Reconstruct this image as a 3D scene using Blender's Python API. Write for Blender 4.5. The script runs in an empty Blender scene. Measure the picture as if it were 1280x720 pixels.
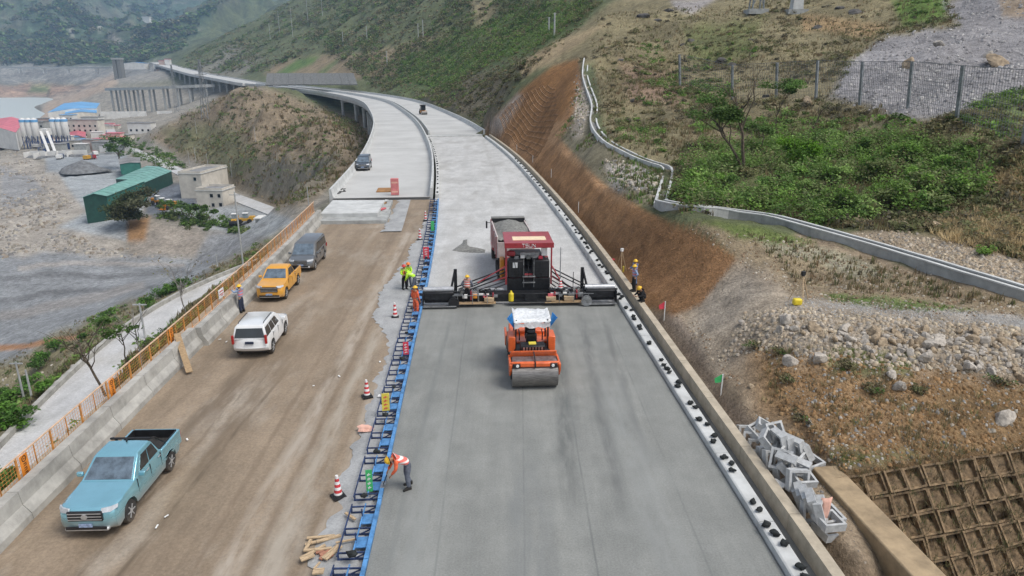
import bpy, bmesh, math, random
import numpy as np
from mathutils import Vector, Matrix
from math import radians, sin, cos, pi, atan2, sqrt
random.seed(7); rng = np.random.default_rng(11)
scene = bpy.context.scene
C = scene.collection

# ------------------------------------------------------------------ camera
F_PX, CAM_H = 865.0, 13.8
PITCH = math.atan(272 / 865.0)
cam_d = bpy.data.cameras.new('camera'); cam = bpy.data.objects.new('camera', cam_d); C.objects.link(cam)
cam_d.sensor_width = 36; cam_d.lens = F_PX / 1280 * 36; cam_d.clip_start = 0.5; cam_d.clip_end = 20000
cam.location = (0, 0, CAM_H); cam.rotation_euler = (pi / 2 - PITCH, 0, 0)
scene.camera = cam
# ------------------------------------------------------------------ world, sun, exposure
SUN_EL, SUN_AZ = radians(58), radians(115)
world = bpy.data.worlds.new('World'); scene.world = world; world.use_nodes = True
wn = world.node_tree.nodes; wl = world.node_tree.links
bg = wn['Background']; sky = wn.new('ShaderNodeTexSky')
sky.sky_type = 'NISHITA'; sky.sun_disc = False; sky.sun_elevation = SUN_EL; sky.sun_rotation = SUN_AZ
sky.air_density = 1.0; sky.dust_density = 4.0; sky.ozone_density = 1.0; sky.altitude = 800
hs = wn.new('ShaderNodeHueSaturation'); hs.inputs['Saturation'].default_value = .4; wl.new(sky.outputs[0], hs.inputs['Color']); wl.new(hs.outputs[0], bg.inputs[0]); bg.inputs[1].default_value = 0.12
sd = bpy.data.lights.new('sun', 'SUN'); sd.energy = 1.5; sd.angle = radians(28); sd.color = (1, 0.95, 0.88)
sun = bpy.data.objects.new('sun', sd); C.objects.link(sun)
sun.rotation_euler = (pi / 2 - SUN_EL, 0, pi - SUN_AZ); sun.location = (0, 0, 200)
vs = scene.view_settings; vs.view_transform = 'Standard'; vs.look = 'None'; vs.gamma = 1; vs.exposure = 0.66
vs.use_curve_mapping = False
scene.render.engine = 'CYCLES'
scene.cycles.use_denoising = True
scene.cycles.max_bounces = 6; scene.cycles.diffuse_bounces = 3; scene.cycles.volume_bounces = 1
scene.cycles.transparent_max_bounces = 12

# ------------------------------------------------------------------ projection helpers
CP, SP = cos(PITCH), sin(PITCH)
def ray(px, py):
    u = (px - 640) / F_PX; v = -(py - 360) / F_PX
    return u, CP + v * SP, -SP + v * CP
def G(px, py, z=0.0):                       # pixel -> point on the level z
    dx, dy, dz = ray(px, py); t = (z - CAM_H) / dz
    return Vector((dx * t, dy * t, z))
def GD(px, py, D):                          # pixel -> point at forward distance D
    dx, dy, dz = ray(px, py); t = D / dy
    return Vector((dx * t, D, CAM_H + dz * t))
def proj(x, y, z):
    zc = y * CP - (z - CAM_H) * SP
    zc = np.maximum(zc, 0.1)
    up = y * SP + (z - CAM_H) * CP
    return 640 + F_PX * x / zc, 360 - F_PX * up / zc

# ------------------------------------------------------------------ numpy value noise
def _hash(ix, iy, s):
    h = (ix.astype(np.int64) * 374761393 + iy.astype(np.int64) * 668265263 + s * 1442695041) & 0xffffffff
    h = ((h ^ (h >> 13)) * 1274126177) & 0xffffffff
    return ((h ^ (h >> 16)) & 0xffff) / 65535.0
def vnoise(x, y, s=0):
    ix = np.floor(x); iy = np.floor(y); fx = x - ix; fy = y - iy
    fx = fx * fx * (3 - 2 * fx); fy = fy * fy * (3 - 2 * fy)
    a = _hash(ix, iy, s); b = _hash(ix + 1, iy, s); c = _hash(ix, iy + 1, s); d = _hash(ix + 1, iy + 1, s)
    return (a + (b - a) * fx) * (1 - fy) + (c + (d - c) * fx) * fy
def fbm(x, y, o=4, s=0):
    x = np.asarray(x, float); y = np.asarray(y, float)
    r = 0; a = 0.5; t = 0
    for k in range(o):
        r = r + a * vnoise(x, y, s + k * 17); t += a; a *= .5; x = x * 2.03 + 11.3; y = y * 2.03 - 5.1
    return r / t

# ------------------------------------------------------------------ mesh helpers
class MB:
    def __init__(s): s.v = []; s.f = []
    def add(s, vs, fs):
        n = len(s.v); s.v += [tuple(p) for p in vs]; s.f += [tuple(i + n for i in f) for f in fs]; return s
    def box(s, c, size, rot=None, taper=1.0):
        hx, hy, hz = size[0] / 2, size[1] / 2, size[2] / 2
        vs = [Vector((x * hx * (taper if z > 0 else 1), y * hy * (taper if z > 0 else 1), z * hz)) for z in (-1, 1) for y in (-1, 1) for x in (-1, 1)]
        if rot is not None:
            m = rot if isinstance(rot, Matrix) else Matrix.Rotation(rot, 3, 'Z')
            vs = [m @ p for p in vs]
        vs = [p + Vector(c) for p in vs]
        return s.add(vs, [(0, 2, 3, 1), (4, 5, 7, 6), (0, 1, 5, 4), (2, 6, 7, 3), (0, 4, 6, 2), (1, 3, 7, 5)])
    def bar(s, a, b, w, h=None):                # square bar between two points
        a, b = Vector(a), Vector(b); d = b - a; L = d.length
        if L < 1e-6: return s
        q = d.to_track_quat('Z', 'Y').to_matrix()
        return s.box((a + b) / 2, (w, h or w, L), q)
    def cyl(s, a, b, r, r2=None, n=10, cap=True):
        a, b = Vector(a), Vector(b); r2 = r if r2 is None else r2
        q = (b - a).to_track_quat('Z', 'Y').to_matrix()
        vs = []
        for p, rr in ((a, r), (b, r2)):
            for k in range(n):
                t = 2 * pi * k / n; vs.append(p + q @ Vector((rr * cos(t), rr * sin(t), 0)))
        fs = [(k, (k + 1) % n, n + (k + 1) % n, n + k) for k in range(n)]
        if cap: fs += [tuple(range(n - 1, -1, -1)), tuple(range(n, 2 * n))]
        return s.add(vs, fs)
    def lathe(s, prof, n=16, axis='Z', c=(0, 0, 0)):   # prof: (r, h) list
        vs = []
        for r, h in prof:
            for k in range(n):
                t = 2 * pi * k / n; p = (r * cos(t), r * sin(t), h)
                if axis == 'Y': p = (p[0], p[2], p[1])
                if axis == 'X': p = (p[2], p[0], p[1])
                vs.append((p[0] + c[0], p[1] + c[1], p[2] + c[2]))
        fs = []
        for i in range(len(prof) - 1):
            for k in range(n):
                fs.append((i * n + k, i * n + (k + 1) % n, (i + 1) * n + (k + 1) % n, (i + 1) * n + k))
        fs += [tuple(range(n - 1, -1, -1)), tuple(range((len(prof) - 1) * n, len(prof) * n))]
        return s.add(vs, fs)
    def tube(s, pts, r, n=6):
        for a, b in zip(pts[:-1], pts[1:]): s.cyl(a, b, r, r, n)
        return s
    def poly(s, pts, thick=None, nrm=None):
        pts = [Vector(p) for p in pts]; n = len(pts)
        if thick is None: return s.add(pts, [tuple(range(n))])
        if nrm is None: nrm = (pts[1] - pts[0]).cross(pts[2] - pts[0]).normalized()
        q = [p + nrm * thick for p in pts]
        fs = [tuple(range(n - 1, -1, -1)), tuple(range(n, 2 * n))] + [(k, (k + 1) % n, n + (k + 1) % n, n + k) for k in range(n)]
        return s.add(pts + q, fs)
    def loft(s, rings, close=True, caps=True):
        n = len(rings[0]); vs = [p for r in rings for p in r]; fs = []
        m = n if close else n - 1
        for i in range(len(rings) - 1):
            for k in range(m):
                fs.append((i * n + k, i * n + (k + 1) % n, (i + 1) * n + (k + 1) % n, (i + 1) * n + k))
        if caps and close: fs += [tuple(range(n - 1, -1, -1)), tuple(range((len(rings) - 1) * n, len(rings) * n))]
        return s.add(vs, fs)
    def mesh(s, name):
        me = bpy.data.meshes.new(name); me.from_pydata([tuple(p) for p in s.v], [], s.f); me.update()
        bm = bmesh.new(); bm.from_mesh(me); bmesh.ops.recalc_face_normals(bm, faces=bm.faces); bm.to_mesh(me); bm.free()
        return me
    def to(s, name, mat, parent=None, smooth=False, bevel=0, seg=2, angle=35):
        me = s.mesh(name); me.materials.append(M[mat] if isinstance(mat, str) else mat)
        o = bpy.data.objects.new(name, me); C.objects.link(o)
        if parent: o.parent = parent
        if smooth:
            me.polygons.foreach_set('use_smooth', [True] * len(me.polygons))
        if bevel:
            m = o.modifiers.new('bevel', 'BEVEL'); m.width = bevel; m.segments = seg; m.limit_method = 'ANGLE'; m.angle_limit = radians(angle)
            m.harden_normals = False
            me.polygons.foreach_set('use_smooth', [True] * len(me.polygons))
        if smooth or bevel:
            me.set_sharp_from_angle(angle=radians(40))
        return o
def tag(o, label, cat, group=None, kind=None):
    if label: o['label'] = label
    if cat: o['category'] = cat
    if group: o['group'] = group
    if kind: o['kind'] = kind
    return o
def struct(o): o['kind'] = 'structure'; return o
def stuff(o, label=None, cat=None): 
    o['kind'] = 'stuff'
    if label: o['label'] = label
    if cat: o['category'] = cat
    return o
def thing(name, label, cat, loc=(0, 0, 0), rz=0, group=None):
    o = bpy.data.objects.new(name, None); C.objects.link(o); o.location = loc; o.rotation_euler = (0, 0, rz)
    o.empty_display_size = 0.2
    return tag(o, label, cat, group)
def copy_tree(o, parent=None):
    c = o.copy(); C.objects.link(c); c.parent = parent
    for ch in list(o.children): copy_tree(ch, c)
    return c
def np_mesh(name, verts, quads, mat, colors=None, smooth=True, tris=False):
    me = bpy.data.meshes.new(name); n = len(verts); k = quads.shape[1]
    me.vertices.add(n); me.vertices.foreach_set('co', np.asarray(verts, np.float32).ravel())
    m = len(quads); me.loops.add(m * k); me.polygons.add(m)
    me.loops.foreach_set('vertex_index', quads.astype(np.int32).ravel())
    me.polygons.foreach_set('loop_start', np.arange(0, m * k, k, dtype=np.int32))
    me.polygons.foreach_set('loop_total', np.full(m, k, np.int32))
    if smooth: me.polygons.foreach_set('use_smooth', np.ones(m, bool))
    me.update(calc_edges=True)
    if colors is not None:
        a = me.attributes.new('Col', 'FLOAT_COLOR', 'POINT')
        c = np.ones((n, 4), np.float32); c[:, :colors.shape[1]] = colors
        a.data.foreach_set('color', c.ravel())
    me.materials.append(M[mat] if isinstance(mat, str) else mat)
    o = bpy.data.objects.new(name, me); C.objects.link(o)
    return o

# ------------------------------------------------------------------ materials
M = {}
def _nodes(name):
    m = bpy.data.materials.new(name); m.use_nodes = True; nt = m.node_tree
    return m, nt, nt.nodes['Principled BSDF'], nt.nodes['Material Output']
def mat(name, col, rough=.6, metal=0, var=.12, scale=3.0, bump=0.0, bscale=None, col2=None, coat=0, detail=4, spec=None, low=None, streak=None, emit=None):
    """plain paint/concrete/metal with noise variation; low=(colour, height) is dirt thrown up from the ground"""
    m, nt, p, out = _nodes(name); N = nt.nodes; L = nt.links
    tc = N.new('ShaderNodeTexCoord'); vec = tc.outputs['Object']
    if streak:
        mp = N.new('ShaderNodeMapping'); mp.inputs['Scale'].default_value = streak; L.new(vec, mp.inputs[0]); vec = mp.outputs[0]
    nz = N.new('ShaderNodeTexNoise'); nz.inputs['Scale'].default_value = scale; nz.inputs['Detail'].default_value = detail; nz.inputs['Roughness'].default_value = .65
    L.new(vec, nz.inputs['Vector'])
    mx = N.new('ShaderNodeMix'); mx.data_type = 'RGBA'
    c2 = col2 or tuple(max(0, c * (1 - 2 * var)) for c in col); c1 = col if col2 else tuple(min(1, c * (1 + var)) for c in col)
    mx.inputs[6].default_value = (*c1, 1); mx.inputs[7].default_value = (*c2, 1)
    rp = N.new('ShaderNodeValToRGB'); rp.color_ramp.elements[0].position = .35; rp.color_ramp.elements[1].position = .65
    L.new(nz.outputs[0], rp.inputs[0]); L.new(rp.outputs[0], mx.inputs[0])
    c = mx.outputs[2]
    if low:
        sx = N.new('ShaderNodeSeparateXYZ'); L.new(tc.outputs['Object'], sx.inputs[0])
        ad = N.new('ShaderNodeMath'); ad.operation = 'MULTIPLY_ADD'; ad.inputs[1].default_value = .5; L.new(nz.outputs[0], ad.inputs[0]); L.new(sx.outputs[2], ad.inputs[2])
        mr = N.new('ShaderNodeMapRange'); mr.inputs[1].default_value = low[1] + .45; mr.inputs[2].default_value = low[1]; mr.inputs[3].default_value = 0; mr.inputs[4].default_value = low[2] if len(low) > 2 else .8
        L.new(ad.outputs[0], mr.inputs[0])
        m2 = N.new('ShaderNodeMix'); m2.data_type = 'RGBA'; L.new(mr.outputs[0], m2.inputs[0]); L.new(c, m2.inputs[6]); m2.inputs[7].default_value = (*low[0], 1); c = m2.outputs[2]
        rr = N.new('ShaderNodeMix'); L.new(mr.outputs[0], rr.inputs[0]); rr.inputs[2].default_value = rough; rr.inputs[3].default_value = .85; L.new(rr.outputs[0], p.inputs['Roughness'])
    L.new(c, p.inputs['Base Color'])
    if not low: p.inputs['Roughness'].default_value = rough
    p.inputs['Metallic'].default_value = metal
    if coat: p.inputs['Coat Weight'].default_value = coat; p.inputs['Coat Roughness'].default_value = .08
    if spec is not None: p.inputs['Specular IOR Level'].default_value = spec
    if bump:
        b = N.new('ShaderNodeBump'); b.inputs['Strength'].default_value = bump; b.inputs['Distance'].default_value = .05
        n2 = N.new('ShaderNodeTexNoise'); n2.inputs['Scale'].default_value = bscale or scale * 6; n2.inputs['Detail'].default_value = 5
        L.new(vec, n2.inputs['Vector']); L.new(n2.outputs[0], b.inputs['Height']); L.new(b.outputs[0], p.inputs['Normal'])
    M[name] = m; return m
def attr_mat(name, rough=.95, big=.15, mid=1.2, fine=9.0, amt=.55, bump=.8, bdist=.25, hue=None, spec=.2, trans=0):
    """base colour from the Col attribute, broken up by three sizes of noise"""
    m, nt, p, out = _nodes(name); N = nt.nodes; L = nt.links
    at = N.new('ShaderNodeAttribute'); at.attribute_name = 'Col'
    geo = N.new('ShaderNodeNewGeometry'); pos = geo.outputs['Position']
    def noise(sc, det=5, r=.6):
        n = N.new('ShaderNodeTexNoise'); n.inputs['Scale'].default_value = sc; n.inputs['Detail'].default_value = det; n.inputs['Roughness'].default_value = r
        L.new(pos, n.inputs['Vector']); return n.outputs[0]
    c = at.outputs['Color']
    a, b, d = noise(big), noise(mid, 6, .7), noise(fine, 4, .7)
    for src, k in ((a, amt * .8), (b, amt * 1.1), (d, amt)):
        mr = N.new('ShaderNodeMapRange'); mr.inputs[1].default_value = .3; mr.inputs[2].default_value = .7; mr.inputs[3].default_value = 1 - k; mr.inputs[4].default_value = 1 + k
        L.new(src, mr.inputs[0])
        mx = N.new('ShaderNodeMix'); mx.data_type = 'RGBA'; mx.blend_type = 'MULTIPLY'; mx.inputs[0].default_value = 1
        L.new(c, mx.inputs[6]); L.new(mr.outputs[0], mx.inputs[7]); c = mx.outputs[2]
    if hue:
        mx = N.new('ShaderNodeMix'); mx.data_type = 'RGBA'; mx.inputs[7].default_value = (*hue, 1)
        mr = N.new('ShaderNodeMapRange'); mr.inputs[1].default_value = .5; mr.inputs[2].default_value = .66; mr.inputs[4].default_value = .55
        L.new(noise(mid * .6, 6, .7), mr.inputs[0]); L.new(mr.outputs[0], mx.inputs[0]); L.new(c, mx.inputs[6]); c = mx.outputs[2]
    L.new(c, p.inputs['Base Color']); p.inputs['Roughness'].default_value = rough; p.inputs['Specular IOR Level'].default_value = spec
    if bump:
        bp = N.new('ShaderNodeBump'); bp.inputs['Strength'].default_value = bump; bp.inputs['Distance'].default_value = bdist
        sm = N.new('ShaderNodeMath'); sm.operation = 'ADD'; L.new(b, sm.inputs[0]); L.new(d, sm.inputs[1])
        L.new(sm.outputs[0], bp.inputs['Height']); L.new(bp.outputs[0], p.inputs['Normal'])
    M[name] = m; return m
DIRT = (.24, .185, .13)
mat('concrete_white', (.52, .53, .52), .85, var=.1, scale=.8, bump=.15)
mat('concrete_deck', (.475, .475, .46), .85, var=.07, scale=.12, bump=.1, bscale=4)
mat('concrete_grey', (.36, .37, .36), .85, var=.14, scale=.9, bump=.25)
mat('ledge_tan', (.36, .27, .165), .9, var=.16, scale=1.2, bump=.3)
mat('concrete_tan', (.44, .38, .29), .85, var=.12, scale=1.5, bump=.2)
mat('concrete_barrier', (.38, .37, .34), .9, var=.16, scale=1.1, bump=.3, bscale=3)
mat('concrete_block', (.45, .46, .46), .85, var=.12, scale=5, bump=.2)
mat('concrete_dark', (.2, .2, .19), .9, var=.15, scale=.7)
mat('asphalt_dark', (.05, .05, .05), .9, var=.2, scale=3)
mat('black', (.015, .015, .017), .5, var=.2, scale=4)
mat('rubber', (.03, .029, .028), .85, var=.25, scale=6, low=((.16, .125, .09), .2, .6))
mat('black_metal', (.02, .021, .024), .45, .3, var=.3, scale=5)
mat('steel', (.38, .39, .4), .4, .8, var=.2, scale=4)
mat('drum_steel', (.23, .22, .21), .5, .75, var=.2, scale=3, streak=(1, 8, 8))
mat('silver', (.55, .56, .57), .35, .6, var=.1, scale=5)
mat('glass_dark', (.012, .016, .02), .06, 0, var=.2, scale=2, spec=.9)
mat('glass_shield', (.11, .15, .19), .05, 0, var=.25, scale=2, spec=1.0, coat=.6)  # windscreen: base lightened to a blue grey, sky reflection put into the colour
mat('glass_light', (.25, .3, .33), .1, 0, var=.2, scale=2, spec=.8)
mat('lamp_glass', (.5, .52, .54), .15, .2, var=.1, scale=9, coat=.5)
mat('lamp_red', (.35, .015, .015), .2, 0, var=.1, coat=.5)
mat('paint_blue', (.27, .57, .68), .2, .6, var=.04, scale=1, coat=1.0, low=((.30, .25, .2), .62, .85))
mat('paint_orange_yellow', (.68, .33, .04), .3, 0, var=.05, scale=1, coat=.6, low=(DIRT, .45, .7))
mat('paint_grey', (.17, .185, .2), .3, .45, var=.05, scale=1, coat=.7, low=(DIRT, .45, .75))
mat('paint_white', (.72, .73, .73), .3, 0, var=.03, scale=1, coat=.7, low=(DIRT, .4, .65))
mat('paint_slate', (.07, .09, .115), .3, .4, var=.05, scale=1, coat=.7, low=(DIRT, .4, .65))
mat('machine_orange', (.70, .13, .03), .4, 0, var=.1, scale=3, coat=.3, low=((.3, .26, .22), .5, .4))
mat('machine_red', (.33, .03, .04), .4, 0, var=.12, scale=3, coat=.3)
mat('machine_yellow', (.6, .33, .04), .5, 0, var=.15, scale=3)
mat('machine_amber', (.62, .24, .02), .45, 0, var=.12, scale=3)
mat('truck_pale', (.55, .47, .45), .5, 0, var=.12, scale=2, low=((.3, .26, .23), 1.0, .5))
mat('cream_panel', (.78, .62, .42), .6, var=.06)
mat('plank', (.36, .25, .14), .8, var=.22, scale=4, streak=(1, 9, 9))
mat('timber', (.5, .37, .23), .8, var=.2, scale=5, streak=(1, 6, 6))
mat('brick_red', (.36, .17, .11), .9, var=.2, scale=8)
mat('plywood_brown', (.27, .16, .07), .8, var=.15, scale=3)
mat('form_blue', (.10, .28, .56), .5, .1, var=.2, scale=2.5)
mat('form_dark', (.035, .06, .15), .55, .3, var=.3, scale=4)
mat('white_plastic', (.78, .78, .76), .5, var=.06, scale=6)
mat('poly_sheet', (.72, .74, .75), .4, var=.12, scale=7, bump=.6, bscale=9)
mat('ribbon_blue', (.04, .25, .62), .6, var=.15)
mat('cone_red', (.55, .045, .05), .55, var=.1)
mat('cone_white', (.75, .74, .73), .55, var=.1)
mat('pink_red', (.62, .13, .15), .6, var=.12, scale=2)
mat('sign_green', (.05, .42, .13), .6, var=.1)
mat('sign_yellow', (.70, .58, .08), .6, var=.1)
mat('sign_red', (.62, .05, .08), .6, var=.1)
mat('sign_white', (.75, .76, .75), .6, var=.05)
mat('fence_orange', (.62, .27, .07), .55, var=.22, scale=3)
mat('fence_pale', (.66, .45, .3), .6, var=.15, scale=2)
mat('plate_orange', (.68, .22, .02), .55, var=.12, scale=2)
mat('toe_yellow', (.62, .42, .07), .6, var=.15)
mat('green_sheet', (.03, .15, .12), .55, var=.12, scale=.5)
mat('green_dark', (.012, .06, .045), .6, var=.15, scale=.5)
mat('green_roof', (.17, .36, .31), .5, var=.14, scale=.4)
mat('blue_roof', (.15, .38, .66), .5, var=.12, scale=.05)
mat('red_roof', (.62, .16, .2), .5, var=.1, scale=.1)
mat('white_wall', (.68, .67, .64), .8, var=.07, scale=.2)
mat('cream_wall', (.60, .56, .49), .85, var=.1, scale=.25)
mat('pink_wall', (.55, .42, .37), .85, var=.1, scale=.1)
mat('blue_steel', (.07, .12, .28), .5, .2, var=.25, scale=.3)
mat('roof_grey', (.25, .25, .25), .9, var=.2, scale=.3)
mat('window_dark', (.02, .025, .03), .15, var=.2)
mat('bark', (.11, .085, .06), .9, var=.25, scale=5, bump=.4)
mat('bark_pale', (.26, .24, .22), .9, var=.2, scale=5)
mat('pole_grey', (.42, .43, .43), .7, var=.1)
mat('skin', (.38, .21, .13), .55, var=.08, scale=8)
mat('hair', (.01, .009, .008), .7)
mat('helmet_yellow', (.78, .47, .03), .35, var=.05)
mat('helmet_red', (.55, .05, .04), .35, var=.05)
mat('helmet_orange', (.75, .2, .03), .35, var=.05)
mat('cloth_navy', (.025, .035, .07), .9, var=.2, scale=8)
mat('cloth_grey', (.11, .125, .16), .9, var=.2, scale=8)
mat('cloth_black', (.012, .012, .014), .9, var=.2, scale=8)
mat('cloth_blue', (.13, .22, .42), .9, var=.2, scale=8)
mat('cloth_paleblue', (.28, .36, .52), .9, var=.2, scale=8)
mat('cloth_orange', (.72, .13, .05), .85, var=.12, scale=8)
mat('cloth_lime', (.45, .75, .04), .8, var=.12, scale=8)
mat('boot', (.02, .018, .016), .8, var=.2)
mat('net_wire', (.18, .19, .2), .6, .4, var=.2, scale=2)
mat('post_grey', (.25, .27, .28), .6, .3, var=.2, scale=2)
mat('aggregate', (.215, .215, .20), .95, var=.2, scale=5, bump=.9, bscale=14)
mat('gravel_pile', (.17, .175, .18), .95, var=.2, scale=.6, bump=.6, bscale=3)
mat('earth_bar', (.225, .155, .088), .95, var=.32, scale=3, bump=.6, bscale=12)
mat('lattice_far', (.285, .165, .082), .95, var=.25, scale=.5, bump=.4, bscale=4)
mat('lattice_grey', (.36, .33, .3), .95, var=.2, scale=.5)
mat('sandbag', (.018, .022, .022), .9, var=.35, scale=9)
mat('stone_pale', (.42, .38, .33), .9, var=.2, scale=2.2, bump=.5, bscale=6)
mat('stone_tan', (.36, .28, .19), .9, var=.22, scale=2.2, bump=.5, bscale=6)
mat('stone_grey', (.27, .265, .26), .9, var=.22, scale=2.2, bump=.5, bscale=6)
mat('stone_dark', (.09, .085, .08), .9, var=.3, scale=1, bump=.5, bscale=4)
mat('pink_cloth', (.72, .42, .33), .8, var=.1)
mat('yellow_pack', (.75, .58, .03), .5, var=.08)
mat('rust_board', (.33, .17, .06), .8, var=.2, scale=2)
mat('red_board', (.6, .2, .2), .7, var=.12, scale=2)
def striped(name, base, band, freq, width, off=0.0):
    m, nt, p, out = _nodes(name); N = nt.nodes; L = nt.links
    tc = N.new('ShaderNodeTexCoord'); sx = N.new('ShaderNodeSeparateXYZ'); L.new(tc.outputs['Object'], sx.inputs[0])
    a = N.new('ShaderNodeMath'); a.operation = 'MULTIPLY_ADD'; a.inputs[1].default_value = freq; a.inputs[2].default_value = off; L.new(sx.outputs[2], a.inputs[0])
    f = N.new('ShaderNodeMath'); f.operation = 'FRACT'; L.new(a.outputs[0], f.inputs[0])
    g = N.new('ShaderNodeMath'); g.operation = 'LESS_THAN'; g.inputs[1].default_value = width; L.new(f.outputs[0], g.inputs[0])
    mx = N.new('ShaderNodeMix'); mx.data_type = 'RGBA'; L.new(g.outputs[0], mx.inputs[0]); mx.inputs[6].default_value = (*base, 1); mx.inputs[7].default_value = (*band, 1)
    L.new(mx.outputs[2], p.inputs['Base Color']); p.inputs['Roughness'].default_value = .8; M[name] = m
striped('vest_pink', (.75, .16, .13), (.75, .72, .68), 6.5, .42)
striped('vest_bluepink', (.65, .2, .22), (.3, .36, .55), 5.0, .5)
striped('vest_lime', (.45, .78, .04), (.6, .72, .3), 5, .25)

# -------- pavement materials: streaks run along the road (Y)
def pavement(name, c1, c2, c3=None, streak=(1.2, .06, 1), fine=14, tracks=None, rough=.85):
    m, nt, p, out = _nodes(name); N = nt.nodes; L = nt.links
    geo = N.new('ShaderNodeNewGeometry'); pos = geo.outputs['Position']
    def noise(scale3, s, det=5, r=.65):
        mp = N.new('ShaderNodeMapping'); mp.inputs['Scale'].default_value = scale3; L.new(pos, mp.inputs[0])
        n = N.new('ShaderNodeTexNoise'); n.inputs['Scale'].default_value = s; n.inputs['Detail'].default_value = det; n.inputs['Roughness'].default_value = r
        L.new(mp.outputs[0], n.inputs['Vector']); return n.outputs[0]
    def ramp(src, a, b, k0=0, k1=1):
        mr = N.new('ShaderNodeMapRange'); mr.inputs[1].default_value = a; mr.inputs[2].default_value = b; mr.inputs[3].default_value = k0; mr.inputs[4].default_value = k1; L.new(src, mr.inputs[0]); return mr.outputs[0]
    def mix(f, a, b, mode='MIX'):
        x = N.new('ShaderNodeMix'); x.data_type = 'RGBA'; x.blend_type = mode
        if hasattr(f, 'links'): L.new(f, x.inputs[0])
        else: x.inputs[0].default_value = f
        for s, k in ((a, 6), (b, 7)):
            if hasattr(s, 'links'): L.new(s, x.inputs[k])
            else: x.inputs[k].default_value = (*s, 1)
        return x.outputs[2]
    c = mix(ramp(noise(streak, 1.0), .38, .62), c1, c2)
    if c3: c = mix(ramp(noise((1, .35, 1), .35, 4), .5, .68, 0, .9), c, c3)
    c = mix(1.0, c, ramp(noise((1, 1, 1), fine, 3, .8), .3, .7, .8, 1.2), 'MULTIPLY')
    c = mix(1.0, c, ramp(noise((1, 1, 1), .6, 4), .3, .7, .88, 1.12), 'MULTIPLY')
    if tracks:                                            # damp or rolled lanes: (x at y=0, drift dx/dy, width, y0, y1, colour, amount)
        sx = N.new('ShaderNodeSeparateXYZ'); L.new(pos, sx.inputs[0])
        wob = noise((.3, .12, 1), 1.0, 3)
        for x0, dr, w, y0, y1, col, amt in tracks:
            def mth(op, a, b):
                q = N.new('ShaderNodeMath'); q.operation = op
                for k, s in ((0, a), (1, b)):
                    if hasattr(s, 'links'): L.new(s, q.inputs[k])
                    else: q.inputs[k].default_value = s
                return q.outputs[0]
            lx = mth('ADD', mth('SUBTRACT', sx.outputs[0], x0), mth('MULTIPLY', sx.outputs[1], -dr))
            lx = mth('ADD', lx, mth('MULTIPLY', mth('SUBTRACT', wob, .5), w * 2.2))
            k = ramp(mth('ABSOLUTE', lx, 0), w * .25, w, amt, 0)
            k = mth('MULTIPLY', k, mth('MULTIPLY', ramp(sx.outputs[1], y0 - 1.5, y0 + 1.5), ramp(sx.outputs[1], y1 + 2, y1 - 2)))
            k = mth('MULTIPLY', k, ramp(noise((1, .18, 1), 2.2, 4), .33, .58))
            c = mix(k, c, col)
    L.new(c, p.inputs['Base Color']); p.inputs['Roughness'].default_value = rough
    b = N.new('ShaderNodeBump'); b.inputs['Strength'].default_value = .35; b.inputs['Distance'].default_value = .02
    L.new(noise((1, 1, 1), 25, 3, .8), b.inputs['Height']); L.new(b.outputs[0], p.inputs['Normal'])
    M[name] = m
# ------------------------------------------------------------------ road axis (left edge of the right carriageway)
AX = np.array([(-3.9, 2), (-4.2, 16.4), (-4.65, 25), (-5.5, 41), (-6.5, 57), (-8.2, 77), (-11.9, 112), (-17.2, 148), (-24.8, 191.4), (-37, 248), (-58.6, 332), (-86, 405.6), (-128, 500), (-171, 583), (-227, 691), (-295, 800), (-430, 1000), (-630, 1300), (-720, 1450)], float)
def spline(xs, ys):
    n = len(xs); h = np.diff(xs); A = np.zeros((n, n)); b = np.zeros(n); A[0, 0] = A[-1, -1] = 1
    for i in range(1, n - 1):
        A[i, i - 1] = h[i - 1]; A[i, i] = 2 * (h[i - 1] + h[i]); A[i, i + 1] = h[i]
        b[i] = 3 * ((ys[i + 1] - ys[i]) / h[i] - (ys[i] - ys[i - 1]) / h[i - 1])
    c = np.linalg.solve(A, b)
    def ev(x):
        x = np.asarray(x, float); i = np.clip(np.searchsorted(xs, x) - 1, 0, n - 2); t = x - xs[i]
        bb = (ys[i + 1] - ys[i]) / h[i] - h[i] * (2 * c[i] + c[i + 1]) / 3; dd = (c[i + 1] - c[i]) / (3 * h[i])
        return ys[i] + bb * t + c[i] * t * t + dd * t ** 3
    return ev
axis_x = spline(AX[:, 1], AX[:, 0])
def axis_dx(y): return (axis_x(np.asarray(y, float) + .5) - axis_x(np.asarray(y, float) - .5))
def road_z(y): return float(np.interp(y, [0, 780, 1000, 1300, 1450], [0, 0, 8, 26, 34]))
def P(y, d, z=0.0):
    k = float(axis_dx(y)); n = sqrt(1 + k * k)
    return Vector((float(axis_x(y)) + d / n, y - d * k / n, z + road_z(y)))
def heading(y): return atan2(-float(axis_dx(y)), 1.0)       # rotation about z so that local +Y follows the road
def off_d(x, y):                                            # signed offset of points from the axis (right positive)
    yy = y + 0.0
    for _ in range(3):
        k = axis_dx(yy); yy = y + (x - axis_x(yy)) * k / (1 + k * k)
    k = axis_dx(yy); return (x - axis_x(yy)) * np.sqrt(1 + k * k), yy
def ystations(y0, y1):
    ys = [y0]; 
    while ys[-1] < y1: ys.append(min(y1, ys[-1] + max(1.0, ys[-1] * .02)))
    return ys
def sweep(name, y0, y1, sec, mt, parent=None, closed=True, smooth=False, bevel=0):
    b = MB(); rings = [[P(y, d, z) for d, z in sec] for y in ystations(y0, y1)]
    b.loft(rings, close=closed, caps=closed); return b.to(name, mt, parent, smooth=smooth, bevel=bevel)
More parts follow.
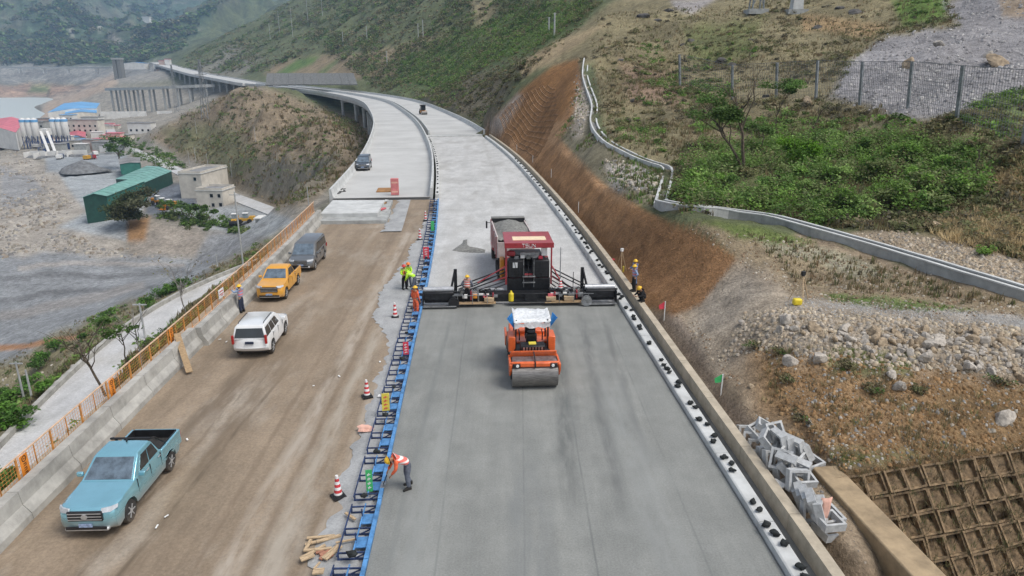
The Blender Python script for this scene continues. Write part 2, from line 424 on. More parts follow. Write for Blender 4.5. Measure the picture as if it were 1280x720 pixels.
def sheet(name, y0, y1, d0, d1, z, mt, parent=None, nd=8, edge=0, seed=0):
    b = MB(); rings = []
    for y in ystations(y0, y1):
        e0 = edge * (float(fbm(y * .5, seed, 4)) - .5) * 2 if edge else 0
        e1 = edge * (float(fbm(y * .5, seed + 9.7, 4)) - .5) * 2 if edge else 0
        rings.append([P(y, d0 + e0 + (d1 + e1 - d0 - e0) * k / nd, z) for k in range(nd + 1)])
    b.loft(rings, close=False); return b.to(name, mt, parent, smooth=True)

# ------------------------------------------------------------------ terrain control heights
ctl = []
def ck(px, py, D=None, z=None):
    p = GD(px, py, D) if D else G(px, py, z); ctl.append(tuple(p))
def cw(x, y, z): ctl.append((x, y, z))
def co(y, d, z): p = P(y, d); ctl.append((p.x, p.y, z))
for y in (6, 14, 22, 30, 40, 50, 60, 70, 76): 
    for d in (-11, -5, 0, 6, 12): co(y, d, -.6)
for y in (85, 100, 115, 130, 145, 158):
    for d in (0, 6, 12): co(y, d, -.6)
for y, a in ((86, ((-5, -2), (-11, -3.5), (-16, -7), (-26, -11))), (110, ((-4, -3), (-8, -5), (-13, -7), (-22, -11))), (150, ((-4, -3), (-8, -6), (-13, -8.5), (-24, -13))),
             (200, ((12, -1.5), (5, -4), (-6, -7), (-13, -9), (-26, -14))), (260, ((12, -1.5), (0, -6), (-13, -9), (-40, -14))), (340, ((13, -1.5), (0, -5), (-13, -8), (-40, -12))),
             (430, ((13, -1), (0, -4), (-13, -6.5), (-40, -9))), (540, ((13, -1), (0, -2), (-13, -3), (-30, -4))), (680, ((13, -1), (0, -2), (-14, -3))),
             (800, ((14, -1), (0, -6), (-20, -14))), (1000, ((14, 4), (0, -8), (-30, -18))), (1280, ((20, 22), (-30, 4)))):
    for d, z in a: co(y, d, z)
# mountain flank above the right carriageway
for y, a in ((175, ((14, -.5), (28, 12), (45, 22), (80, 32))), (215, ((14, -.5), (28, 12), (60, 33), (110, 50))), (270, ((14, -.5), (40, 18), (90, 48), (170, 80))), (350, ((14, -.5), (45, 20), (110, 62), (220, 120))),
             (460, ((15, -.5), (60, 28), (150, 90), (300, 170))), (600, ((16, 0), (80, 40), (200, 115), (400, 230))), (800, ((20, 2), (110, 55), (280, 160), (500, 280))),
             (1050, ((30, 10), (140, 70), (360, 200))), (1350, ((40, 30), (200, 110), (480, 260)))):
    for d, z in a: co(y, d, z)
# strip between kerb and hillside, brown slope
for y in (16, 22, 28, 33): co(y, 14.2, .1)
for y in (38, 46, 55, 65, 78, 92, 108, 125, 142): co(y, 14.4, .15)
ck(850, 397, z=.5); ck(885, 380, 37); ck(920, 330, 40); ck(660, 120, 145); ck(640, 135, 148)
TOE = [(612, 172), (650, 208), (700, 262), (740, 312), (775, 355), (815, 392)]
CREST = [(725, 78, 132), (712, 105, 124), (700, 140, 112), (700, 172, 98), (720, 205, 82), (755, 232, 65), (800, 265, 51), (860, 292, 45), (920, 330, 40)]
def along(pl, n):
    pl = np.array(pl, float); s_ = np.r_[0, np.cumsum(np.hypot(np.diff(pl[:, 0]), np.diff(pl[:, 1])))]; t_ = np.linspace(0, s_[-1], n)
    return np.stack([np.interp(t_, s_, pl[:, k]) for k in range(pl.shape[1])], 1)
_cr = [GD(*q) for q in along([(a_, b_, 1000 / c_) for a_, b_, c_ in CREST], 22) * np.array([1, 1, 1])] if False else [GD(q[0], q[1], 1000 / q[2]) for q in along([(a_, b_, 1000 / c_) for a_, b_, c_ in CREST], 22)]
for c_ in _cr[:-2]:
    d_, y_ = off_d(np.array([c_.x]), np.array([c_.y])); t_ = P(float(y_[0]), 15.0, .2)
    for k in (0, .33, .66, 1): cw(*t_.lerp(c_, k))
# drainage channel line
CH = [(733, 74, 131), (730, 95, 121), (738, 118, 112), (745, 135, 105), (740, 150, 97), (745, 165, 89), (760, 180, 82), (800, 200, 75), (837, 212, 70), (831, 236, 60), (825, 258, 53), (845, 264, 51.5), (880, 268, 50), (960, 277, 47), (1060, 305, 41), (1160, 336, 37), (1290, 376, 33)]
for a in CH: ck(*a)
# lower right: pit under the lattice, earth slope, rubble, gravel track
cw(13, 15.5, -4); cw(18, 16.6, -4); cw(14, 9, -4); cw(22, 12, -4)
ck(1050, 594, z=.3); ck(1160, 578, z=.3); ck(1290, 560, z=.3); ck(1380, 545, z=.3)
ck(1000, 560, z=.35); ck(960, 520, z=.35); ck(1010, 520, z=.9); ck(1120, 510, 24.5); ck(1250, 500, 24.9)
ck(1000, 460, 26.8); ck(1100, 460, 26.7); ck(1220, 462, 26.5); ck(930, 440, z=1.0); ck(900, 490, z=.45); ck(880, 430, z=.6)
ck(960, 410, 30.6); ck(1060, 410, 30); ck(1200, 412, 29.8); ck(940, 370, 35); ck(1000, 375, 33.2); ck(1100, 385, 32); ck(1240, 396, 31)
ck(1000, 335, 38.5); ck(1080, 345, 36); ck(1180, 370, 33.3)
# hillside above the channel up to the rock fall fence and on
ck(870, 240, 58); ck(960, 235, 58); ck(1060, 250, 54); ck(1160, 280, 47); ck(1270, 310, 40)
ck(880, 190, 72); ck(960, 190, 74); ck(1080, 190, 68); ck(1200, 210, 57); ck(1280, 220, 50)
FEN = [(850, 112, 108), (915, 128, 100), (970, 126, 95), (1020, 124, 90), (1075, 128, 82), (1135, 136, 73), (1200, 154, 62), (1290, 178, 52)]
for a in FEN: ck(*a)
ck(800, 150, 95); ck(800, 100, 122); ck(850, 60, 140); ck(790, 40, 155); ck(760, 15, 170); ck(690, 62, 160); ck(640, 85, 165)
ck(920, 60, 132); ck(1000, 70, 120); ck(1080, 60, 112); ck(1180, 60, 98); ck(1280, 90, 80); ck(930, 10, 160); ck(1000, 12, 150); ck(1100, 5, 145); ck(1200, 10, 128); ck(1290, 10, 112)
ck(1400, 200, 60); ck(1400, 60, 95); ck(1500, 300, 42)
cw(60, 60, 14); cw(90, 120, 38); cw(140, 160, 60); cw(40, 34, 6)
# left bank, access lane, valley floor
lane_l = spline(np.array([2, 14, 25, 39.5, 55, 68, 78, 90.]), np.array([-23., -26, -29.3, -33, -35.8, -36.3, -34.5, -30.5]))   # left edge of the access lane
LANE_Z = -9.5
for y in (10, 20, 32, 45, 58, 68): 
    co(y, -13.2, -.9); co(y, -16.0, -3.2)
for y in (14, 28, 42, 56, 70, 82): 
    q = float(lane_l(y)); cw(q, y, LANE_Z - .1); cw(q + 4.4, y, LANE_Z); cw(q - 6, y, LANE_Z - 4); cw(q - 16, y + 2, LANE_Z - 11); cw(q - 34, y + 6, LANE_Z - 22)
ck(305, 335, 96); ck(270, 352, 90)
for q in ((100, 370), (20, 420), (200, 345), (20, 345), (280, 322), (100, 330), (180, 322), (60, 395)): ck(*q, z=-39)
ck(310, 325, z=-36.5); ck(330, 300, z=-34); ck(150, 302, z=-37); ck(240, 345, z=-38)
for q in ((300, 292), (230, 274), (185, 274), (330, 275), (250, 262), (200, 245), (280, 255)): ck(*q, z=-33)
ck(150, 262, z=-34); ck(110, 292, z=-35.5); ck(362, 280, z=-31)
for q in ((120, 230), (170, 200), (90, 205), (200, 190), (240, 212), (150, 172)): ck(*q, z=-33.5)
ck(60, 250, z=-35); ck(20, 280, z=-37); ck(20, 220, z=-36); ck(60, 300, z=-38)
for q in ((60, 185), (100, 190), (20, 190), (130, 160), (90, 165), (140, 148)): ck(*q, z=-35.5)
ck(40, 164, z=-40); ck(95, 154, z=-40); ck(62, 150, z=-46); ck(70, 140, z=-46.5); ck(60, 128, z=-46.5); ck(85, 120, z=-44); ck(15, 160, z=-46)
ck(20, 152, z=-56); ck(20, 138, z=-58); ck(30, 128, z=-56); ck(-120, 140, z=-58); ck(-60, 150, z=-54); ck(-60, 175, z=-40); ck(-60, 230, z=-36); ck(-80, 330, z=-39)
ck(30, 121, z=-47); ck(-120, 121, z=-47); ck(60, 119, z=-46); ck(0, 106, 1750); ck(60, 105, 1750); ck(-150, 106, 1750)
ck(110, 112, 1200); ck(140, 100, 1150); ck(150, 122, z=-36); ck(200, 138, z=-34)
# spur between the bridge and the lane
ck(310, 108, 430); ck(345, 130, 330); ck(270, 130, 480); ck(230, 145, 500); ck(190, 170, z=-31); ck(250, 180, 400); ck(310, 190, 300); ck(370, 170, 280); ck(420, 185, 210); ck(330, 225, 260); ck(385, 240, 170); ck(280, 218, z=-31); ck(225, 190, z=-32); ck(215, 150, z=-33)
# far side of the valley
ck(20, 86, 2000); ck(90, 86, 1950); ck(-150, 84, 2000); ck(150, 78, 2000); ck(195, 72, 2000)
ck(0, 45, 2600); ck(60, 45, 2650); ck(110, 55, 2550); ck(0, 0, 3300); ck(60, 0, 3400); ck(-200, 20, 2900); ck(150, 66, 2450)
ck(190, 60, 3300); ck(230, 50, 3600); ck(170, 30, 4000); ck(230, 20, 4400); ck(290, 10, 4800); ck(130, 0, 4600); ck(240, -30, 5300); ck(90, -40, 5300); ck(0, -60, 4200); ck(-300, -60, 3900); ck(330, -10, 5500)
ctl = np.array(ctl)
def warp(x, y):
    r = y + 12.0; return x / r * 1.0, np.log(r)
_cu, _cw = warp(ctl[:, 0], ctl[:, 1])
def _ker(du, dw): return -np.sqrt(du * du + dw * dw + .0004)
_A = _ker(_cu[:, None] - _cu[None], _cw[:, None] - _cw[None]); _n = len(ctl)
_A = np.block([[_A + np.eye(_n) * 6e-3, np.ones((_n, 1))], [np.ones((1, _n)), np.zeros((1, 1))]])
# fit a height that grows with distance: weight by range so far controls do not swamp near ones
_sc = (ctl[:, 1] + 12.0)
_wt = np.linalg.solve(_A, np.r_[(ctl[:, 2]) / _sc, 0])
def smooth01(t): t = np.clip(t, 0, 1); return t * t * (3 - 2 * t)
def base_h(x, y):
    x = np.asarray(x, float); y = np.asarray(y, float); sh = x.shape; x = x.ravel(); y = y.ravel()
    u, w = warp(x, y); z = np.full(len(x), _wt[-1])
    for i in range(_n): z += _wt[i] * _ker(u - _cu[i], w - _cw[i])
    return (z * (y + 12.0)).reshape(sh)
def pix(poly, px, py, feather=6.0):                       # 1 inside, 0 outside, soft edge (pixels)
    poly = np.array(poly, float); n = len(poly); ins = np.zeros(px.shape, bool); dd = np.full(px.shape, 1e9)
    for i in range(n):
        x1, y1 = poly[i]; x2, y2 = poly[(i + 1) % n]
        c = ((y1 > py) != (y2 > py)) & (px < (x2 - x1) * (py - y1) / ((y2 - y1) or 1e-9) + x1); ins ^= c
        ex, ey = x2 - x1, y2 - y1; t = np.clip(((px - x1) * ex + (py - y1) * ey) / (ex * ex + ey * ey), 0, 1)
        dd = np.minimum(dd, np.hypot(px - x1 - t * ex, py - y1 - t * ey))
    s = np.where(ins, dd, -dd); return smooth01(.5 + s / (2 * feather))
BROWN = [(604, 163), (648, 116), (690, 84), (722, 74), (728, 100), (712, 150), (697, 172), (722, 203), (760, 232), (805, 262), (860, 285), (922, 325), (900, 352), (875, 382), (840, 394), (800, 375), (760, 335), (700, 245)]
GRAVELFLOOR = [(-200, 330), (0, 318), (60, 312), (160, 318), (250, 322), (310, 300), (345, 290), (300, 345), (240, 362), (180, 385), (100, 425), (0, 470), (-200, 540)]
LN = [G(100, 150, -35.3), G(137, 160, -35.2), G(142, 172, -34.6), G(165, 187, -33.4), G(205, 205, -32.6), G(240, 222, -32.0), G(285, 243, -32), G(335, 262, -31), G(372, 276, -30)]
WATER_PX = [(-300, 172), (10, 156), (45, 151), (56, 142), (42, 134), (66, 124), (60, 121.5), (-300, 121.5)]
LA0, LA1 = G(1054, 596, .3), G(1292, 559, .3); L_ux = (LA1 - LA0).normalized(); L_hz = Vector((L_ux.y, -L_ux.x, 0))
L_P0, L_P1 = G(1016, 583, .34), G(1150, 728, .34)
def height(x, y):
    x = np.asarray(x, float); y = np.asarray(y, float)
    z = base_h(x, y); px, py = proj(x, y, z); d, yy = off_d(x, y)
    r = y + 12
    # relief: rough ground everywhere, calm on the made ground
    a = fbm(x / 9, y / 9, 5, 3) - .5; b = fbm(x / 2.2, y / 2.2, 4, 5) - .5
    rid = 1 - np.abs(2 * fbm(x / 60, y / 60, 4, 8) - 1); rid2 = 1 - np.abs(2 * fbm(x / 420, y / 420, 5, 9) - 1)
    hill = smooth01((d - 15) / 12)
    amp = np.clip(r / 60, .25, 1.6)
    n = a * 2.0 * amp + b * .55 * np.clip(amp, .3, 1)
    calm = np.maximum(pix(BROWN, px, py, 8) * .92, pix(GRAVELFLOOR, px, py, 10) * .93)
    calm = np.maximum(calm, smooth01((16.5 - d) / 2) * (d > -17) * .95)
    yard = pix([(60, 200), (240, 160), (370, 262), (370, 300), (300, 300), (180, 285), (90, 320), (60, 250), (100, 220)], px, py, 8)
    calm = np.maximum(calm, yard * .9)
    calm = np.maximum(calm, pix([(940, 378), (1100, 392), (1290, 402), (1290, 416), (1100, 402), (940, 392)], px, py, 6) * .7)
    z = z + n * (1 - calm) + (b * .12) * calm
    spur = smooth01((-20 - d) / 10) * smooth01((y - 110) / 60) * smooth01((560 - y) / 80) * smooth01((z + 33) / 6)
    z = z + spur * ((1 - np.abs(2 * fbm(x / 26, y / 26, 4, 14) - 1)) - .62) * 9
    far = smooth01((y - 150) / 300)
    z = z + far * (rid - .6) * 16 * smooth01((d - 25) / 80) + smooth01((y - 1900) / 800) * (rid2 - .6) * 330
    # made corridor
    lo, hi = np.full(z.shape, -12.0), np.full(z.shape, 13.6)
    wL = smooth01((d - (lo - 1.2)) / 1.2); wR = smooth01(((hi + 1.0) - d) / 1.0)
    left_end = smooth01((80 - yy) / 3); right_end = smooth01((162 - yy) / 6)
    onL = wL * (d <= 0) * left_end; onR = wR * (d > -1.0) * right_end * smooth01((d + 1.5) / .5)
    w = np.clip(np.maximum(onL, onR), 0, 1)
    z = z * (1 - w) + (-.62) * w
    # stay under the bridge decks
    under = (d > -14) * (d < 14.5) * smooth01((yy - 78) / 10) * (yy < 1450)
    cap = np.where((d > 0) & (yy < 160), 99, np.where(yy < 780, -1.6, -3.0 + np.interp(yy, [780, 1000, 1300, 1450], [0, 8, 26, 34])))
    capw = smooth01((14.3 - d) / 1.5) * smooth01((d + 14) / 2)
    z = np.where(under > .2, np.where(z > cap, z * (1 - capw) + cap * capw, z), z)
    # ground falls away beside the left bridge
    capL = np.interp(yy, [80, 96, 125, 160, 400, 520, 600], [-2.5, -5.5, -9.5, -11, -10, -3, -2])
    wl_ = smooth01((d + 24) / 8) * smooth01((np.where(yy > 175, 6, -1.0) - d) / 3) * smooth01((yy - 80) / 8) * smooth01((600 - yy) / 80)
    z = np.where(wl_ > 0, z * (1 - wl_) + np.minimum(z, capL + (b * .6)) * wl_, z)
    # river bed, valley lane
    wx, wy = proj(x, y, np.full(x.shape, -48.0)); ww = pix(WATER_PX, wx, wy, 2.0) * (y > 300); z = z * (1 - ww) + np.minimum(z, -53) * ww
    wo = (1 - ww) * smooth01((-47 - z) / 1.0) * (y > 300) * (y < 2200); z = z + wo * (-46.4 - z) * (z < -46.4)
    dl = np.full(x.shape, 1e9); zl = np.zeros(x.shape)
    for p_, q_ in zip(LN[:-1], LN[1:]):
        ex, ey = q_.x - p_.x, q_.y - p_.y; t_ = np.clip(((x - p_.x) * ex + (y - p_.y) * ey) / (ex * ex + ey * ey), 0, 1); dd_ = np.hypot(x - p_.x - t_ * ex, y - p_.y - t_ * ey); k_ = dd_ < dl; dl = np.where(k_, dd_, dl); zl = np.where(k_, p_.z + (q_.z - p_.z) * t_, zl)
    wl2 = smooth01((13 - dl) / 8); z = z * (1 - wl2) + (zl - .3) * wl2
    # pit in front of the frame lattice, path beside the ledge
    s_ = (x - LA0.x) * L_ux.x + (y - LA0.y) * L_ux.y; q_ = (x - LA0.x) * L_hz.x + (y - LA0.y) * L_hz.y      # along the top edge, outwards down the slope
    zp = np.maximum(LA0.z - q_ * math.tan(radians(52)), -4.4) - .62
    lx = L_P0.x + (y - L_P0.y) * (L_P1.x - L_P0.x) / (L_P1.y - L_P0.y)                                        # ledge line
    pit = smooth01((x - lx - .6) / .3) * smooth01((q_ + .1) / .4) * (y < 27)
    z = np.where(pit > 0, z * (1 - pit) + np.minimum(z, zp) * pit, z)
    pw = smooth01((lx + 1.0 - x) / .3) * smooth01((24.5 - y) / 1.5) * (d > 13.2); z = z * (1 - pw) + np.minimum(z, .12 + .1 * b) * pw
    # access lane shelf
    xl = lane_l(np.clip(y, 2, 90)); ln = smooth01((x - xl + 1.6) / .8) * smooth01((xl + 5.6 - x) / 1.2) * smooth01((94 - y) / 5)
    z = z * (1 - ln) + (LANE_Z - .18) * ln
    return z
def hz(x, y): return float(height(np.array([float(x)]), np.array([float(y)]))[0])
def surf(px, py, D0=8, D1=3000):                          # where the pixel's ray meets the ground
    Ds = np.geomspace(D0, D1, 260); dx, dy, dz = ray(px, py)
    X = dx / dy * Ds; Z = CAM_H + dz / dy * Ds; hh = height(X, Ds)
    k = np.argmax(Z <= hh)
    if not (Z <= hh).any(): k = len(Ds) - 1
    a, b = Ds[max(k - 1, 0)], Ds[k]
    Ds = np.linspace(a, b, 24); X = dx / dy * Ds; hh = height(X, Ds); Z = CAM_H + dz / dy * Ds; k = np.argmax(Z <= hh) if (Z <= hh).any() else 23
    return Vector((X[k], Ds[k], hh[k]))

# colour zones: (outline in photo pixels, colour, soft edge, jitter)
ZONES = [
    # valley and left
    ([(-400, 120), (330, 100), (420, 250), (300, 330), (-400, 700)], (.27, .25, .215), 12, 8),
    ([(-400, 60), (130, 84), (215, 75), (215, 100), (130, 108), (90, 104), (-400, 108)], (.25, .24, .22), 5, 5),
    ([(-400, 104), (90, 106), (130, 112), (110, 122), (-400, 122)], (.36, .25, .18), 3, 4),
    ([(40, 108), (62, 108), (60, 116), (35, 116)], (.2, .24, .1), 4, 2),
    ([(66, 118), (130, 98), (142, 92), (150, 105), (120, 118), (90, 128), (60, 150), (45, 152)], (.36, .29, .23), 3, 4),
    (GRAVELFLOOR, (.25, .26, .268), 6, 6),
    ([(-60, 352), (40, 340), (150, 342), (240, 338), (240, 343), (150, 348), (40, 347), (-60, 360)], (.17, .175, .18), 2, 4),
    ([(-60, 385), (60, 362), (200, 356), (200, 360), (60, 369), (-60, 394)], (.18, .185, .19), 2, 4),
    ([(20, 330), (120, 326), (230, 330), (230, 334), (120, 331), (20, 336)], (.33, .31, .29), 2, 5),
    ([(-300, 195), (30, 190), (70, 215), (110, 255), (100, 285), (160, 305), (150, 322), (60, 314), (-300, 330)], (.35, .32, .28), 6, 12),
    ([(0, 205), (40, 220), (60, 240), (0, 262)], (.27, .27, .27), 5, 4),
    ([(60, 200), (150, 190), (190, 230), (160, 300), (75, 285), (110, 265), (72, 215)], (.34, .36, .37), 4, 4),
    ([(60, 195), (160, 192), (150, 215), (60, 215)], (.28, .3, .315), 4, 4),
    ([(190, 232), (235, 228), (250, 258), (215, 275), (180, 268)], (.15, .165, .19), 4, 3),
    ([(200, 262), (300, 255), (375, 275), (380, 296), (300, 296), (230, 276)], (.31, .325, .33), 4, 4),
    ([(160, 278), (300, 292), (310, 300), (250, 323), (165, 318)], (.30, .265, .225), 6, 9),
    ([(160, 270), (185, 272), (180, 300), (160, 300)], (.34, .2, .1), 4, 4),
    ([(260, 290), (330, 292), (345, 300), (300, 330), (240, 330)], (.235, .24, .245), 5, 5),
    ([(-300, 470), (0, 455), (110, 400), (240, 352), (330, 295), (360, 285), (300, 345), (220, 400), (0, 600), (-300, 800)], (.225, .20, .125), 8, 8),
    ([(0, 390), (90, 372), (180, 352), (180, 362), (90, 385), (0, 402), (-100, 410)], (.27, .26, .25), 3, 3),
    ([(-50, 437), (40, 428), (110, 416), (110, 421), (40, 434), (-50, 446)], (.36, .2, .11), 1.5, 2),
    # spur and hill under the bridge
    ([(180, 175), (240, 140), (300, 103), (345, 112), (460, 150), (470, 190), (430, 225), (390, 245), (350, 262), (250, 205)], (.225, .18, .125), 6, 10),
    ([(200, 165), (260, 150), (300, 160), (330, 200), (300, 215), (230, 190)], (.155, .15, .085), 10, 14),
    ([(330, 195), (420, 190), (400, 235), (350, 250), (300, 230)], (.2, .18, .14), 10, 14),
    # mountain flank
    ([(215, 60), (300, 0), (560, -50), (760, 0), (640, 80), (600, 150), (480, 118), (330, 102), (240, 90)], (.115, .13, .065), 8, 10),
    ([(240, 80), (300, 55), (330, 70), (300, 100), (250, 100)], (.2, .19, .15), 5, 8),
    ([(330, 92), (345, 76), (420, 66), (480, 66), (500, 92), (440, 100)], (.24, .19, .12), 4, 4),
    ([(345, 92), (372, 74), (400, 70), (390, 80), (360, 92)], (.11, .17, .05), 3, 4),
    ([(395, 92), (420, 74), (425, 74), (405, 92)], (.14, .18, .07), 3, 3),
    ([(430, 70), (520, 50), (560, 45), (480, 76)], (.3, .24, .15), 5, 8),
    ([(500, 75), (640, 15), (760, -10), (700, 50), (600, 85), (545, 110), (480, 110)], (.1, .135, .05), 8, 12),
    ([(585, 0), (620, 0), (612, 45), (595, 45)], (.23, .2, .12), 5, 8),
    ([(520, 120), (600, 90), (640, 95), (615, 160), (575, 145)], (.13, .115, .08), 6, 10),
    # hillside right
    ([(640, 90), (760, 5), (900, -40), (1400, -60), (1400, 330), (1280, 300), (1160, 300), (960, 262), (840, 262), (840, 215), (760, 180), (740, 80)], (.225, .195, .115), 5, 10),
    ([(640, 80), (700, 50), (760, 30), (700, 70), (650, 100)], (.33, .26, .16), 4, 8),
    ([(740, 60), (900, 60), (880, 130), (760, 130)], (.205, .175, .10), 12, 14),
    ([(780, 70), (860, 100), (850, 140), (790, 120)], (.24, .17, .12), 10, 14),
    ([(860, 30), (960, 20), (940, 70), (880, 80)], (.15, .16, .07), 10, 14),
    ([(1000, 20), (1110, 32), (1090, 48), (1000, 40)], (.33, .235, .13), 4, 6),
    ([(1115, 0), (1190, -10), (1180, 25), (1130, 32)], (.13, .2, .05), 5, 6),
    ([(840, 0), (900, -5), (870, 15), (845, 12)], (.3, .28, .27), 4, 5),
    ([(1180, 0), (1300, -40), (1420, -40), (1420, 120), (1250, 130), (1150, 150), (1040, 125), (1060, 80), (1110, 45), (1200, 30)], (.285, .275, .28), 6, 9),
    ([(1240, -20), (1300, -20), (1300, 25), (1250, 20)], (.34, .27, .2), 5, 8),
    ([(1220, 130), (1300, 110), (1300, 165), (1230, 160)], (.15, .19, .075), 6, 8),
    ([(845, 240), (880, 170), (950, 150), (1100, 165), (1220, 170), (1240, 230), (1170, 285), (1060, 290), (960, 265), (860, 258)], (.135, .145, .065), 8, 10),
    ([(860, 150), (960, 140), (940, 180), (870, 190)], (.2, .165, .1), 10, 10),
    ([(1170, 290), (1240, 200), (1400, 180), (1400, 340), (1280, 330)], (.28, .215, .13), 8, 10),
    ([(1050, 290), (1120, 288), (1250, 310), (1320, 350), (1320, 380), (1200, 345), (1090, 308)], (.34, .275, .2), 4, 6),
    ([(690, 165), (730, 110), (745, 160), (790, 200), (830, 215), (826, 260), (790, 255), (730, 210)], (.21, .19, .13), 5, 8),
    ([(755, 200), (800, 205), (825, 225), (820, 240), (770, 235)], (.4, .37, .34), 5, 7),
    ([(720, 90), (730, 95), (735, 130), (725, 170), (712, 170)], (.38, .33, .27), 3, 4),
    # lower right
    ([(790, 395), (920, 325), (1000, 290), (1300, 380), (1300, 780), (1000, 780), (900, 560)], (.30, .235, .165), 5, 8),
    ([(860, 280), (960, 290), (1100, 330), (1290, 382), (1290, 396), (1150, 380), (1000, 372), (930, 332)], (.27, .215, .14), 4, 8),
    ([(930, 290), (1060, 318), (1120, 345), (1080, 350), (960, 310)], (.3, .28, .2), 4, 6),
    ([(865, 278), (960, 285), (1020, 305), (930, 300)], (.15, .19, .06), 4, 6),
    ([(985, 372), (1090, 380), (1290, 398), (1290, 412), (1080, 396), (975, 388)], (.36, .36, .355), 3, 5),
    ([(1030, 366), (1120, 374), (1220, 390), (1120, 388), (1040, 374)], (.13, .2, .05), 2, 5),
    ([(860, 400), (960, 330), (1000, 370), (1290, 412), (1290, 470), (1060, 460), (960, 430), (900, 470), (850, 440)], (.34, .285, .22), 14, 14),
    ([(880, 370), (935, 335), (960, 365), (920, 400), (860, 420)], (.31, .27, .22), 16, 12),
    ([(930, 430), (1040, 455), (1180, 470), (1300, 490), (1300, 575), (1050, 592), (1000, 560), (950, 510)], (.255, .165, .088), 22, 16),
    ([(1180, 480), (1300, 490), (1300, 570), (1150, 570)], (.22, .145, .075), 8, 12),
    ([(1040, 430), (1150, 440), (1140, 470), (1030, 465)], (.17, .165, .08), 7, 10),
    ([(1040, 560), (1150, 566), (1150, 580), (1040, 588)], (.2, .17, .085), 6, 8),
    ([(780, 385), (850, 395), (900, 480), (960, 550), (1060, 720), (1040, 740), (930, 590), (850, 470)], (.29, .235, .185), 5, 6),
    ([(870, 520), (950, 600), (1100, 720), (1090, 745), (980, 660)], (.21, .16, .11), 5, 6),
    (BROWN, (.275, .155, .076), 4, 5),
    ([(604, 163), (648, 116), (690, 84), (722, 74), (716, 120), (700, 150), (672, 185)], (.24, .125, .05), 3, 2),
    ([(603, 165), (645, 118), (655, 122), (625, 168)], (.33, .28, .24), 4, 3),
    ([(604, 166), (640, 178), (700, 235), (770, 320), (815, 385), (790, 385), (750, 335), (690, 245)], (.30, .175, .09), 4, 4),
    ([(690, 150), (712, 150), (697, 172), (740, 215), (800, 262), (770, 250), (700, 190), (680, 172)], (.36, .22, .12), 3, 4),
    ([(1040, 590), (1300, 555), (1300, 760), (1120, 740)], (.16, .105, .055), 3, 3),
]
def ground_colour(x, y, z):
    px, py = proj(x, y, z); n = len(x)
    s = np.clip((y + 12), 20, 4000)
    jx = (fbm(x / s * 26, y / s * 26, 4, 31) - .5) * 2; jy = (fbm(x / s * 26, y / s * 26, 4, 47) - .5) * 2
    col = np.tile(np.array([.115, .13, .068]), (n, 1))
    farm = smooth01((y - 1700) / 400)[:, None]
    col = col * (1 - farm) + np.array([.075, .105, .06]) * farm
    m1 = smooth01((fbm(x / 90, y / 90, 5, 61) - .45) / .2)[:, None] * farm
    col = col * (1 - .6 * m1) + np.array([.17, .15, .11]) * .6 * m1
    for poly, c, f, j in ZONES:
        w = pix(poly, px + jx * j, py + jy * j, f)[:, None]
        col = col * (1 - w) + np.array(c) * w
    # pale scree gullies on the far mountain
    for pl in ([(118, 28), (165, 64)], [(70, 15), (96, 50)], [(30, 60), (75, 75)]):
        (x1, y1), (x2, y2) = pl; ex, ey = x2 - x1, y2 - y1; t = np.clip(((px - x1) * ex + (py - y1) * ey) / (ex * ex + ey * ey), 0, 1)
        w = (np.clip(1.4 - np.hypot(px + jx * 2 - x1 - t * ex, py - y1 - t * ey) / 1.6, 0, .75) * (y > 1900))[:, None]
        col = col * (1 - w) + np.array([.42, .39, .34]) * w
    return col
attr_mat('ground_near', amt=.34, big=.12, mid=.9, fine=6.5, bump=.9, bdist=.22)
attr_mat('ground_far', amt=.42, big=.012, mid=.07, fine=.35, bump=1.0, bdist=3.0)

NU, NW = 760, 620
us = np.linspace(-1.02, 1.02, NU); Ds = np.geomspace(7.5, 6500, NW)
UU, DD = np.meshgrid(us, Ds); XX = UU * (DD + 12) * 0.92; YY = DD
ZZ = height(XX, YY)
TX, TY, TZ = XX.ravel(), YY.ravel(), ZZ.ravel()
TCOL = ground_colour(TX, TY, TZ)
idx = np.arange(NU * NW).reshape(NW, NU)
quads = np.stack([idx[:-1, :-1], idx[:-1, 1:], idx[1:, 1:], idx[1:, :-1]], -1).reshape(-1, 4)
qc_x = TX[quads].mean(1); qc_y = TY[quads].mean(1); qd, qyy = off_d(qc_x, qc_y)
cls = np.where(qc_y > 1500, 2, np.where(qd > 6, 0, 1))
for k, nm, mt in ((0, 'hillside', 'ground_near'), (1, 'valley_ground', 'ground_near'), (2, 'mountain', 'ground_far')):
    q = quads[cls == k]; used, inv = np.unique(q, return_inverse=True)
    o = np_mesh(nm, np.c_[TX, TY, TZ][used], inv.reshape(-1, 4), mt, TCOL[used]); struct(o)

# river
def water():
    m, nt, p, out = _nodes('river_water'); N = nt.nodes; L = nt.links
    p.inputs['Base Color'].default_value = (.5, .54, .52, 1); p.inputs['Roughness'].default_value = .3  # pale base colour stands in for the sky mirrored on the river
    n = N.new('ShaderNodeTexNoise'); n.inputs['Scale'].default_value = .15; n.inputs['Detail'].default_value = 4
    g = N.new('ShaderNodeNewGeometry'); L.new(g.outputs['Position'], n.inputs['Vector'])
    b = N.new('ShaderNodeBump'); b.inputs['Strength'].default_value = .15; b.inputs['Distance'].default_value = .5; L.new(n.outputs[0], b.inputs['Height']); L.new(b.outputs[0], p.inputs['Normal'])
    M['water'] = m
water()
b = MB(); b.poly([G(-260, 210, -48), G(130, 175, -48), G(112, 108, -48), G(-260, 108, -48)]); struct(b.to('river', 'water'))
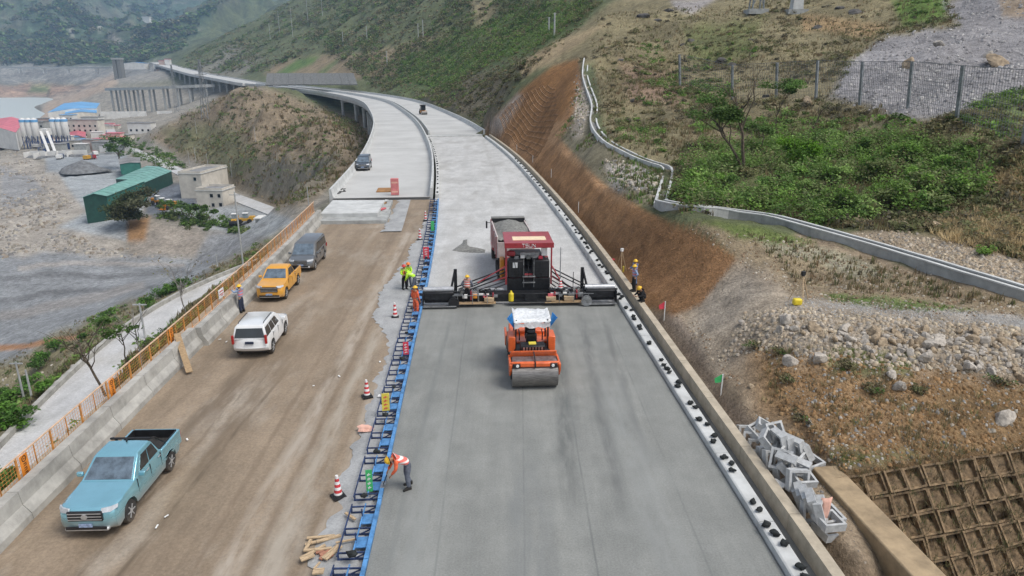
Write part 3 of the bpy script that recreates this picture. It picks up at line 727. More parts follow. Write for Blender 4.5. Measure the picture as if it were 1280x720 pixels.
# ------------------------------------------------------------------ carriageways
PAVE_END = 40.3
pavement('fresh_pavement', (.235, .240, .225), (.198, .204, .193), (.172, .179, .169), streak=(.9, .05, 1), fine=16,
         tracks=[(1.35, .03, .42, 20, 39, (.105, .112, .108), .75), (3.3, .02, .36, 20, 38, (.115, .12, .118), .7), (4.6, .02, .26, 23, 37, (.11, .115, .113), .6), (-3.6, .0, .15, 16, 38, (.15, .16, .155), .6), (-1.9, -.02, .05, 12, 39, (.13, .14, .135), .6), (.2, .01, .045, 10, 38, (.13, .14, .135), .6), (2.4, .004, .05, 10, 26, (.12, .13, .125), .7), (5.9, -.01, .05, 10, 36, (.13, .14, .135), .5), (-2.9, .0, .8, 14, 26, (.27, .28, .27), .5), (5.2, -.02, .9, 10, 30, (.26, .27, .262), .5), (.6, -.01, 1.0, 9, 22, (.17, .18, .18), .5)])
pavement('pavement_base', (.495, .495, .485), (.41, .41, .40), (.35, .345, .33), streak=(.5, .12, 1), fine=8,
         tracks=[(4.6, -.072, .5, 44, 150, (.36, .355, .34), .6), (-2.5, -.045, .6, 44, 150, (.40, .395, .38), .5)])
pavement('site_dirt', (.275, .214, .152), (.205, .157, .109), (.335, .29, .235), streak=(.8, .1, 1), fine=9,
         tracks=[(-7.9, -.025, .5, 8, 62, (.40, .35, .29), .75), (-5.9, -.01, .35, 10, 70, (.38, .33, .27), .6), (-10.9, -.03, .55, 10, 34, (.15, .112, .075), .7), (-13.6, .01, .4, 22, 32, (.13, .1, .07), .7), (-9.4, -.05, .4, 40, 74, (.37, .315, .25), .6), (-7.2, -.03, .16, 10, 60, (.17, .125, .085), .6), (-8.9, -.03, .16, 10, 60, (.17, .125, .085), .6), (-12.0, .03, .14, 14, 30, (.12, .09, .06), .8), (-13.2, .03, .14, 14, 30, (.12, .09, .06), .8), (-5.0, -.02, .7, 14, 55, (.37, .325, .27), .7), (-10.2, -.03, .9, 30, 60, (.2, .15, .1), .6), (-12.8, .0, .7, 26, 34, (.14, .105, .072), .8), (-6.8, -.02, .6, 12, 40, (.40, .36, .30), .6)])
pavement('grey_gravel', (.37, .375, .375), (.29, .295, .295), streak=(1, .6, 1), fine=11)
pavement('lane_concrete', (.50, .50, .50), (.43, .43, .425), (.40, .39, .37), streak=(.8, .1, 1), fine=6)
b = MB(); ys = ystations(6, PAVE_END); b.loft([[P(y, d, z) for d, z in ((0.0, -.35), (0.0, 0), (2, .0), (4, .0), (6, .0), (8, .0), (10, .0), (12, .0), (12, -.35))] for y in ys], close=False)
road = b.to('pavement', 'fresh_pavement'); struct(road)
base = struct(sheet('pavement_base', 6, 157, -.45, 12.02, -.22, 'pavement_base', nd=8))
b = MB(); dirt_rows = []
for y in ystations(4, 78.5):
    row = []
    for k in range(45):
        d = -11.75 + 11.4 * k / 44; p = P(y, d, 0)
        z = -.26 + .10 * (float(fbm(p.x * .9, p.y * .25, 4, 3)) - .5) + .05 * (float(fbm(p.x * 3, p.y * 1.2, 3, 4)) - .5)
        row.append((p.x, p.y, z))
    dirt_rows.append(row)
b.loft(dirt_rows, close=False); struct(b.to('dirt_carriageway', 'site_dirt', smooth=True))
# pale gravel strip beside the forms (its ragged edge lies on the dirt)
def gravel_patch(name, y0, y1, dfun, z):
    b = MB(); rows = []
    for y in np.arange(y0, y1 + .01, .2):
        d0, d1 = dfun(y); e = (float(fbm(y * .8, 3.1, 4)) - .5) * .9 + (float(fbm(y * 4.0, 9.1, 3)) - .5) * .5
        rows.append([P(y, d0 + e + (d1 - d0 - e) * k / 5, z - (.06 if k == 0 else 0)) for k in range(6)])
    b.loft(rows, close=False); return struct(b.to(name, 'grey_gravel', smooth=True))
def gs(y): return float(np.interp(y, [8, 16, 20, 26, 32, 35, 37, 40, 44, 50, 56, 62, 70], [-1.75, -1.65, -1.6, -1.5, -1.45, -1.55, -2.2, -3.1, -3.1, -2.4, -1.9, -1.5, -1.1]))
gravel_patch('gravel_strip', 8, 70, lambda y: (gs(y), -.35), -.175)
gravel_patch('gravel_track', 62, 78.2, lambda y: (-5.0 + (y - 62) * .02, -3.2), -.178)
# ------------------------------------------------------------------ right kerb, ditch and wall (in cast lengths)
kerb = thing('edge_kerb', 'long pale concrete edge kerb beside the pavement, dotted with dark bags', 'kerb')
wall = thing('side_wall', 'long tan concrete side wall along the foot of the brown slope', 'wall')
y = 6.0; k = 0
while y < 152:
    y2 = min(y + 4.0, 152); g = .012
    sweep('kerb_block', y + g, y2 - g, ((12.03, -.3), (12.05, .22), (12.1, .25), (12.52, .25), (12.56, .22), (12.56, -.3)), 'concrete_white', kerb)
    sweep('wall_block', y + g, y2 - g, ((12.98, -.4), (13.0, .5), (13.36, .5), (13.40, -.4)), 'concrete_tan', wall)
    y = y2; k += 1
struct(sheet('ditch_floor', 6, 152, 12.5, 13.05, -.12, 'concrete_dark', nd=2))
# ------------------------------------------------------------------ left barrier
bar = thing('concrete_barrier', 'long grey concrete barrier at the left edge of the dirt carriageway', 'barrier')
y = 5.0
while y < 68:
    y2 = min(y + 3.0, 68); o_ = -.28 if y < 33 else 0.0; g = .012
    sweep('barrier_block', y + g, y2 - g, ((-11.05 + o_, -.4), (-11.08 + o_, -.02), (-11.3 + o_, .30), (-11.36 + o_, .78), (-11.72 + o_, .78), (-11.78 + o_, -.7)), 'concrete_barrier', bar)
    y = y2
ledge = sweep('verge_ledge', 5, 69, ((-11.74, -.9), (-12.02, -.88), (-12.02, .3), (-12.75, .3), (-12.95, -.9)), 'concrete_tan')
ledge.name = 'edge_beam'; tag(ledge, 'narrow tan concrete ledge behind the grey barrier, carrying the orange fence', 'ledge')
# ------------------------------------------------------------------ left bridge (viaduct)
def viaduct(label, y0, y1, dl, dr, pier_list, gnd, side):
    t = thing('viaduct', label, 'bridge')
    sweep('deck', y0, y1, ((dl, -.28), (dl, -.03), (dl + .5, 0), (dr - .5, 0), (dr, -.03), (dr, -.28), (dr - 1.6, -.5), (dr - 1.9, -1.9), (dl + .6, -1.9), (dl + .5, -.5)), 'concrete_deck', t)
    for d0, s in ((dl, 1), (dr, -1)):
        y = y0
        while y < y1 - 1:
            y2 = min(y + max(10, y * .08), y1)
            sweep('parapet', y + .02, y2 - .02, ((d0 - s * .03, -.5), (d0 - s * .03, 1.02), (d0 + s * .22, 1.02), (d0 + s * .3, .35), (d0 + s * .46, .03), (d0 + s * .46, -.03)), 'concrete_white', t)
            y = y2
    for y in pier_list:
        for d in ((dl + .75), (dr - 2.6)):
            p = P(y, d); z0 = hz(p.x, p.y) - 1
            if z0 > p.z - 2.6: continue
            b = MB(); b.cyl((p.x, p.y, z0), (p.x, p.y, p.z - 2.5), .8, .8, 14); b.to('pier', 'concrete_grey', t, smooth=True)
        b = MB(); a, c = P(y, dl - .1, -2.5), P(y, dr - 1.0, -2.5); b.bar(a, c, 1.6, 1.1)
        p = P(y, dl + .75)
        if hz(p.x, p.y) - 1 < p.z - 2.6: b.to('pier_cap', 'concrete_grey', t, bevel=.06)
    return t
viaduct('curving pale concrete bridge deck at left, carrying the dark van', 78.8, 760, -12.3, -.75, [92, 112, 134, 158, 182, 206, 230, 256, 284, 316, 352, 396], -9, 0)
viaduct('curving pale concrete bridge deck at right, carrying the small roller', 158, 760, .15, 12.9, [165, 190, 218, 250, 286, 326, 372, 424], -5, 0)
# deck expansion joints
for y in (131, 205): struct(sheet('deck_joint', y, y + .12, -11.6, -1.3, .006, 'asphalt_dark', nd=2))
struct(sheet('deck_joint', 157.3, 158.1, .2, 12.4, .02, 'concrete_dark', nd=2))
struct(sheet('deck_joint', 78.45, 78.85, -11.9, -1.0, -.012, 'asphalt_dark', nd=2))
sb = sweep('joint_sill', 155.6, 157.2, ((0, -.3), (0, .04), (12.0, .04), (12.0, -.3)), 'concrete_white'); struct(sb)
# median kerb with bags, beyond the forms
mk = thing('median_kerb', 'pale concrete median kerb between the bridge parapet and the base, dotted with dark bags', 'kerb')
y = 79.0
while y < 155:
    sweep('kerb_block', y + .02, y + 3.98, ((-.42, -.4), (-.42, .26), (0.0, .26), (.03, -.3)), 'concrete_white', mk); y += 4
# far elevated road
fv = thing('far_viaduct', 'far white curving viaduct climbing along the hill foot at the upper left', 'bridge')
sweep('deck', 762, 1330, ((-14, -1.8), (-14, 1.4), (-13.4, 1.4), (-13.3, 0), (0, .05), (13.3, 0), (13.4, 1.2), (14, 1.2), (14, -1.8)), 'concrete_deck', fv)
for y in np.arange(785, 1300, 30):
    for d in (-9, 5):
        p = P(float(y), d); z0 = hz(p.x, p.y) - 2
        if z0 < p.z - 3: b = MB(); b.cyl((p.x, p.y, z0), (p.x, p.y, p.z - 1.7), 1.4, 1.4, 8); b.to('pier', 'concrete_grey', fv)
# ------------------------------------------------------------------ access lane below the left barrier
def lane_strip(name, o0, o1, z, mt, th=None, y0=3, y1=89, parent=None):
    b = MB(); rows = []
    for y in np.arange(y0, y1, 1.0):
        q = float(lane_l(y))
        if th: rows.append([(q + o0, y, z - th), (q + o0, y, z), (q + o1, y, z), (q + o1, y, z - th)])
        else: rows.append([(q + o0 + (o1 - o0) * k / 4, y, z) for k in range(5)])
    b.loft(rows, close=bool(th)); return b.to(name, mt, parent, smooth=not th)
struct(lane_strip('access_road', 0, 4.3, LANE_Z, 'lane_concrete'))
tag(lane_strip('lane_kerb', -.32, .02, LANE_Z + .42, 'concrete_barrier', .9), 'low grey parapet along the valley side of the access lane', 'kerb')
# ------------------------------------------------------------------ orange site fence, one thing per panel
def fence_proto(plate, toe):
    t = thing('site_fence', 'orange steel mesh fence panel on the ledge behind the barrier', 'fence', group='orange fence panels along the barrier')
    b = MB(); b.box((0, 0, .56), (.05, .07, 1.12)); b.to('post', 'fence_orange', t)
    b = MB(); b.box((0, 1.0, 1.12), (.05, 1.98, .05)); b.to('top_rail', 'fence_pale', t)
    b = MB(); b.box((0, 1.0, .1), (.06, 1.94, .06)); b.to('bottom_rail', 'fence_pale', t)
    b = MB(); b.box((0, 1.0, .6), (.03, .03, 1.0)); b.to('upright', 'fence_orange', t)
    b = MB()
    for k in range(12): b.box((-.012, .14 + k * .152, .61), (.008, .008, .98))
    for k in range(7): b.box((-.012, 1.0, .2 + k * .13), (.008, 1.94, .008))
    b.to('wire_mesh', 'fence_orange', t)
    if toe:
        b = MB(); b.box((.045, 1.0, .2), (.02, 1.94, .2)); tb = b.to('toe_board', 'toe_yellow', t)
        for k in range(8):
            b = MB(); y0 = .12 + k * .235; b.poly([(.0575, y0, .11), (.0575, y0 + .1, .11), (.0575, y0 + .17, .29), (.0575, y0 + .07, .29)], .004, Vector((1, 0, 0))); b.to('stripe', 'black', tb)
    if plate:
        b = MB(); b.box((.05, .32, .66), (.02, .42, .86)); pl = b.to('warning_plate', 'plate_orange', t, bevel=.01)
        b = MB()
        for k in range(10):
            a0, a1 = 2 * pi * k / 10, 2 * pi * (k + 1) / 10
            b.bar((.063, .32 + .1 * cos(a0), .94 + .1 * sin(a0)), (.063, .32 + .1 * cos(a1), .94 + .1 * sin(a1)), .006, .03)
        b.box((.063, .32, .94), (.006, .08, .03)); b.to('symbol', 'black', pl)
        b = MB()
        for r in range(3):
            z = .72 - r * .16; b.box((.063, .32, z + .05), (.006, .16, .022)); b.box((.063, .32, z), (.006, .022, .11)); b.box((.063, .27, z - .03), (.006, .07, .02)); b.box((.063, .38, z - .01), (.006, .022, .08))
        b.to('lettering', 'black', pl)
    return t
protos = {}
y = 9.0; k = 0
while y < 68:
    key = (k % 3 == 0 and y < 36, y < 34 and k % 5 != 4)
    if key not in protos: protos[key] = o = fence_proto(*key)
    else: o = copy_tree(protos[key])
    if key[0]: o['label'] = 'orange mesh fence panel bearing an upright orange warning plate'; o['group'] = 'orange fence panels with warning plates'
    elif key[1]: o['label'] = 'orange mesh fence panel with yellow and black striped toe board'; o['group'] = 'orange fence panels with striped boards'
    else: o['label'] = 'plain orange mesh fence panel on the ledge behind the barrier'
    p = P(y, -12.2, .3); o.location = p; o.rotation_euler = (0, 0, heading(y + 1)); y += 2.0; k += 1
# leaning plank and small posters on the barrier
b = MB(); b.bar(P(31.2, -10.6, -.1), P(33.6, -12.0, 1.0), .3, .05); tag(b.to('leaning_plank', 'plank'), 'brown plank leaning against the grey barrier', 'plank')
p = P(40.5, -12.14, .95); b = MB(); b.box((0, 0, 0), (.02, .75, .55)); o = b.to('poster', 'sign_white', bevel=.004); o.location = p; tag(o, 'small pale poster tied on the orange fence beyond the leaning plank', 'poster')
b = MB(); b.box((.014, 0, .12), (.006, .5, .06)); b.box((.014, 0, -.05), (.006, .6, .05)); b.box((.014, .1, -.15), (.006, .3, .04)); b.to('lettering', 'cone_red', o)
# ------------------------------------------------------------------ valley: sheds, house, plant
def gable_shed(name, label, corners, h, roofm, wallm, rise=1.2, cat='shed', dark=None):
    """corners: four ground points in order (front-left, front-right, back-right, back-left)"""
    c = [Vector(q) for q in corners]; o = thing(name, label, cat, c[0]); c = [q - c[0] for q in c]; up = Vector((0, 0, h)); rs = Vector((0, 0, h + rise))
    for i, (a, d) in enumerate(zip(c, c[1:] + c[:1])):
        b = MB(); n = Vector((0, 0, 1)).cross(d - a).normalized()
        m_ = (a + d) / 2
        pts = [a, d, d + up, m_ + rs, a + up] if i in (0, 2) else [a, d, d + up, a + up]
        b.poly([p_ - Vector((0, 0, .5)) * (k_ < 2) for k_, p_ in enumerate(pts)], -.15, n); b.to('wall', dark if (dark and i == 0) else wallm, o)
    f, k = (c[0] + c[1]) / 2 + rs, (c[2] + c[3]) / 2 + rs; ov = .5
    ln = (k - f).normalized() * ov
    for a, d in ((c[0], c[3]), (c[1], c[2])):
        wdir = ((a + up) - f).normalized() * ov
        b = MB(); b.poly([f - ln, a + up - ln + wdir, d + up + ln + wdir, k + ln], .12, Vector((0, 0, 1)))
        rf = b.to('roof', roofm, o)
        b = MB()
        for j in range(1, 8):
            t_ = j / 8; q0, q1 = f.lerp(k, t_), (a + up).lerp(d + up, t_); b.bar(q0 + Vector((0, 0, .16)), q1 + wdir + Vector((0, 0, .16)), .14, .1)
        b.to('roof_rib', roofm, rf)
    return o
Y0 = -33.0
def gq(px, py, z=Y0): return G(px, py, z)
gable_shed('shed', 'long green metal shed, its dark end wall facing the gravel yard', [gq(110, 277, -34.2), gq(138, 275, -34.2), gq(184, 253, -34.2), gq(154, 255, -34.2)], 8.2, 'green_roof', 'green_sheet', 1.0, dark='green_dark')
gable_shed('shed', 'green roofed shed with open dark side, behind the longer one', [gq(148, 240), gq(178, 247), gq(216, 229), gq(186, 222)], 5.2, 'green_roof', 'green_dark', .8)
gable_shed('shed', 'small dark green cabin beside the far end of the green sheds', [gq(152, 217), gq(176, 215), gq(176, 208), gq(152, 210)], 4.5, 'roof_grey', 'green_sheet', .4)
# house of two blocks with windows
def house(label, px, py, w, dpt, h, rz, z, wins, parts=True):
    o = thing('house', label, 'house', gq(px, py, z), rz)
    b = MB(); b.box((0, 0, h / 2 - .3), (w, dpt, h + .6)); b.to('wall', 'cream_wall', o, bevel=.05)
    b = MB(); b.box((0, 0, h + .06), (w + .5, dpt + .5, .24)); rf = b.to('roof', 'concrete_white', o)
    b = MB(); b.box((0, 0, h + .2), (w - .5, dpt - .5, .06)); b.to('roof_sheet', 'roof_grey', rf)
    for sx, sy, ww, dd in ((0, 1, w, .2), (0, -1, w, .2), (1, 0, .2, dpt), (-1, 0, .2, dpt)):
        b = MB(); b.box((sx * (w / 2 - .1), sy * (dpt / 2 - .1), h + .55), (ww - (.5 if sx == 0 else 0), dd, .8)); b.to('roof_parapet', 'cream_wall', rf)
    for face, u, zc, ww, hh in wins:
        if face == 'f': c, s = (u, -dpt / 2 - .03, zc), (ww, .12, hh); cp = (u, -dpt / 2 - .1, zc); cs = (ww * .84, .04, hh * .84)
        else: c, s = (-w / 2 - .03, u, zc), (.12, ww, hh); cp = (-w / 2 - .1, u, zc); cs = (.04, ww * .84, hh * .84)
        b = MB(); b.box(c, s); fr = b.to('window', 'silver', o); b = MB(); b.box(cp, cs); b.to('pane', 'window_dark', fr)
    return o
house('cream two storey house with small dark windows in its near front', 272, 258, 9.8, 9, 6.4, radians(-6), Y0, [('f', 0.8, 4.7, 1.3, 1.4), ('f', 3.6, 4.7, 1.2, 1.4), ('f', 1.0, 1.4, 1.2, 1.4), ('f', 3.8, 1.5, 1.3, 1.5)] + [('l', q, zz, 1.2, 1.4) for q in (-3, 0, 3) for zz in (1.7, 4.7)])
house('cream house block with a cluttered flat roof, behind the two storey front', 258, 243, 9, 20, 9.5, radians(-6), Y0, [('f', 2, 7.6, 1.2, 1.4)] + [('l', q, zz, 1.3, 1.5) for q in (-8, -5, -2, 1, 4, 7) for zz in (1.8, 4.8, 7.7)])
# tailings: gravel heap in the yard
b = MB(); c0 = gq(104, 213, -33.5); rr = 9.5
rings = []
for k in range(9):
    t_ = k / 8; r_ = rr * (1 - t_) ** .85 + .3; rings.append([(c0.x + r_ * 1.25 * cos(a) * (1 + .15 * sin(3 * a + k)), c0.y + r_ * sin(a) * (1 + .12 * cos(4 * a)), c0.z - .5 + 5.4 * t_) for a in np.linspace(0, 2 * pi, 28, endpoint=False)])
b.loft(rings); tag(b.to('gravel_heap', 'gravel_pile', smooth=True), 'grey cone of gravel heaped in the pale yard', 'gravel heap')
# batching plant: white/red shed, eight silos on a blue frame, conveyors
gable_shed('shed', 'white and red roofed shed beside the silos at the left edge', [gq(-14, 182, -35.5), gq(24, 187, -35.5), gq(34, 168, -35.5), gq(4, 165, -35.5)], 11, 'red_roof', 'white_wall', 2)
def silo(px, py, label):
    p = gq(px, py, -35.5); o = thing('silo', label, 'silo', p, group='white cement silos')
    b = MB(); b.lathe([(.4, 5), (2.1, 8), (2.1, 18), (1.2, 19.2), (.2, 19.6)], 16); b.to('tank', 'white_wall', o, smooth=True)
    b = MB()
    for a in range(4): x, y = 1.9 * cos(a * pi / 2 + .7), 1.9 * sin(a * pi / 2 + .7); b.bar((x, y, -1), (x, y, 8.4), .35)
    b.bar((1.4, 1.2, 1), (-1.4, 1.2, 7), .2); b.bar((-1.4, -1.2, 1), (1.4, -1.2, 7), .2); b.to('frame', 'blue_steel', o)
    b = MB(); b.lathe([(2.16, 16.8), (2.2, 17), (2.2, 18.2), (2.16, 18.4)], 16); b.to('band', 'blue_roof', o)
for k, px in enumerate((35, 42, 49)): silo(px, 185, ('leftmost', 'middle', 'rightmost')[k] + ' white cement silo on blue legs in the left row of three')
for k, px in enumerate((72, 79, 86)): silo(px, 184, ('leftmost', 'middle', 'rightmost')[k] + ' white cement silo on blue legs in the right row of three')
o = thing('mixer_tower', 'blue steel mixing tower standing between the two rows of silos', 'tower', gq(61, 186, -35.5))
b = MB(); b.box((0, 0, 11), (5, 5, 4)); b.to('mixer_house', 'white_wall', o)
b = MB()
for sx in (-2, 2):
    for sy in (-2, 2): b.bar((sx, sy, -1), (sx, sy, 10), .5)
b.to('frame', 'blue_steel', o); b = MB(); b.box((0, 0, 4.5), (4.4, 4.4, 5)); b.to('hopper', 'blue_steel', o)
for k, px in enumerate((60, 68)):
    a = gq(px + 2, 193.5, -35); o = thing('conveyor', ('left', 'right')[k] + ' one of two white inclined conveyors rising to the mixing tower', 'conveyor', a)
    b = MB(); e_ = gq(px - 5, 186, -35.5) - a; b.bar((0, 0, .6), (e_.x, e_.y, 11), 1.5, 1.3); b.to('gallery', 'white_wall', o)
    b = MB(); b.bar((e_.x * .5, e_.y * .5, -1), (e_.x * .5, e_.y * .5, 5.3), .4); b.to('leg', 'steel', o)
for k, (px, py, w_) in enumerate(((44, 196, 9), (56, 197, 9), (70, 196, 9), (84, 195, 9), (97, 195, 9))):
    o = thing('aggregate_bin', 'white walled aggregate bin in front of the silos', 'bin', gq(px, py, -35), radians(3), group='white aggregate bins')
    for c_, s_ in (((0, 3, 1.4), (w_ - .6, .4, 3.6)), ((-w_ / 2, 0, 1.2), (.4, 6, 3.2))):
        b = MB(); b.box(c_, s_); b.to('wall', 'white_wall', o)
    b = MB(); b.box((0, 0, .25), (w_ - .8, 5, 1.2), taper=.6); b.to('gravel_fill', 'gravel_pile', o)
gable_shed('shed', 'wide blue roofed factory hall near the river bend', [gq(62, 152, -36), gq(122, 146, -36), gq(126, 138, -36), gq(82, 138, -36)], 9, 'blue_roof', 'white_wall', 2)
gable_shed('shed', 'low blue roofed building right of the silos', [gq(84, 152.5, -36), gq(122, 151, -36), gq(122, 147, -36), gq(84, 148, -36)], 8, 'blue_roof', 'cream_wall', 1.5)
gable_shed('shed', 'pink roofed low shed right of the silo rows', [gq(88, 178, -35.5), gq(108, 180, -35.5), gq(108, 172, -35.5), gq(90, 171, -35.5)], 4.5, 'red_roof', 'pink_wall', 1.2)
BL = [(66, 165, 22, 11, 'pink_wall', 'pinkish long block behind the silos'), (106, 172, 26, 13, 'cream_wall', 'pale block with flat roof right of the silos'), (86, 160, 12, 12, 'white_wall', 'small white block under the blue hall'), (114, 156, 18, 7, 'white_wall', 'white low block beside the bare hillock'), (52, 172, 8, 12, 'concrete_grey', 'grey concrete tower block beside the silos'), (118, 186, 16, 5, 'white_wall', 'white site cabin at the edge of the grey yard'), (100, 186, 12, 5, 'cream_wall', 'pale site cabin right of the conveyors'), (176, 166, 17, 7, 'white_wall', 'white box building beside the tunnel mouth'), (150, 176, 14, 4, 'cream_wall', 'cream hut by the winding white lane'), (137, 181, 9, 4, 'roof_grey', 'grey hut by the winding white lane')]
for px, py, w_, h_, mt, lb in BL:
    o = thing('block_building', lb, 'building', surf(px, py, 150), radians(random.uniform(-8, 8)))
    b = MB(); b.box((0, 3, h_ / 2 - .5), (w_, 8, h_ + 1)); b.to('wall', mt, o)
    b = MB(); b.box((0, 3, h_ + .2), (w_ + .8, 8.8, .4)); b.to('roof', 'blue_roof' if px == 86 else 'roof_grey', o)
    n_ = max(2, int(w_ / 4))
    for r_ in range(max(1, int(h_ / 3.6))):
        for k in range(n_):
            b = MB(); b.box((-w_ / 2 + (k + .5) * w_ / n_, -1.03, 1.9 + r_ * 3.4), (1.5, .12, 1.5)); b.to('window', 'window_dark', o)
rb = random.Random(31)
for k in range(34):
    px, py = rb.uniform(66, 150), rb.uniform(150, 190); w_, h_ = rb.uniform(6, 15), rb.uniform(3, 6.5); o = thing('plant_hut', 'small hut among the plant buildings near the river', 'hut', surf(px, py, 150), rb.uniform(-.3, .3), 'small huts of the plant')
    b = MB(); b.box((0, 0, h_ / 2 - .5), (w_, 5, h_ + 1)); b.to('wall', rb.choice(('white_wall', 'white_wall', 'cream_wall', 'pink_wall', 'concrete_grey', 'blue_steel')), o); b = MB(); b.box((0, 0, h_ + .1), (w_ + .6, 5.6, .35)); b.to('roof', rb.choice(('roof_grey', 'white_wall', 'blue_roof', 'red_roof', 'roof_grey')), o)
for k in range(14):
    px, py = rb.uniform(40, 130), rb.uniform(190, 200) if k < 8 else rb.uniform(176, 190); o = thing('parked_lorry', 'small lorry parked around the batching plant', 'lorry', surf(px, py, 150), rb.uniform(0, 3), 'lorries at the batching plant')
    b = MB(); b.box((-.8, 0, 1.6), (4.6, 2.4, 1.8)); b.to('body', rb.choice(('blue_steel', 'white_wall', 'machine_yellow', 'concrete_dark')), o); b = MB(); b.box((2.6, 0, 1.5), (1.8, 2.3, 2.2)); b.to('cab', rb.choice(('white_wall', 'blue_steel', 'machine_red')), o)
    for sx in (-2.2, 2.4): b = MB(); b.cyl((sx, -1.2, .5), (sx, 1.2, .5), .5, .5, 10); b.to('wheel', 'rubber', o)
# long white hoarding wall and dark tunnel mouth under the second viaduct
o = thing('hoarding_wall', 'long white retaining wall below the many legged viaduct', 'wall')
a, c_ = gq(126, 148, -35), gq(216, 147, -35)
for k in range(14):
    if k in (9, 10): continue
    p, q = a.lerp(c_, k / 14), a.lerp(c_, (k + .96) / 14); b = MB(); b.bar(p + Vector((0, 0, 3)), q + Vector((0, 0, 3)), .6, 8); b.to('panel', 'white_wall', o)
# second viaduct, lower, with many piers
def deck_line(name, label, pts, w, th, step, zb, pm='concrete_grey'):
    o = thing(name, label, 'bridge'); pts = [Vector(p) for p in pts]
    rows = []
    for i, p in enumerate(pts):
        t_ = (pts[min(i + 1, len(pts) - 1)] - pts[max(i - 1, 0)]); n = Vector((t_.y, -t_.x, 0)).normalized()
        rows.append([p - n * w / 2 + Vector((0, 0, 1)), p - n * w / 2 - Vector((0, 0, th)), p + n * w / 2 - Vector((0, 0, th)), p + n * w / 2 + Vector((0, 0, 1)), p + n * (w / 2 - .4), p - n * (w / 2 - .4)])
    b = MB(); b.loft(rows); b.to('deck', 'concrete_grey', o)
    for p, q in zip(pts[:-1], pts[1:]):
        n_ = max(1, int((q - p).length / step)); t_ = (q - p).normalized(); n = Vector((t_.y, -t_.x, 0)).normalized()
        for k in range(n_):
            c = p.lerp(q, (k + .5) / n_)
            for s_ in (-1, 1):
                e = c + n * s_ * w * .3; z0 = min(hz(e.x, e.y) - 2, c.z - th - 3) if zb is None else c.z - 14
                b = MB(); b.cyl((e.x, e.y, z0), (e.x, e.y, c.z - th), 1.25, 1.25, 8); b.to('pier', pm, o)
    return o
deck_line('low_viaduct', 'grey lower viaduct standing on many tall thin piers', [GD(136, 111, 900), GD(180, 110, 880), GD(215, 108.5, 870), GD(245, 107, 870), GD(268, 106.5, 880)], 12, 2.2, 14, None)
deck_line('far_bridge', 'thin pale bridge line across the valley foot at the upper left', [GD(-20, 84, 1800), GD(100, 84.5, 1750), GD(142, 84, 1700)], 10, 2.5, 60, 0, 'concrete_white')
for k, (px, w_) in enumerate(((147.5, 12), (153, 12))):
    p = GD(px, 97, 1250); o = thing('bridge_tower', ('left', 'right')[k] + ' one of two blunt grey concrete towers at the viaduct end', 'tower', p)
    b = MB(); b.box((0, 0, 8), (w_ * .55, 12, 44), taper=.9); b.to('shaft', 'concrete_dark', o); b = MB(); b.box((0, 0, 31), (w_ * .62, 13, 3)); b.to('cap', 'concrete_grey', o)
p = GD(171, 82, 1300); gable_shed('shed', 'small light blue roofed shed at the far end of the white viaduct', [p + Vector((-18, -8, -6)), p + Vector((18, -8, -6)), p + Vector((18, 8, -6)), p + Vector((-18, 8, -6))], 10, 'blue_roof', 'white_wall', 2)
for k, (px, py, D_, w_) in enumerate(((184, 27.5, 4200, 26), (205, 33, 4200, 30), (219, 32, 4200, 44), (228, 36, 4200, 20))):
    p = surf(px, py, 2500, 6000); o = thing('far_house', 'tiny white house on the hazy far mountainside', 'house', p, group='white houses on the far mountain')
    b = MB(); b.box((0, 0, 6), (w_, 16, 20)); b.to('wall', 'white_wall', o); b = MB(); b.box((0, 0, 17), (w_ + 3, 19, 3)); b.to('roof', 'white_wall', o)
for k, (px, py) in enumerate(((196, 84), (203, 80), (206, 86), (199, 88), (210, 78))):
    p = GD(px, py, 1250); o = thing('far_cabin', 'tiny white cabin beside the far viaduct end', 'cabin', p, group='white cabins at the far viaduct end'); b = MB(); b.box((0, 0, 1), (9, 6, 8)); b.to('wall', 'white_wall' if k % 2 == 0 else 'pink_wall', o); b = MB(); b.box((0, 0, 5.2), (10, 7, .6)); b.to('roof', 'red_roof' if k in (1, 4) else 'white_wall', o)
# white lane winding past the house to the spur foot
b = MB(); rows = []
LNs = [Vector((0, 0, 0))] * 0
for i in range(len(LN) - 1):
    for k in range(12): LNs.append(LN[i].lerp(LN[i + 1], k / 12))
LNs.append(LN[-1])
for i, p in enumerate(LNs):
    t_ = LNs[min(i + 1, len(LNs) - 1)] - LNs[max(i - 1, 0)]; n = Vector((t_.y, -t_.x, 0)).normalized() * 3.2
    l_, r_ = p - n, p + n; z = p.z + .05
    rows.append([(l_.x, l_.y, z - 1.5), (l_.x, l_.y, z), (r_.x, r_.y, z), (r_.x, r_.y, z - 1.5)])
b.loft(rows, close=False); struct(b.to('valley_lane', 'lane_concrete'))
# shotcrete retaining face above the far bend, and the grey cut
o = thing('retaining_face', 'grey sprayed concrete cut face above the far bend of the bridge', 'wall')
for k in range(12):
    ps = [GD(332 + k * 9.6, 107 - (.15 * k if k < 4 else .6), 560 - k * 9), GD(332 + (k + .98) * 9.6, 107 - (.15 * k if k < 4 else .6) + .3, 560 - (k + .98) * 9)]
    up_ = [GD(334 + k * 9.0, 92.5, 583 - k * 9), GD(334 + (k + .98) * 9.0, 92.5, 583 - (k + .98) * 9)]
    b = MB(); b.poly([ps[0], ps[1], up_[1], up_[0]], 1.2, Vector((0.2, -1, .6)).normalized()); b.to('panel', 'concrete_dark', o)
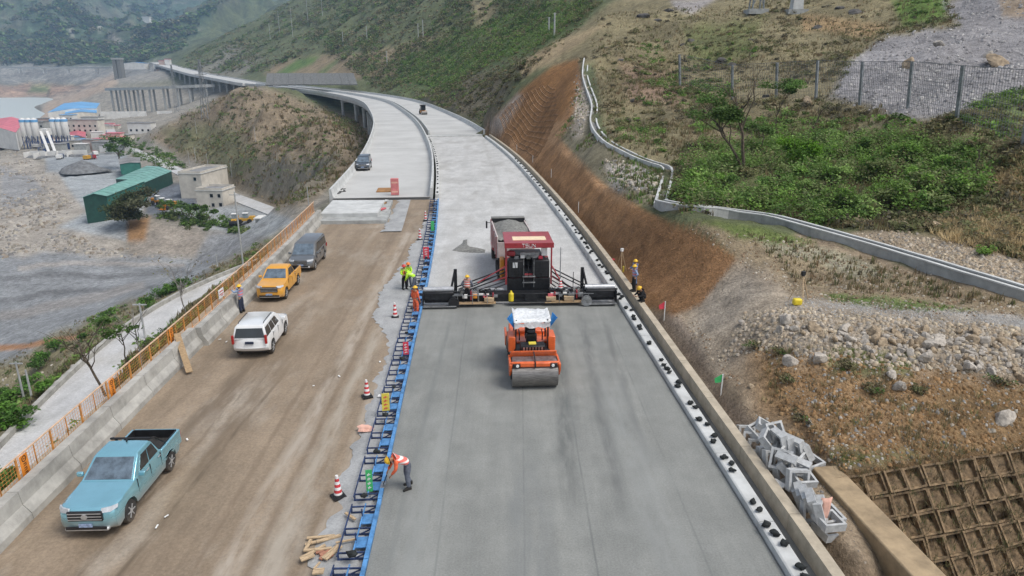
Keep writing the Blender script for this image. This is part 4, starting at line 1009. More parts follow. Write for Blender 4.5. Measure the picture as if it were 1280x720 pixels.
# ------------------------------------------------------------------ poles and pylons
def pole(px, py_b, py_t, label, D=None, arms=True, grp='utility poles', r=.11):
    p = surf(px, py_b) if D is None else GD(px, py_b, D)
    zc = p.y * CP - (p.z - CAM_H) * SP; h = (py_b - py_t) * zc / F_PX / .93
    o = thing('utility_pole', label, 'pole', p, group=grp); b = MB(); b.cyl((0, 0, -.5), (0, 0, h), r, r * .7, 8); b.to('shaft', 'pole_grey', o)
    if arms:
        b = MB(); b.box((0, 0, h * .96), (max(1.2, h * .14), .1, .1)); b.to('cross_arm', 'pole_grey', o)
    return o
pole(304.5, 336, 246, 'grey pole with a box, standing in front of the gravel yard', 96, grp=None, r=.14)
pole(31, 502, 452, 'grey pole on the lane bank at the left edge', grp='poles on the lane bank'); pole(40, 498, 462, 'grey pole on the lane bank at the left edge', grp='poles on the lane bank', arms=False)
pole(182, 425, 380, 'slim grey pole on the far side of the access lane', grp=None)
for q in ((237, 205, 190), (245, 202, 185), (260, 208, 193), (290, 222, 205), (386, 258, 235), (246, 168, 150), (320, 180, 160), (272, 335, 318), (195, 208, 190)):
    pole(*q, 'thin pole in the valley below the bridge', grp='thin poles in the valley', arms=False)
for px, pb, pt in ((338, 50, 32), (350, 45, 18), (366, 46, 15), (385, 28, 2), (403, 20, 0), (429, 57, 42), (459, 52, 35), (484, 82, 66), (523, 50, 32), (529, 48, 28), (686, 40, 24), (693, 45, 20)):
    pole(px, pb, pt, 'pale pole far up the green mountainside', grp='pale poles on the mountainside', r=.3)
def pylon(px, py_b, h, label):
    p = surf(px, py_b); o = thing('lattice_pylon', label, 'pylon', p, group='steel pylons by the far viaduct'); b = MB()
    for sx in (-1, 1):
        for sy in (-1, 1): b.bar((sx * 2, sy * 2, -1), (sx * .4, sy * .4, h), .3)
    for k in range(6):
        z = h * k / 6; w = 2 - 1.6 * k / 6; b.bar((-w, -w, z), (w, -w, z + h / 6), .2); b.bar((w, -w, z), (-w, -w, z + h / 6), .2)
    b.to('tower_frame', 'steel', o); b = MB()
    for z in (.75, .88): b.bar((-3.5, 0, h * z), (3.5, 0, h * z), .35)
    b.to('cross_arm', 'steel', o)
pylon(222, 140, 48, 'taller steel lattice pylon beside the far white viaduct'); pylon(258, 148, 34, 'shorter steel lattice pylon beside the far white viaduct')
for k, (px, py) in enumerate(((945, 14), (995, 14))):
    p = surf(px, py); o = thing('pylon_foot', ('dark steel', 'pale concrete')[k] + ' pylon footing at the top of the hillside', 'footing', p)
    if k: b = MB(); b.box((0, 0, 2), (2.2, 2.2, 6), taper=.75); b.to('pier', 'concrete_white', o); b = MB(); b.box((0, 0, -.2), (4, 3, 1)); b.to('base', 'concrete_grey', o)
    else:
        b = MB()
        for sx in (-1, 1):
            for sy in (-1, 1): b.bar((sx * 1.2, sy * 1.2, -1), (sx * .7, sy * .7, 9), .25)
        b.bar((-1.1, -1.1, 1), (.9, -.9, 5), .15); b.bar((1.1, -1.1, 1), (-.9, -.9, 5), .15); b.to('leg_frame', 'post_grey', o); b = MB(); b.box((0, 0, -.2), (4, 4, 1)); b.to('base', 'concrete_grey', o)
# ------------------------------------------------------------------ road vehicles (local x = forward, z = up)
def vehicle(name, label, cat, px, py, z, rz, S, paint, glass='glass_dark'):
    L, W = S['L'], S['W']; h = L / 2; rw = S.get('rw', .37); ra = rw + .09; xf, xr = S['xf'], S['xr']
    t = thing(name, label, cat, (px, py, z), rz); t.scale = (S.get('k', 1),) * 3; zs = S.get('sill', .36)
    hood0, hood1, belt = S['hood0'], S['hood1'], S['belt']; xc = S['xc']           # bonnet front / rear heights, belt height, cowl x
    bed = S.get('bed')                                                            # bed: (x of cab back, bed floor z, bed wall top z)
    tail = S.get('tail', belt); xb = -h
    prof = [(-h + .10, .50), (-h + .22, .42)]
    def arch(xw): return [(xw + ra * cos(a), rw + ra * sin(a)) for a in np.linspace(pi - .12, .12, 9)]
    prof += [(xr - ra - .02, zs)] + arch(xr) + [(xr + ra + .02, zs), (0, zs - .02), (xf - ra - .02, zs)] + arch(xf) + [(xf + ra + .02, zs - .02), (h - .16, .30), (h - .02, .40), (h, .62), (h - .05, hood0 - .14), (h - .16, hood0)]
    for k in range(1, 5): q = k / 4; prof.append((h - .16 + (xc - h + .16) * q, hood0 + (hood1 - hood0) * (q ** .8)))
    if bed: prof += [(xc - .4, belt), (bed[0] + .02, belt), (bed[0], bed[1]), (-h + .07, bed[1])]
    else: prof += [(xc - .3, belt), (0, belt + .01), (-h * .6, belt + .02), (-h + .12, tail), (-h + .03, tail - .22)]
    prof += [(-h + .03, .72), (-h, .66)]
    b = MB(); rings = []
    for fy in (-1, -.955, -.8, -.4, 0, .4, .8, .955, 1):
        a = abs(fy); ring = []
        for x, zz in prof:
            e = max(0, (abs(x) - (h - .75)) / .75); xx = x - math.copysign(.20 * e * a ** 3, x) ; yy = fy * W / 2 * (1 - .05 * e * e)
            if a == 1: zz = zz - .035 * (zz > .8) + .02 * (zz < .4); yy *= 1 - .03 * max(0, (zz - .75)) / .4
            if zz > hood0 - .02 and x > xc: zz -= .05 * a ** 3
            ring.append((xx, yy, zz))
        rings.append(ring)
    b.loft(rings); b.to('body', paint, t, smooth=True)
    b = MB(); b.box(((xf + xr) / 2, 0, .38), (xf - xr + 1.2, W * .8, .2)); b.to('underbody', 'black', t)
    # cabin
    c0, c1, r0, r1, zr = S['c0'], S['c1'], S['r0'], S['r1'], S['roof']; wb, wr = W / 2 - .05, W / 2 - S.get('tumble', .21)
    def ring(x0, x1, w, z, crown=0): return [(x0, -w, z), (x0, -w * .5, z + crown), (x0, w * .5, z + crown), (x0, w, z), (x1, w, z), (x1, w * .5, z + crown), (x1, -w * .5, z + crown), (x1, -w, z)]
    b = MB(); b.loft([ring(c0, c1, wb, belt - .04), ring(r0 - .06, r1 + .08, wr + .015, zr - .10), ring(r0 + .02, r1 - .06, wr - .05, zr - .02, .025)], caps=True); cab = b.to('cabin', paint, t, smooth=True, bevel=.03)
    def lerp(a, b_, q): return a + (b_ - a) * q
    def face(pts, name, m_, par=cab, off=.014):
        pts = [Vector(p) for p in pts]; n = (pts[1] - pts[0]).cross(pts[2] - pts[0]).normalized(); ctr = sum(pts, Vector()) / len(pts)
        if n.dot(ctr - Vector(((c0 + c1) / 2, 0, belt))) < 0: n = -n
        bb = MB(); bb.poly([p + n * (off - .03) for p in pts], .03, n); return bb.to(name, m_, par)
    zb_, zt_ = belt + .03, zr - .135
    def ws(q, y, s): xx = lerp(c1, r1 + .08, q) if s > 0 else lerp(c0, r0 - .06, q); ww = lerp(wb, wr, q); return (xx, y * (ww - .085), lerp(belt - .04, zr - .1, q))
    face([ws(.08, -1, 1), ws(.08, 1, 1), ws(.97, 1, 1), ws(.97, -1, 1)], 'windscreen', 'glass_shield')
    face([ws(.12, -1, -1), ws(.12, 1, -1), ws(.92, 1, -1), ws(.92, -1, -1)], 'rear_window', glass)
    for s in (-1, 1):
        def side(x0q, x1q, z0=.13, z1=.90):
            out = []
            for q, xq in ((z0, x0q), (z0, x1q), (z1, x1q), (z1, x0q)):
                xa, xb2 = lerp(c0, r0 - .06, q), lerp(c1, r1 + .08, q); out.append((lerp(xa, xb2, xq), s * (lerp(wb, wr + .015, q)), lerp(belt - .04, zr - .1, q)))
            return out
        for a, b_ in S['wins']: face(side(a, b_), 'side_window', glass)
        for xd in S['doors']:
            bb = MB(); bb.box((xd, s * (W / 2 - .022), (zs + belt) / 2 + .1), (.010, .05, belt - zs - .3)); bb.to('door_seam', 'black', t)
        for xd in S['handles']:
            bb = MB(); bb.box((xd, s * (W / 2 + .005), belt - .13), (.2, .035, .035)); bb.to('door_handle', S.get('hmat', 'silver'), t, bevel=.008)
        bb = MB(); bb.box((c1 - .32, s * (W / 2 + .12), belt + .08), (.12, .22, .17)); bb.to('mirror', S.get('mir', paint), t, bevel=.03)
        bb = MB(); bb.poly([(h - .075, s * (W / 2 - .46), hood0 - .16), (h - .16, s * (W / 2 - .17), hood0 - .16), (h - .36, s * (W / 2 - .02), hood0 - .12), (h - .42, s * (W / 2 - .025), hood0 - .02), (h - .24, s * (W / 2 - .2), hood0 - .02), (h - .16, s * (W / 2 - .46), hood0 - .03)], .05, Vector((.9, s * .4, .1)).normalized()); bb.to('headlight', 'lamp_glass', t, bevel=.01)
        bb = MB(); bb.box((-h + .07, s * (W / 2 - .085), S.get('tlz', belt - .15)), (.1, .13, S.get('tlh', .34))); bb.to('tail_light', 'lamp_red', t, bevel=.02)
        for xw in (xf, xr):
            c = (xw, s * (W / 2 - .125), rw)
            bb = MB(); bb.lathe([(rw * .62, -.12), (rw * .93, -.125), (rw, -.08), (rw, .08), (rw * .93, .125), (rw * .62, .12)], 22, 'Y', c); wh = bb.to('wheel', 'rubber', t, smooth=True)
            bb = MB(); bb.lathe([(rw * .64, -.1), (rw * .64, .1)], 18, 'Y', c); rim = bb.to('rim', 'black', wh)
            bb = MB()
            for k in range(6):
                a = 2 * pi * k / 6; bb.bar((xw, s * (W / 2 - .015), rw), (xw + rw * .6 * cos(a), s * (W / 2 - .01), rw + rw * .6 * sin(a)), .075, .03)
            bb.lathe([(rw * .2, -.03), (rw * .2, .03)], 12, 'Y', (xw, s * (W / 2 - .01), rw)); bb.to('spokes', S.get('rim', 'silver'), wh)
    # face of the car
    gw = S.get('gw', .95); bb = MB(); gh = S.get('gh', .27); bb.box((h - .045, 0, hood0 - .08 - gh / 2), (.08, gw, gh)); gr = bb.to('grille', 'black', t, bevel=.02)
    bb = MB()
    for k in range(3): bb.box((h + .0, 0, hood0 - .08 - gh + (k + .6) * gh / 3.2), (.03, gw * .96, .025))
    bb.to('grille_bar', 'silver', gr)
    if S.get('emblem'): bb = MB(); bb.lathe([(.10, -.02), (.10, .02)], 16, 'X', (h + .02, 0, hood0 - .08 - gh / 2)); bb.to('emblem', 'silver', gr)
    bb = MB(); bb.box((h + .005, 0, .46), (.05, gw + .2, .11)); bb.to('air_intake', 'black', t, bevel=.015)
    bb = MB(); bb.box((h - .06, 0, .40), (.16, W - .5, .12)); bb.to('front_bumper', S.get('bump', 'silver'), t, bevel=.04)
    bb = MB(); bb.box((h + .03, 0, .575), (.02, .44, .13)); pl = bb.to('number_plate', S.get('plate', 'cloth_paleblue'), t)
    bb = MB(); bb.box((-h + .0, 0, S.get('rpz', .8)), (.05, .44, .13)); bb.to('number_plate', 'cloth_navy', t)
    if bed:
        x0, zf, zt = bed; bl = x0 + h - .06; xm = -h + .06 + bl / 2
        for s in (-1, 1): bb = MB(); bb.box((xm, s * (W / 2 - .06), (zf + zt) / 2 - .1), (bl, .1, zt - zf + .2)); bb.to('bed_side', paint, t, bevel=.03)
        bb = MB(); bb.box((-h + .07, 0, (zf + zt) / 2 - .06), (.08, W - .24, zt - zf + .1)); bb.to('tailgate', paint, t, bevel=.02)
        bb = MB(); bb.box((x0 - .04, 0, (zf + zt) / 2), (.06, W - .24, zt - zf - .04)); bb.to('bed_headboard', 'black', t)
        bb = MB(); bb.box((-h + .125, 0, (zf + zt) / 2), (.03, W - .28, zt - zf)); bb.to('bed_liner', 'black', t)
        bb = MB(); bb.box((xm, 0, zf + .02), (bl - .1, W - .3, .05)); bb.to('bed_floor', 'rubber', t)
        for s in (-1, 1): bb = MB(); bb.box((xm, s * (W / 2 - .13), (zf + zt) / 2 + .03), (bl - .16, .03, zt - zf - .04)); bb.to('bed_liner', 'black', t)
    if S.get('rails'):
        for s in (-1, 1): bb = MB(); bb.tube([(r0 + .3, s * (wr - .09), zr + .0), (r0 + .38, s * (wr - .09), zr + .06), (r1 - .45, s * (wr - .09), zr + .06), (r1 - .35, s * (wr - .09), zr + .0)], .02); bb.to('roof_rail', 'black', t)
    return t
pick = dict(k=.93, L=5.41, W=1.94, rw=.40, xf=1.68, xr=-1.55, hood0=1.15, hood1=1.23, belt=1.26, gh=.36, xc=1.05, c0=-.95, c1=1.12, r0=-.62, r1=.28, roof=1.88, wins=((.07, .40), (.44, .80)), doors=(.95, -.02, -.86), handles=(.2, -.72), bed=(-1.0, .82, 1.22), emblem=1, gw=1.15, tlz=1.0, rpz=.62, sill=.42)
bp = vehicle('pickup_truck', 'pale blue pickup truck with dusty sides, nearest to the camera', 'pickup truck', -13.35, 20.85, -.24, radians(-88), pick, 'paint_blue')
bb = MB()
for s in (-1, 1): bb.tube([(-.78, s * .74, 1.86), (-.98, s * .76, 1.78), (-1.55, s * .86, 1.24)], .035)
bb.tube([(-.78, -.74, 1.86), (-.78, .74, 1.86)], .045); bb.to('sport_bar', 'black', bp)
bb = MB(); bb.box((-.5, 0, 1.93), (.1, .03, .1)); bb.to('antenna', 'black', bp)
vehicle('pickup_truck', 'orange yellow pickup truck parked between the grey van and the barrier worker', 'pickup truck', -15.45, 44.0, -.24, radians(-87.5), dict(pick, L=5.2, W=1.86, emblem=0), 'paint_orange_yellow')
vehicle('van', 'grey van with long flat roof, parked farthest along the barrier', 'van', -15.45, 50.9, -.24, radians(-88), dict(k=.95, L=5.2, W=1.88, rw=.34, xf=1.75, xr=-1.5, hood0=.98, hood1=1.12, belt=1.14, xc=1.62, c0=-2.52, c1=1.72, r0=-2.38, r1=.75, roof=1.96, tumble=.17, wins=((.04, .32), (.34, .60), (.63, .84)), doors=(1.05, -.1, -1.4), handles=(.1, -.2), rpz=.8, rails=0), 'paint_grey')
vehicle('suv', 'white off road wagon seen from behind, dark rear window', 'car', -13.4, 34.7, -.24, radians(94), dict(k=.95, L=4.78, W=1.89, rw=.39, xf=1.42, xr=-1.38, hood0=1.02, hood1=1.16, belt=1.18, xc=.95, c0=-2.28, c1=1.0, r0=-2.05, r1=.2, roof=1.86, tumble=.2, wins=((.05, .30), (.33, .55), (.58, .82)), doors=(.9, -.1, -1.1), handles=(.1, -.9), rpz=.98, rails=1, tlz=1.15, tlh=.5, plate='sign_white'), 'paint_white')
vehicle('van', 'dark slate people carrier driving on the left bridge deck', 'van', *G(455.5, 211, 0).xy, 0, heading(102) - pi / 2, dict(L=5.1, W=1.92, rw=.35, xf=1.6, xr=-1.5, hood0=1.02, hood1=1.15, belt=1.16, xc=1.5, c0=-2.45, c1=1.6, r0=-2.3, r1=.7, roof=1.92, tumble=.18, wins=((.04, .32), (.34, .60), (.63, .84)), doors=(1.0, -.1, -1.3), handles=(.1,), gw=1.2), 'paint_slate')
vehicle('car', 'small dark car parked beside the cream house in the valley', 'car', *G(238, 259, Y0).xy, Y0, radians(-100), dict(L=4.5, W=1.8, rw=.33, xf=1.35, xr=-1.3, hood0=.78, hood1=.95, belt=1.0, xc=.8, c0=-1.9, c1=.9, r0=-1.2, r1=.1, roof=1.48, wins=((.1, .45), (.5, .8)), doors=(.7, -.2), handles=(.1,)), 'paint_slate')

# ------------------------------------------------------------------ tandem roller (front faces -y, towards the camera)
t = thing('road_roller', 'orange tandem road roller with a plastic covered canopy, on the fresh pavement', 'road roller', G(664.5, 484, 0) + Vector((0, 2.2, 0)), heading(33) + radians(.5)); t.scale = (1, .96, .92)
for yy, nm in ((-2.05, 'front'), (1.75, 'rear')):
    b = MB(); b.lathe([(.45, -1.04), (.62, -1.05), (.66, -1.03), (.66, 1.03), (.62, 1.05), (.45, 1.04)], 36, 'X', (0, yy, .66)); dr = b.to('drum', 'drum_steel', t, smooth=True)
    for s in (-1, 1): b = MB(); b.lathe([(.30, -.04), (.30, .04)], 14, 'X', (s * 1.05, yy, .66)); b.to('hub', 'black_metal', dr)
for yy in (-2.05, 1.75):
    for s in (-1, 1): b = MB(); b.poly([(s * 1.06, yy - .52, 1.34), (s * 1.06, yy + .75, 1.34), (s * 1.06, yy + .55, 1.02), (s * 1.06, yy + .2, .62), (s * 1.06, yy - .2, .62), (s * 1.06, yy - .5, 1.0)], s * .1, Vector((1, 0, 0))); b.to('yoke_arm', 'machine_orange', t, bevel=.02)
b = MB(); b.box((0, -2.42, 1.30), (2.16, .16, .26)); b.to('front_beam', 'machine_orange', t, bevel=.03)
b = MB(); b.poly([(-1.08, -1.45, 1.5), (1.08, -1.45, 1.5), (1.05, -1.75, 1.62), (-1.05, -1.75, 1.62)], .1, Vector((0, 0, 1))); b.box((0, -1.5, 1.44), (2.14, .22, .26)); b.to('cross_member', 'machine_orange', t, bevel=.02)
b = MB(); b.box((0, -2.02, 1.38), (2.0, .62, .06)); b.to('drum_cover', 'steel', t)
b = MB(); b.box((0, -2.52, 1.32), (1.35, .1, .2)); b.to('bumper_bar', 'machine_orange', t, bevel=.03)
b = MB(); b.bar((0, -2.52, 1.44), (0, -1.55, 1.7), .05); b.bar((0, -2.58, 1.2), (0, -2.58, 1.44), .06); b.to('water_pipe', 'black', t)
for s in (-1, 1):
    b = MB(); b.box((s * .84, -2.5, 1.28), (.34, .14, .18)); hl = b.to('lamp_box', 'black', t, bevel=.02); b = MB(); b.lathe([(.07, -.03), (.07, .03)], 14, 'Y', (s * .80, -2.585, 1.29)); b.to('lens', 'white_plastic', hl)
b = MB(); b.box((0, -.55, 1.12), (1.7, 2.0, .5)); b.to('chassis', 'black_metal', t, bevel=.03)
b = MB(); b.box((0, -1.02, 1.55), (1.15, .62, .46)); eng = b.to('engine_grille', 'black_metal', t, bevel=.04)
b = MB()
for k in range(7): b.box((-.42 + k * .14, -1.345, 1.58), (.05, .02, .3))
b.to('louvre', 'steel', eng)
b = MB(); b.box((0, -.98, 1.80), (.34, .3, .04)); b.to('label_plate', 'sign_yellow', t)
for s in (-1, 1):
    b = MB(); b.box((s * .93, -.25, 1.62), (.36, .95, .85)); b.to('side_tank', 'machine_orange', t, bevel=.05)
    b = MB(); b.box((s * .99, .15, 1.3), (.3, 1.0, .5)); b.to('step_box', 'black_metal', t, bevel=.03)
b = MB(); b.box((0, .6, 1.2), (1.95, 1.1, .5)); b.box((0, 1.75, 1.45), (1.9, 1.2, .35)); b.to('rear_hood', 'machine_orange', t, bevel=.06)
b = MB(); b.box((.0, .12, 1.75), (.55, .5, .14)); b.box((.0, .36, 2.05), (.52, .12, .55)); b.to('seat', 'black', t, bevel=.04)
b = MB(); b.box((0, -.42, 1.85), (.5, .24, .5)); con = b.to('console', 'black_metal', t, bevel=.04)
b = MB(); b.lathe([(.17, -.012), (.2, -.012), (.2, .012), (.17, .012)], 16, 'Z', (0, -.3, 2.16)); b.to('steering_wheel', 'black', con)
for s in (-1, 1): b = MB(); b.tube([(s * .55, -.1, 1.6), (s * .55, -.1, 2.0), (s * .55, .4, 2.0)], .03); b.to('arm_rest', 'black', t)
for sx in (-.78, .78):
    for sy in (-.68, .72): b = MB(); b.cyl((sx, sy, 1.3), (sx * .95, sy, 2.95), .04, .04, 8); b.to('canopy_post', 'black_metal', t)
b = MB(); rings = []
for i in range(9):
    row = []
    for j in range(13):
        x = -.86 + 1.72 * j / 12; y = -.85 + 1.7 * i / 8; sag = -.12 * (1 - (x / .86) ** 2) * (.5 + .5 * cos(pi * y / .85)) + .05 * random.uniform(-1, 1) - (.16 if i == 0 else 0) + .07 * (abs(x) > .8)
        row.append((x, y, 3.0 + sag))
    rings.append(row)
b.loft(rings, close=False); cn = b.to('canopy_sheet', 'poly_sheet', t, smooth=True); sm = cn.modifiers.new('thick', 'SOLIDIFY'); sm.thickness = .02
b = MB(); rows = [[(-.84 + 1.68 * j / 12, -.88 + .03 * random.uniform(-1, 1), 2.86 - .14 * i + .05 * random.uniform(-1, 1)) for j in range(13)] for i in range(3)]; b.loft(rows, close=False); b.to('sheet_flap', 'poly_sheet', t, smooth=True)
for s in (-1, 1):
    for k in range(4): b = MB(); b.poly([(s * .82, -.72 + .03 * k, 2.55), (s * .86, -.72, 2.55), (s * (1.0 + .06 * k), -.75 - .04 * k, 3.3 - .06 * k), (s * (.93 + .06 * k), -.72, 3.36 - .08 * k)], .02); b.to('ribbon', 'ribbon_blue', t)

# ------------------------------------------------------------------ paver
cx = (P(41, 0).x + P(41, 12).x) / 2; hd = heading(41)
t = thing('road_paver', 'wide red and black road paver spanning the whole pavement', 'paver', (cx, 40.4, 0), hd)
tx = .62                                                                          # tractor sits right of the middle
def bx(name, c, s, m_, par=None, bev=.02, rot=None): b = MB(); b.box(c, s, rot); return b.to(name, m_, par or t, bevel=bev)
# screed in three widths
scr = bx('screed_beam', (0, .55, .42), (11.7, .75, .5), 'black_metal')
for s in (-1, 1):
    bx('end_box', (s * 5.0, .5, .62), (1.9, .95, .5), 'black_metal', bev=.05); b = MB(); b.cyl((s * 4.05, .35, .98), (s * 5.9, .35, .98), .17, .17, 14); b.to('cover_roll', 'silver', t, smooth=True)
    bx('side_plate', (s * 5.93, .45, .5), (.06, 1.5, .8), 'black_metal')
    bx('walkway', (s * 4.9, -.42, .16), (2.0, .34, .05), 'steel', bev=.005); bx('walkway', (s * 2.7, -.18, .24), (2.4, .42, .05), 'plank', bev=.005)
    b = MB(); b.lathe([(.27, -.07), (.33, -.08), (.33, .08), (.27, .07)], 20, 'Y', (s * 4.05, -.45, .36)); b.lathe([(.12, -.06), (.12, .06)], 12, 'Y', (s * 4.05, -.45, .36)); b.to('hose_reel', 'steel' if s > 0 else 'black', t)
    b = MB()
    for k in range(4): b.bar((s * 4.05 + .25 * cos(k * pi / 4), -.46, .36 + .25 * sin(k * pi / 4)), (s * 4.05 - .25 * cos(k * pi / 4), -.46, .36 - .25 * sin(k * pi / 4)), .03)
    b.to('reel_spokes', 'silver', t)
    b = MB(); b.bar((s * 3.95, .9, .7), (s * 3.95, .9, 2.1), .2, .14); b.bar((s * 4.25, .5, .8), (s * 3.97, .9, 2.05), .1); b.to('mast', 'black_metal', t)
    for k, (xa, za, xb_, zb2, r_) in enumerate(((1.5, 1.95, 4.0, 1.05, .045), (1.5, 1.7, 3.9, .9, .035), (1.5, 1.45, 3.2, .85, .045), (1.5, 1.15, 3.0, .7, .035), (1.45, .95, 2.6, .6, .04))):
        b = MB(); b.cyl((tx + s * xa - (tx if k < 0 else 0) * 0, 1.3, za), (s * xb_ + tx * .2, .6, zb2), r_, r_, 8); b.to('brace_rod', 'black_metal', t)
    b = MB(); b.cyl((s * 1.6 + tx, .85, .75), (s * 3.8, .85, .75), .11, .11, 10); b.to('auger_shaft', 'steel', t)
    b = MB()
    for k in range(14):
        x = s * (1.9 + k * .27) + tx * (1 - k / 14); b.lathe([(.06, -.02), (.24, -.02), (.24, .02), (.06, .02)], 12, 'X', (x, 1.2, .45))
    b.to('auger', 'steel', t)
    for k in range(3): bx('tamper_motor', (s * (2.0 + k * .75), .35, .75), (.42, .4, .3), ('black_metal', 'steel', 'concrete_dark')[k])
    for k in range(2): bx('cable_tray', (s * (2.4 + k * 1.3), .15, .68), (1.0, .16, .1), ('white_plastic', 'steel')[k], bev=.01)
for x, m_ in ((-1.9, 'plank'), (1.9, 'plank'), (3.0, 'plank')): bx('tool_box', (x, -.1, .42), (.6, .3, .26), 'timber')
b = MB(); b.cyl((-.55, -.12, .3), (-.55, -.12, .78), .16, .16, 12); b.lathe([(.16, .78), (.06, .9), (.06, .96)], 12, 'Z', (-.55, -.12, 0)); b.to('gas_bottle', 'yellow_pack', t, smooth=True)
rb = random.Random(12)
for s in (-1, 1):
    for k in range(5): x = s * (1.9 + k * .45) + tx * .4; bx('screed_bracket', (x, .15, .55 + .1 * (k % 2)), (.08, .5, .5), ('machine_red', 'black_metal', 'steel', 'machine_red', 'black_metal')[k], bev=.01)
    for k in range(6):
        x = s * (1.6 + k * .4) + tx * .4; b = MB(); pts = [(x + s * .35 * q / 5, .25 + .2 * sin(q * 1.3 + k), .8 + .22 * sin(pi * q / 5) + .05 * rb.uniform(-1, 1)) for q in range(6)]; b.tube(pts, .022, 6); b.to('hose', 'black', t)
    for k in range(3): b = MB(); z = .95 + k * .35; b.bar((tx + s * 1.45, 1.2, z + .5), (s * (3.4 - .4 * k), .75, z * .75), .07, .05); b.to('truss_arm', ('machine_red', 'black_metal', 'machine_red')[k], t)
    for k in range(4): bx('control_box', (s * (1.7 + k * .62) + tx * .3, -.02, .62), (rb.uniform(.18, .34), .16, rb.uniform(.14, .3)), rb.choice(('white_plastic', 'steel', 'concrete_dark', 'machine_amber', 'pink_red')), bev=.01)
    for k in range(3): bx('guard_rail', (s * (2.2 + k * .9) + tx * .3, -.36, .52), (.04, .04, .55), 'steel', bev=.005)
    b = MB(); b.bar((s * 1.9 + tx * .3, -.36, .78), (s * 4.3 + tx * .3, -.36, .78), .035); b.to('guard_rail', 'steel', t)
for k in range(7): b = MB(); b.tube([(tx - .9 + .28 * k, 1.12 - .02 * (k % 2), 2.5 - .1 * (k % 3)), (tx - .8 + .26 * k, 1.0, 1.9), (tx - .9 + .3 * k, 1.08, 1.3)], .02, 6); b.to('hose', 'black', t)
for k in range(5): bx('gauge_panel', (tx - .75 + .38 * k, 1.52, 2.62 + .05 * (k % 2)), (.26, .1, .2), ('steel', 'white_plastic', 'concrete_dark', 'steel', 'sign_red')[k], bev=.01)
bx('screed_deck', (tx, -.05, .3), (2.6, .5, .06), 'black_metal', bev=.005)
bx('screed_panel', (tx + .05, -.15, .55), (.75, .2, .5), 'black_metal')
# tractor
bx('crawler', (tx - 1.05, 4.0, .42), (.36, 3.6, .8), 'black', bev=.2); bx('crawler', (tx + 1.05, 4.0, .42), (.36, 3.6, .8), 'black', bev=.2)
bx('hull', (tx, 3.4, 1.15), (2.5, 4.2, .95), 'machine_red', bev=.06)
bx('rear_frame', (tx, 1.35, .95), (2.7, .3, .8), 'black_metal')
for s in (-1, 1):
    k = bx('operator_console', (tx + s * .78, 1.55, 1.95), (1.05, .75, 1.15), 'black', bev=.08)
    for q in range(3): bx('louvre', (tx + s * .78, 1.17, 1.65 + q * .18), (.7, .02, .05), 'black_metal', k, .004)
    bx('rear_post', (tx + s * 1.42, 1.25, 2.3), (.1, .1, 2.7), 'machine_red', bev=.01); bx('front_post', (tx + s * 1.3, 4.2, 2.6), (.1, .1, 2.1), 'machine_red', bev=.01)
    bx('seat', (tx + s * .85, 2.4, 2.35), (.5, .5, .5), 'black', bev=.06)
bx('notice_sheet', (tx - .85, 1.16, 2.22), (.3, .02, .34), 'sign_white', bev=.004)
bx('access_step', (tx, 1.3, 1.1), (.8, .5, .06), 'steel', bev=.005); bx('access_step', (tx, 1.15, 1.5), (.8, .3, .06), 'steel', bev=.005)
b = MB()
for s in (-1, 1): b.tube([(tx + s * .32, 1.1, .8), (tx + s * .32, 1.1, 2.6)], .025)
b.to('handrail', 'steel', t)
bx('floor_plate', (tx, 2.3, 1.66), (2.6, 1.9, .06), 'black_metal', bev=.005)
bx('engine_hood', (tx, 3.9, 1.95), (2.1, 1.7, .8), 'black_metal', bev=.06)
bx('dashboard', (tx + .1, 1.7, 2.75), (1.2, .2, .34), 'steel'); bx('white_box', (tx + 1.0, 1.6, 2.98), (.36, .3, .5), 'white_plastic'); bx('red_tarp', (tx - 1.1, 1.5, 2.9), (.55, .3, .35), 'machine_red', bev=.1)
rf = bx('roof', (tx, 2.55, 3.62), (3.05, 3.3, .1), 'machine_red', bev=.04); bx('roof_fascia', (tx, .88, 3.55), (3.05, .06, .32), 'machine_red', rf, .01); bx('roof_panel', (tx + .08, 2.2, 3.685), (2.1, .95, .03), 'cream_panel', rf, .005)
# fascia lettering
b = MB(); zf0, yf0 = 3.55, .84; w_, h_ = .17, .2
def st(x0, z0, x1, z1): b.bar((tx + x0, yf0, zf0 + z0), (tx + x1, yf0, zf0 + z1), .012, .034)
x = -.45
st(x, .1, x + .17, .1); st(x + .085, .1, x + .085, -.1); x += .22                              # T
st(x, .1, x + .17, .1); st(x, .1, x, 0); st(x, 0, x + .17, 0); st(x + .17, 0, x + .17, -.1); st(x, -.1, x + .17, -.1); x += .22     # S
st(x, .1, x, -.1); st(x, -.1, x + .17, -.1); st(x + .17, .1, x + .17, -.1); x += .22           # U
st(x, -.1, x, .1); st(x, .1, x + .17, -.1); st(x + .17, -.1, x + .17, .1); x += .22            # N
b.to('lettering', 'sign_white', rf)
bx('side_guard', (tx - 1.62, 2.3, 1.75), (.3, .9, 1.3), 'machine_amber', bev=.08)
b = MB(); b.cyl((tx + 1.95, .9, .8), (tx + 1.95, .9, 3.4), .035, .025, 8); b.to('sensor_mast', 'post_grey', t); b = MB(); b.cyl((3.35, .6, .7), (3.35, .6, 1.9), .02, .02, 6); b.box((3.35, .6, 1.3), (.08, .08, .16)); b.to('sensor_rod', 'black_metal', t)
for s in (-1, 1): b = MB(); b.poly([(tx + s * .9, 5.6, .6), (tx + s * 1.7, 5.6, 1.5), (tx + s * 1.7, 7.3, 1.5), (tx + s * .9, 7.3, .6)], .08); b.to('hopper_wing', 'machine_red', t)
bx('push_roller', (tx, 7.4, .5), (1.6, .2, .3), 'black_metal')
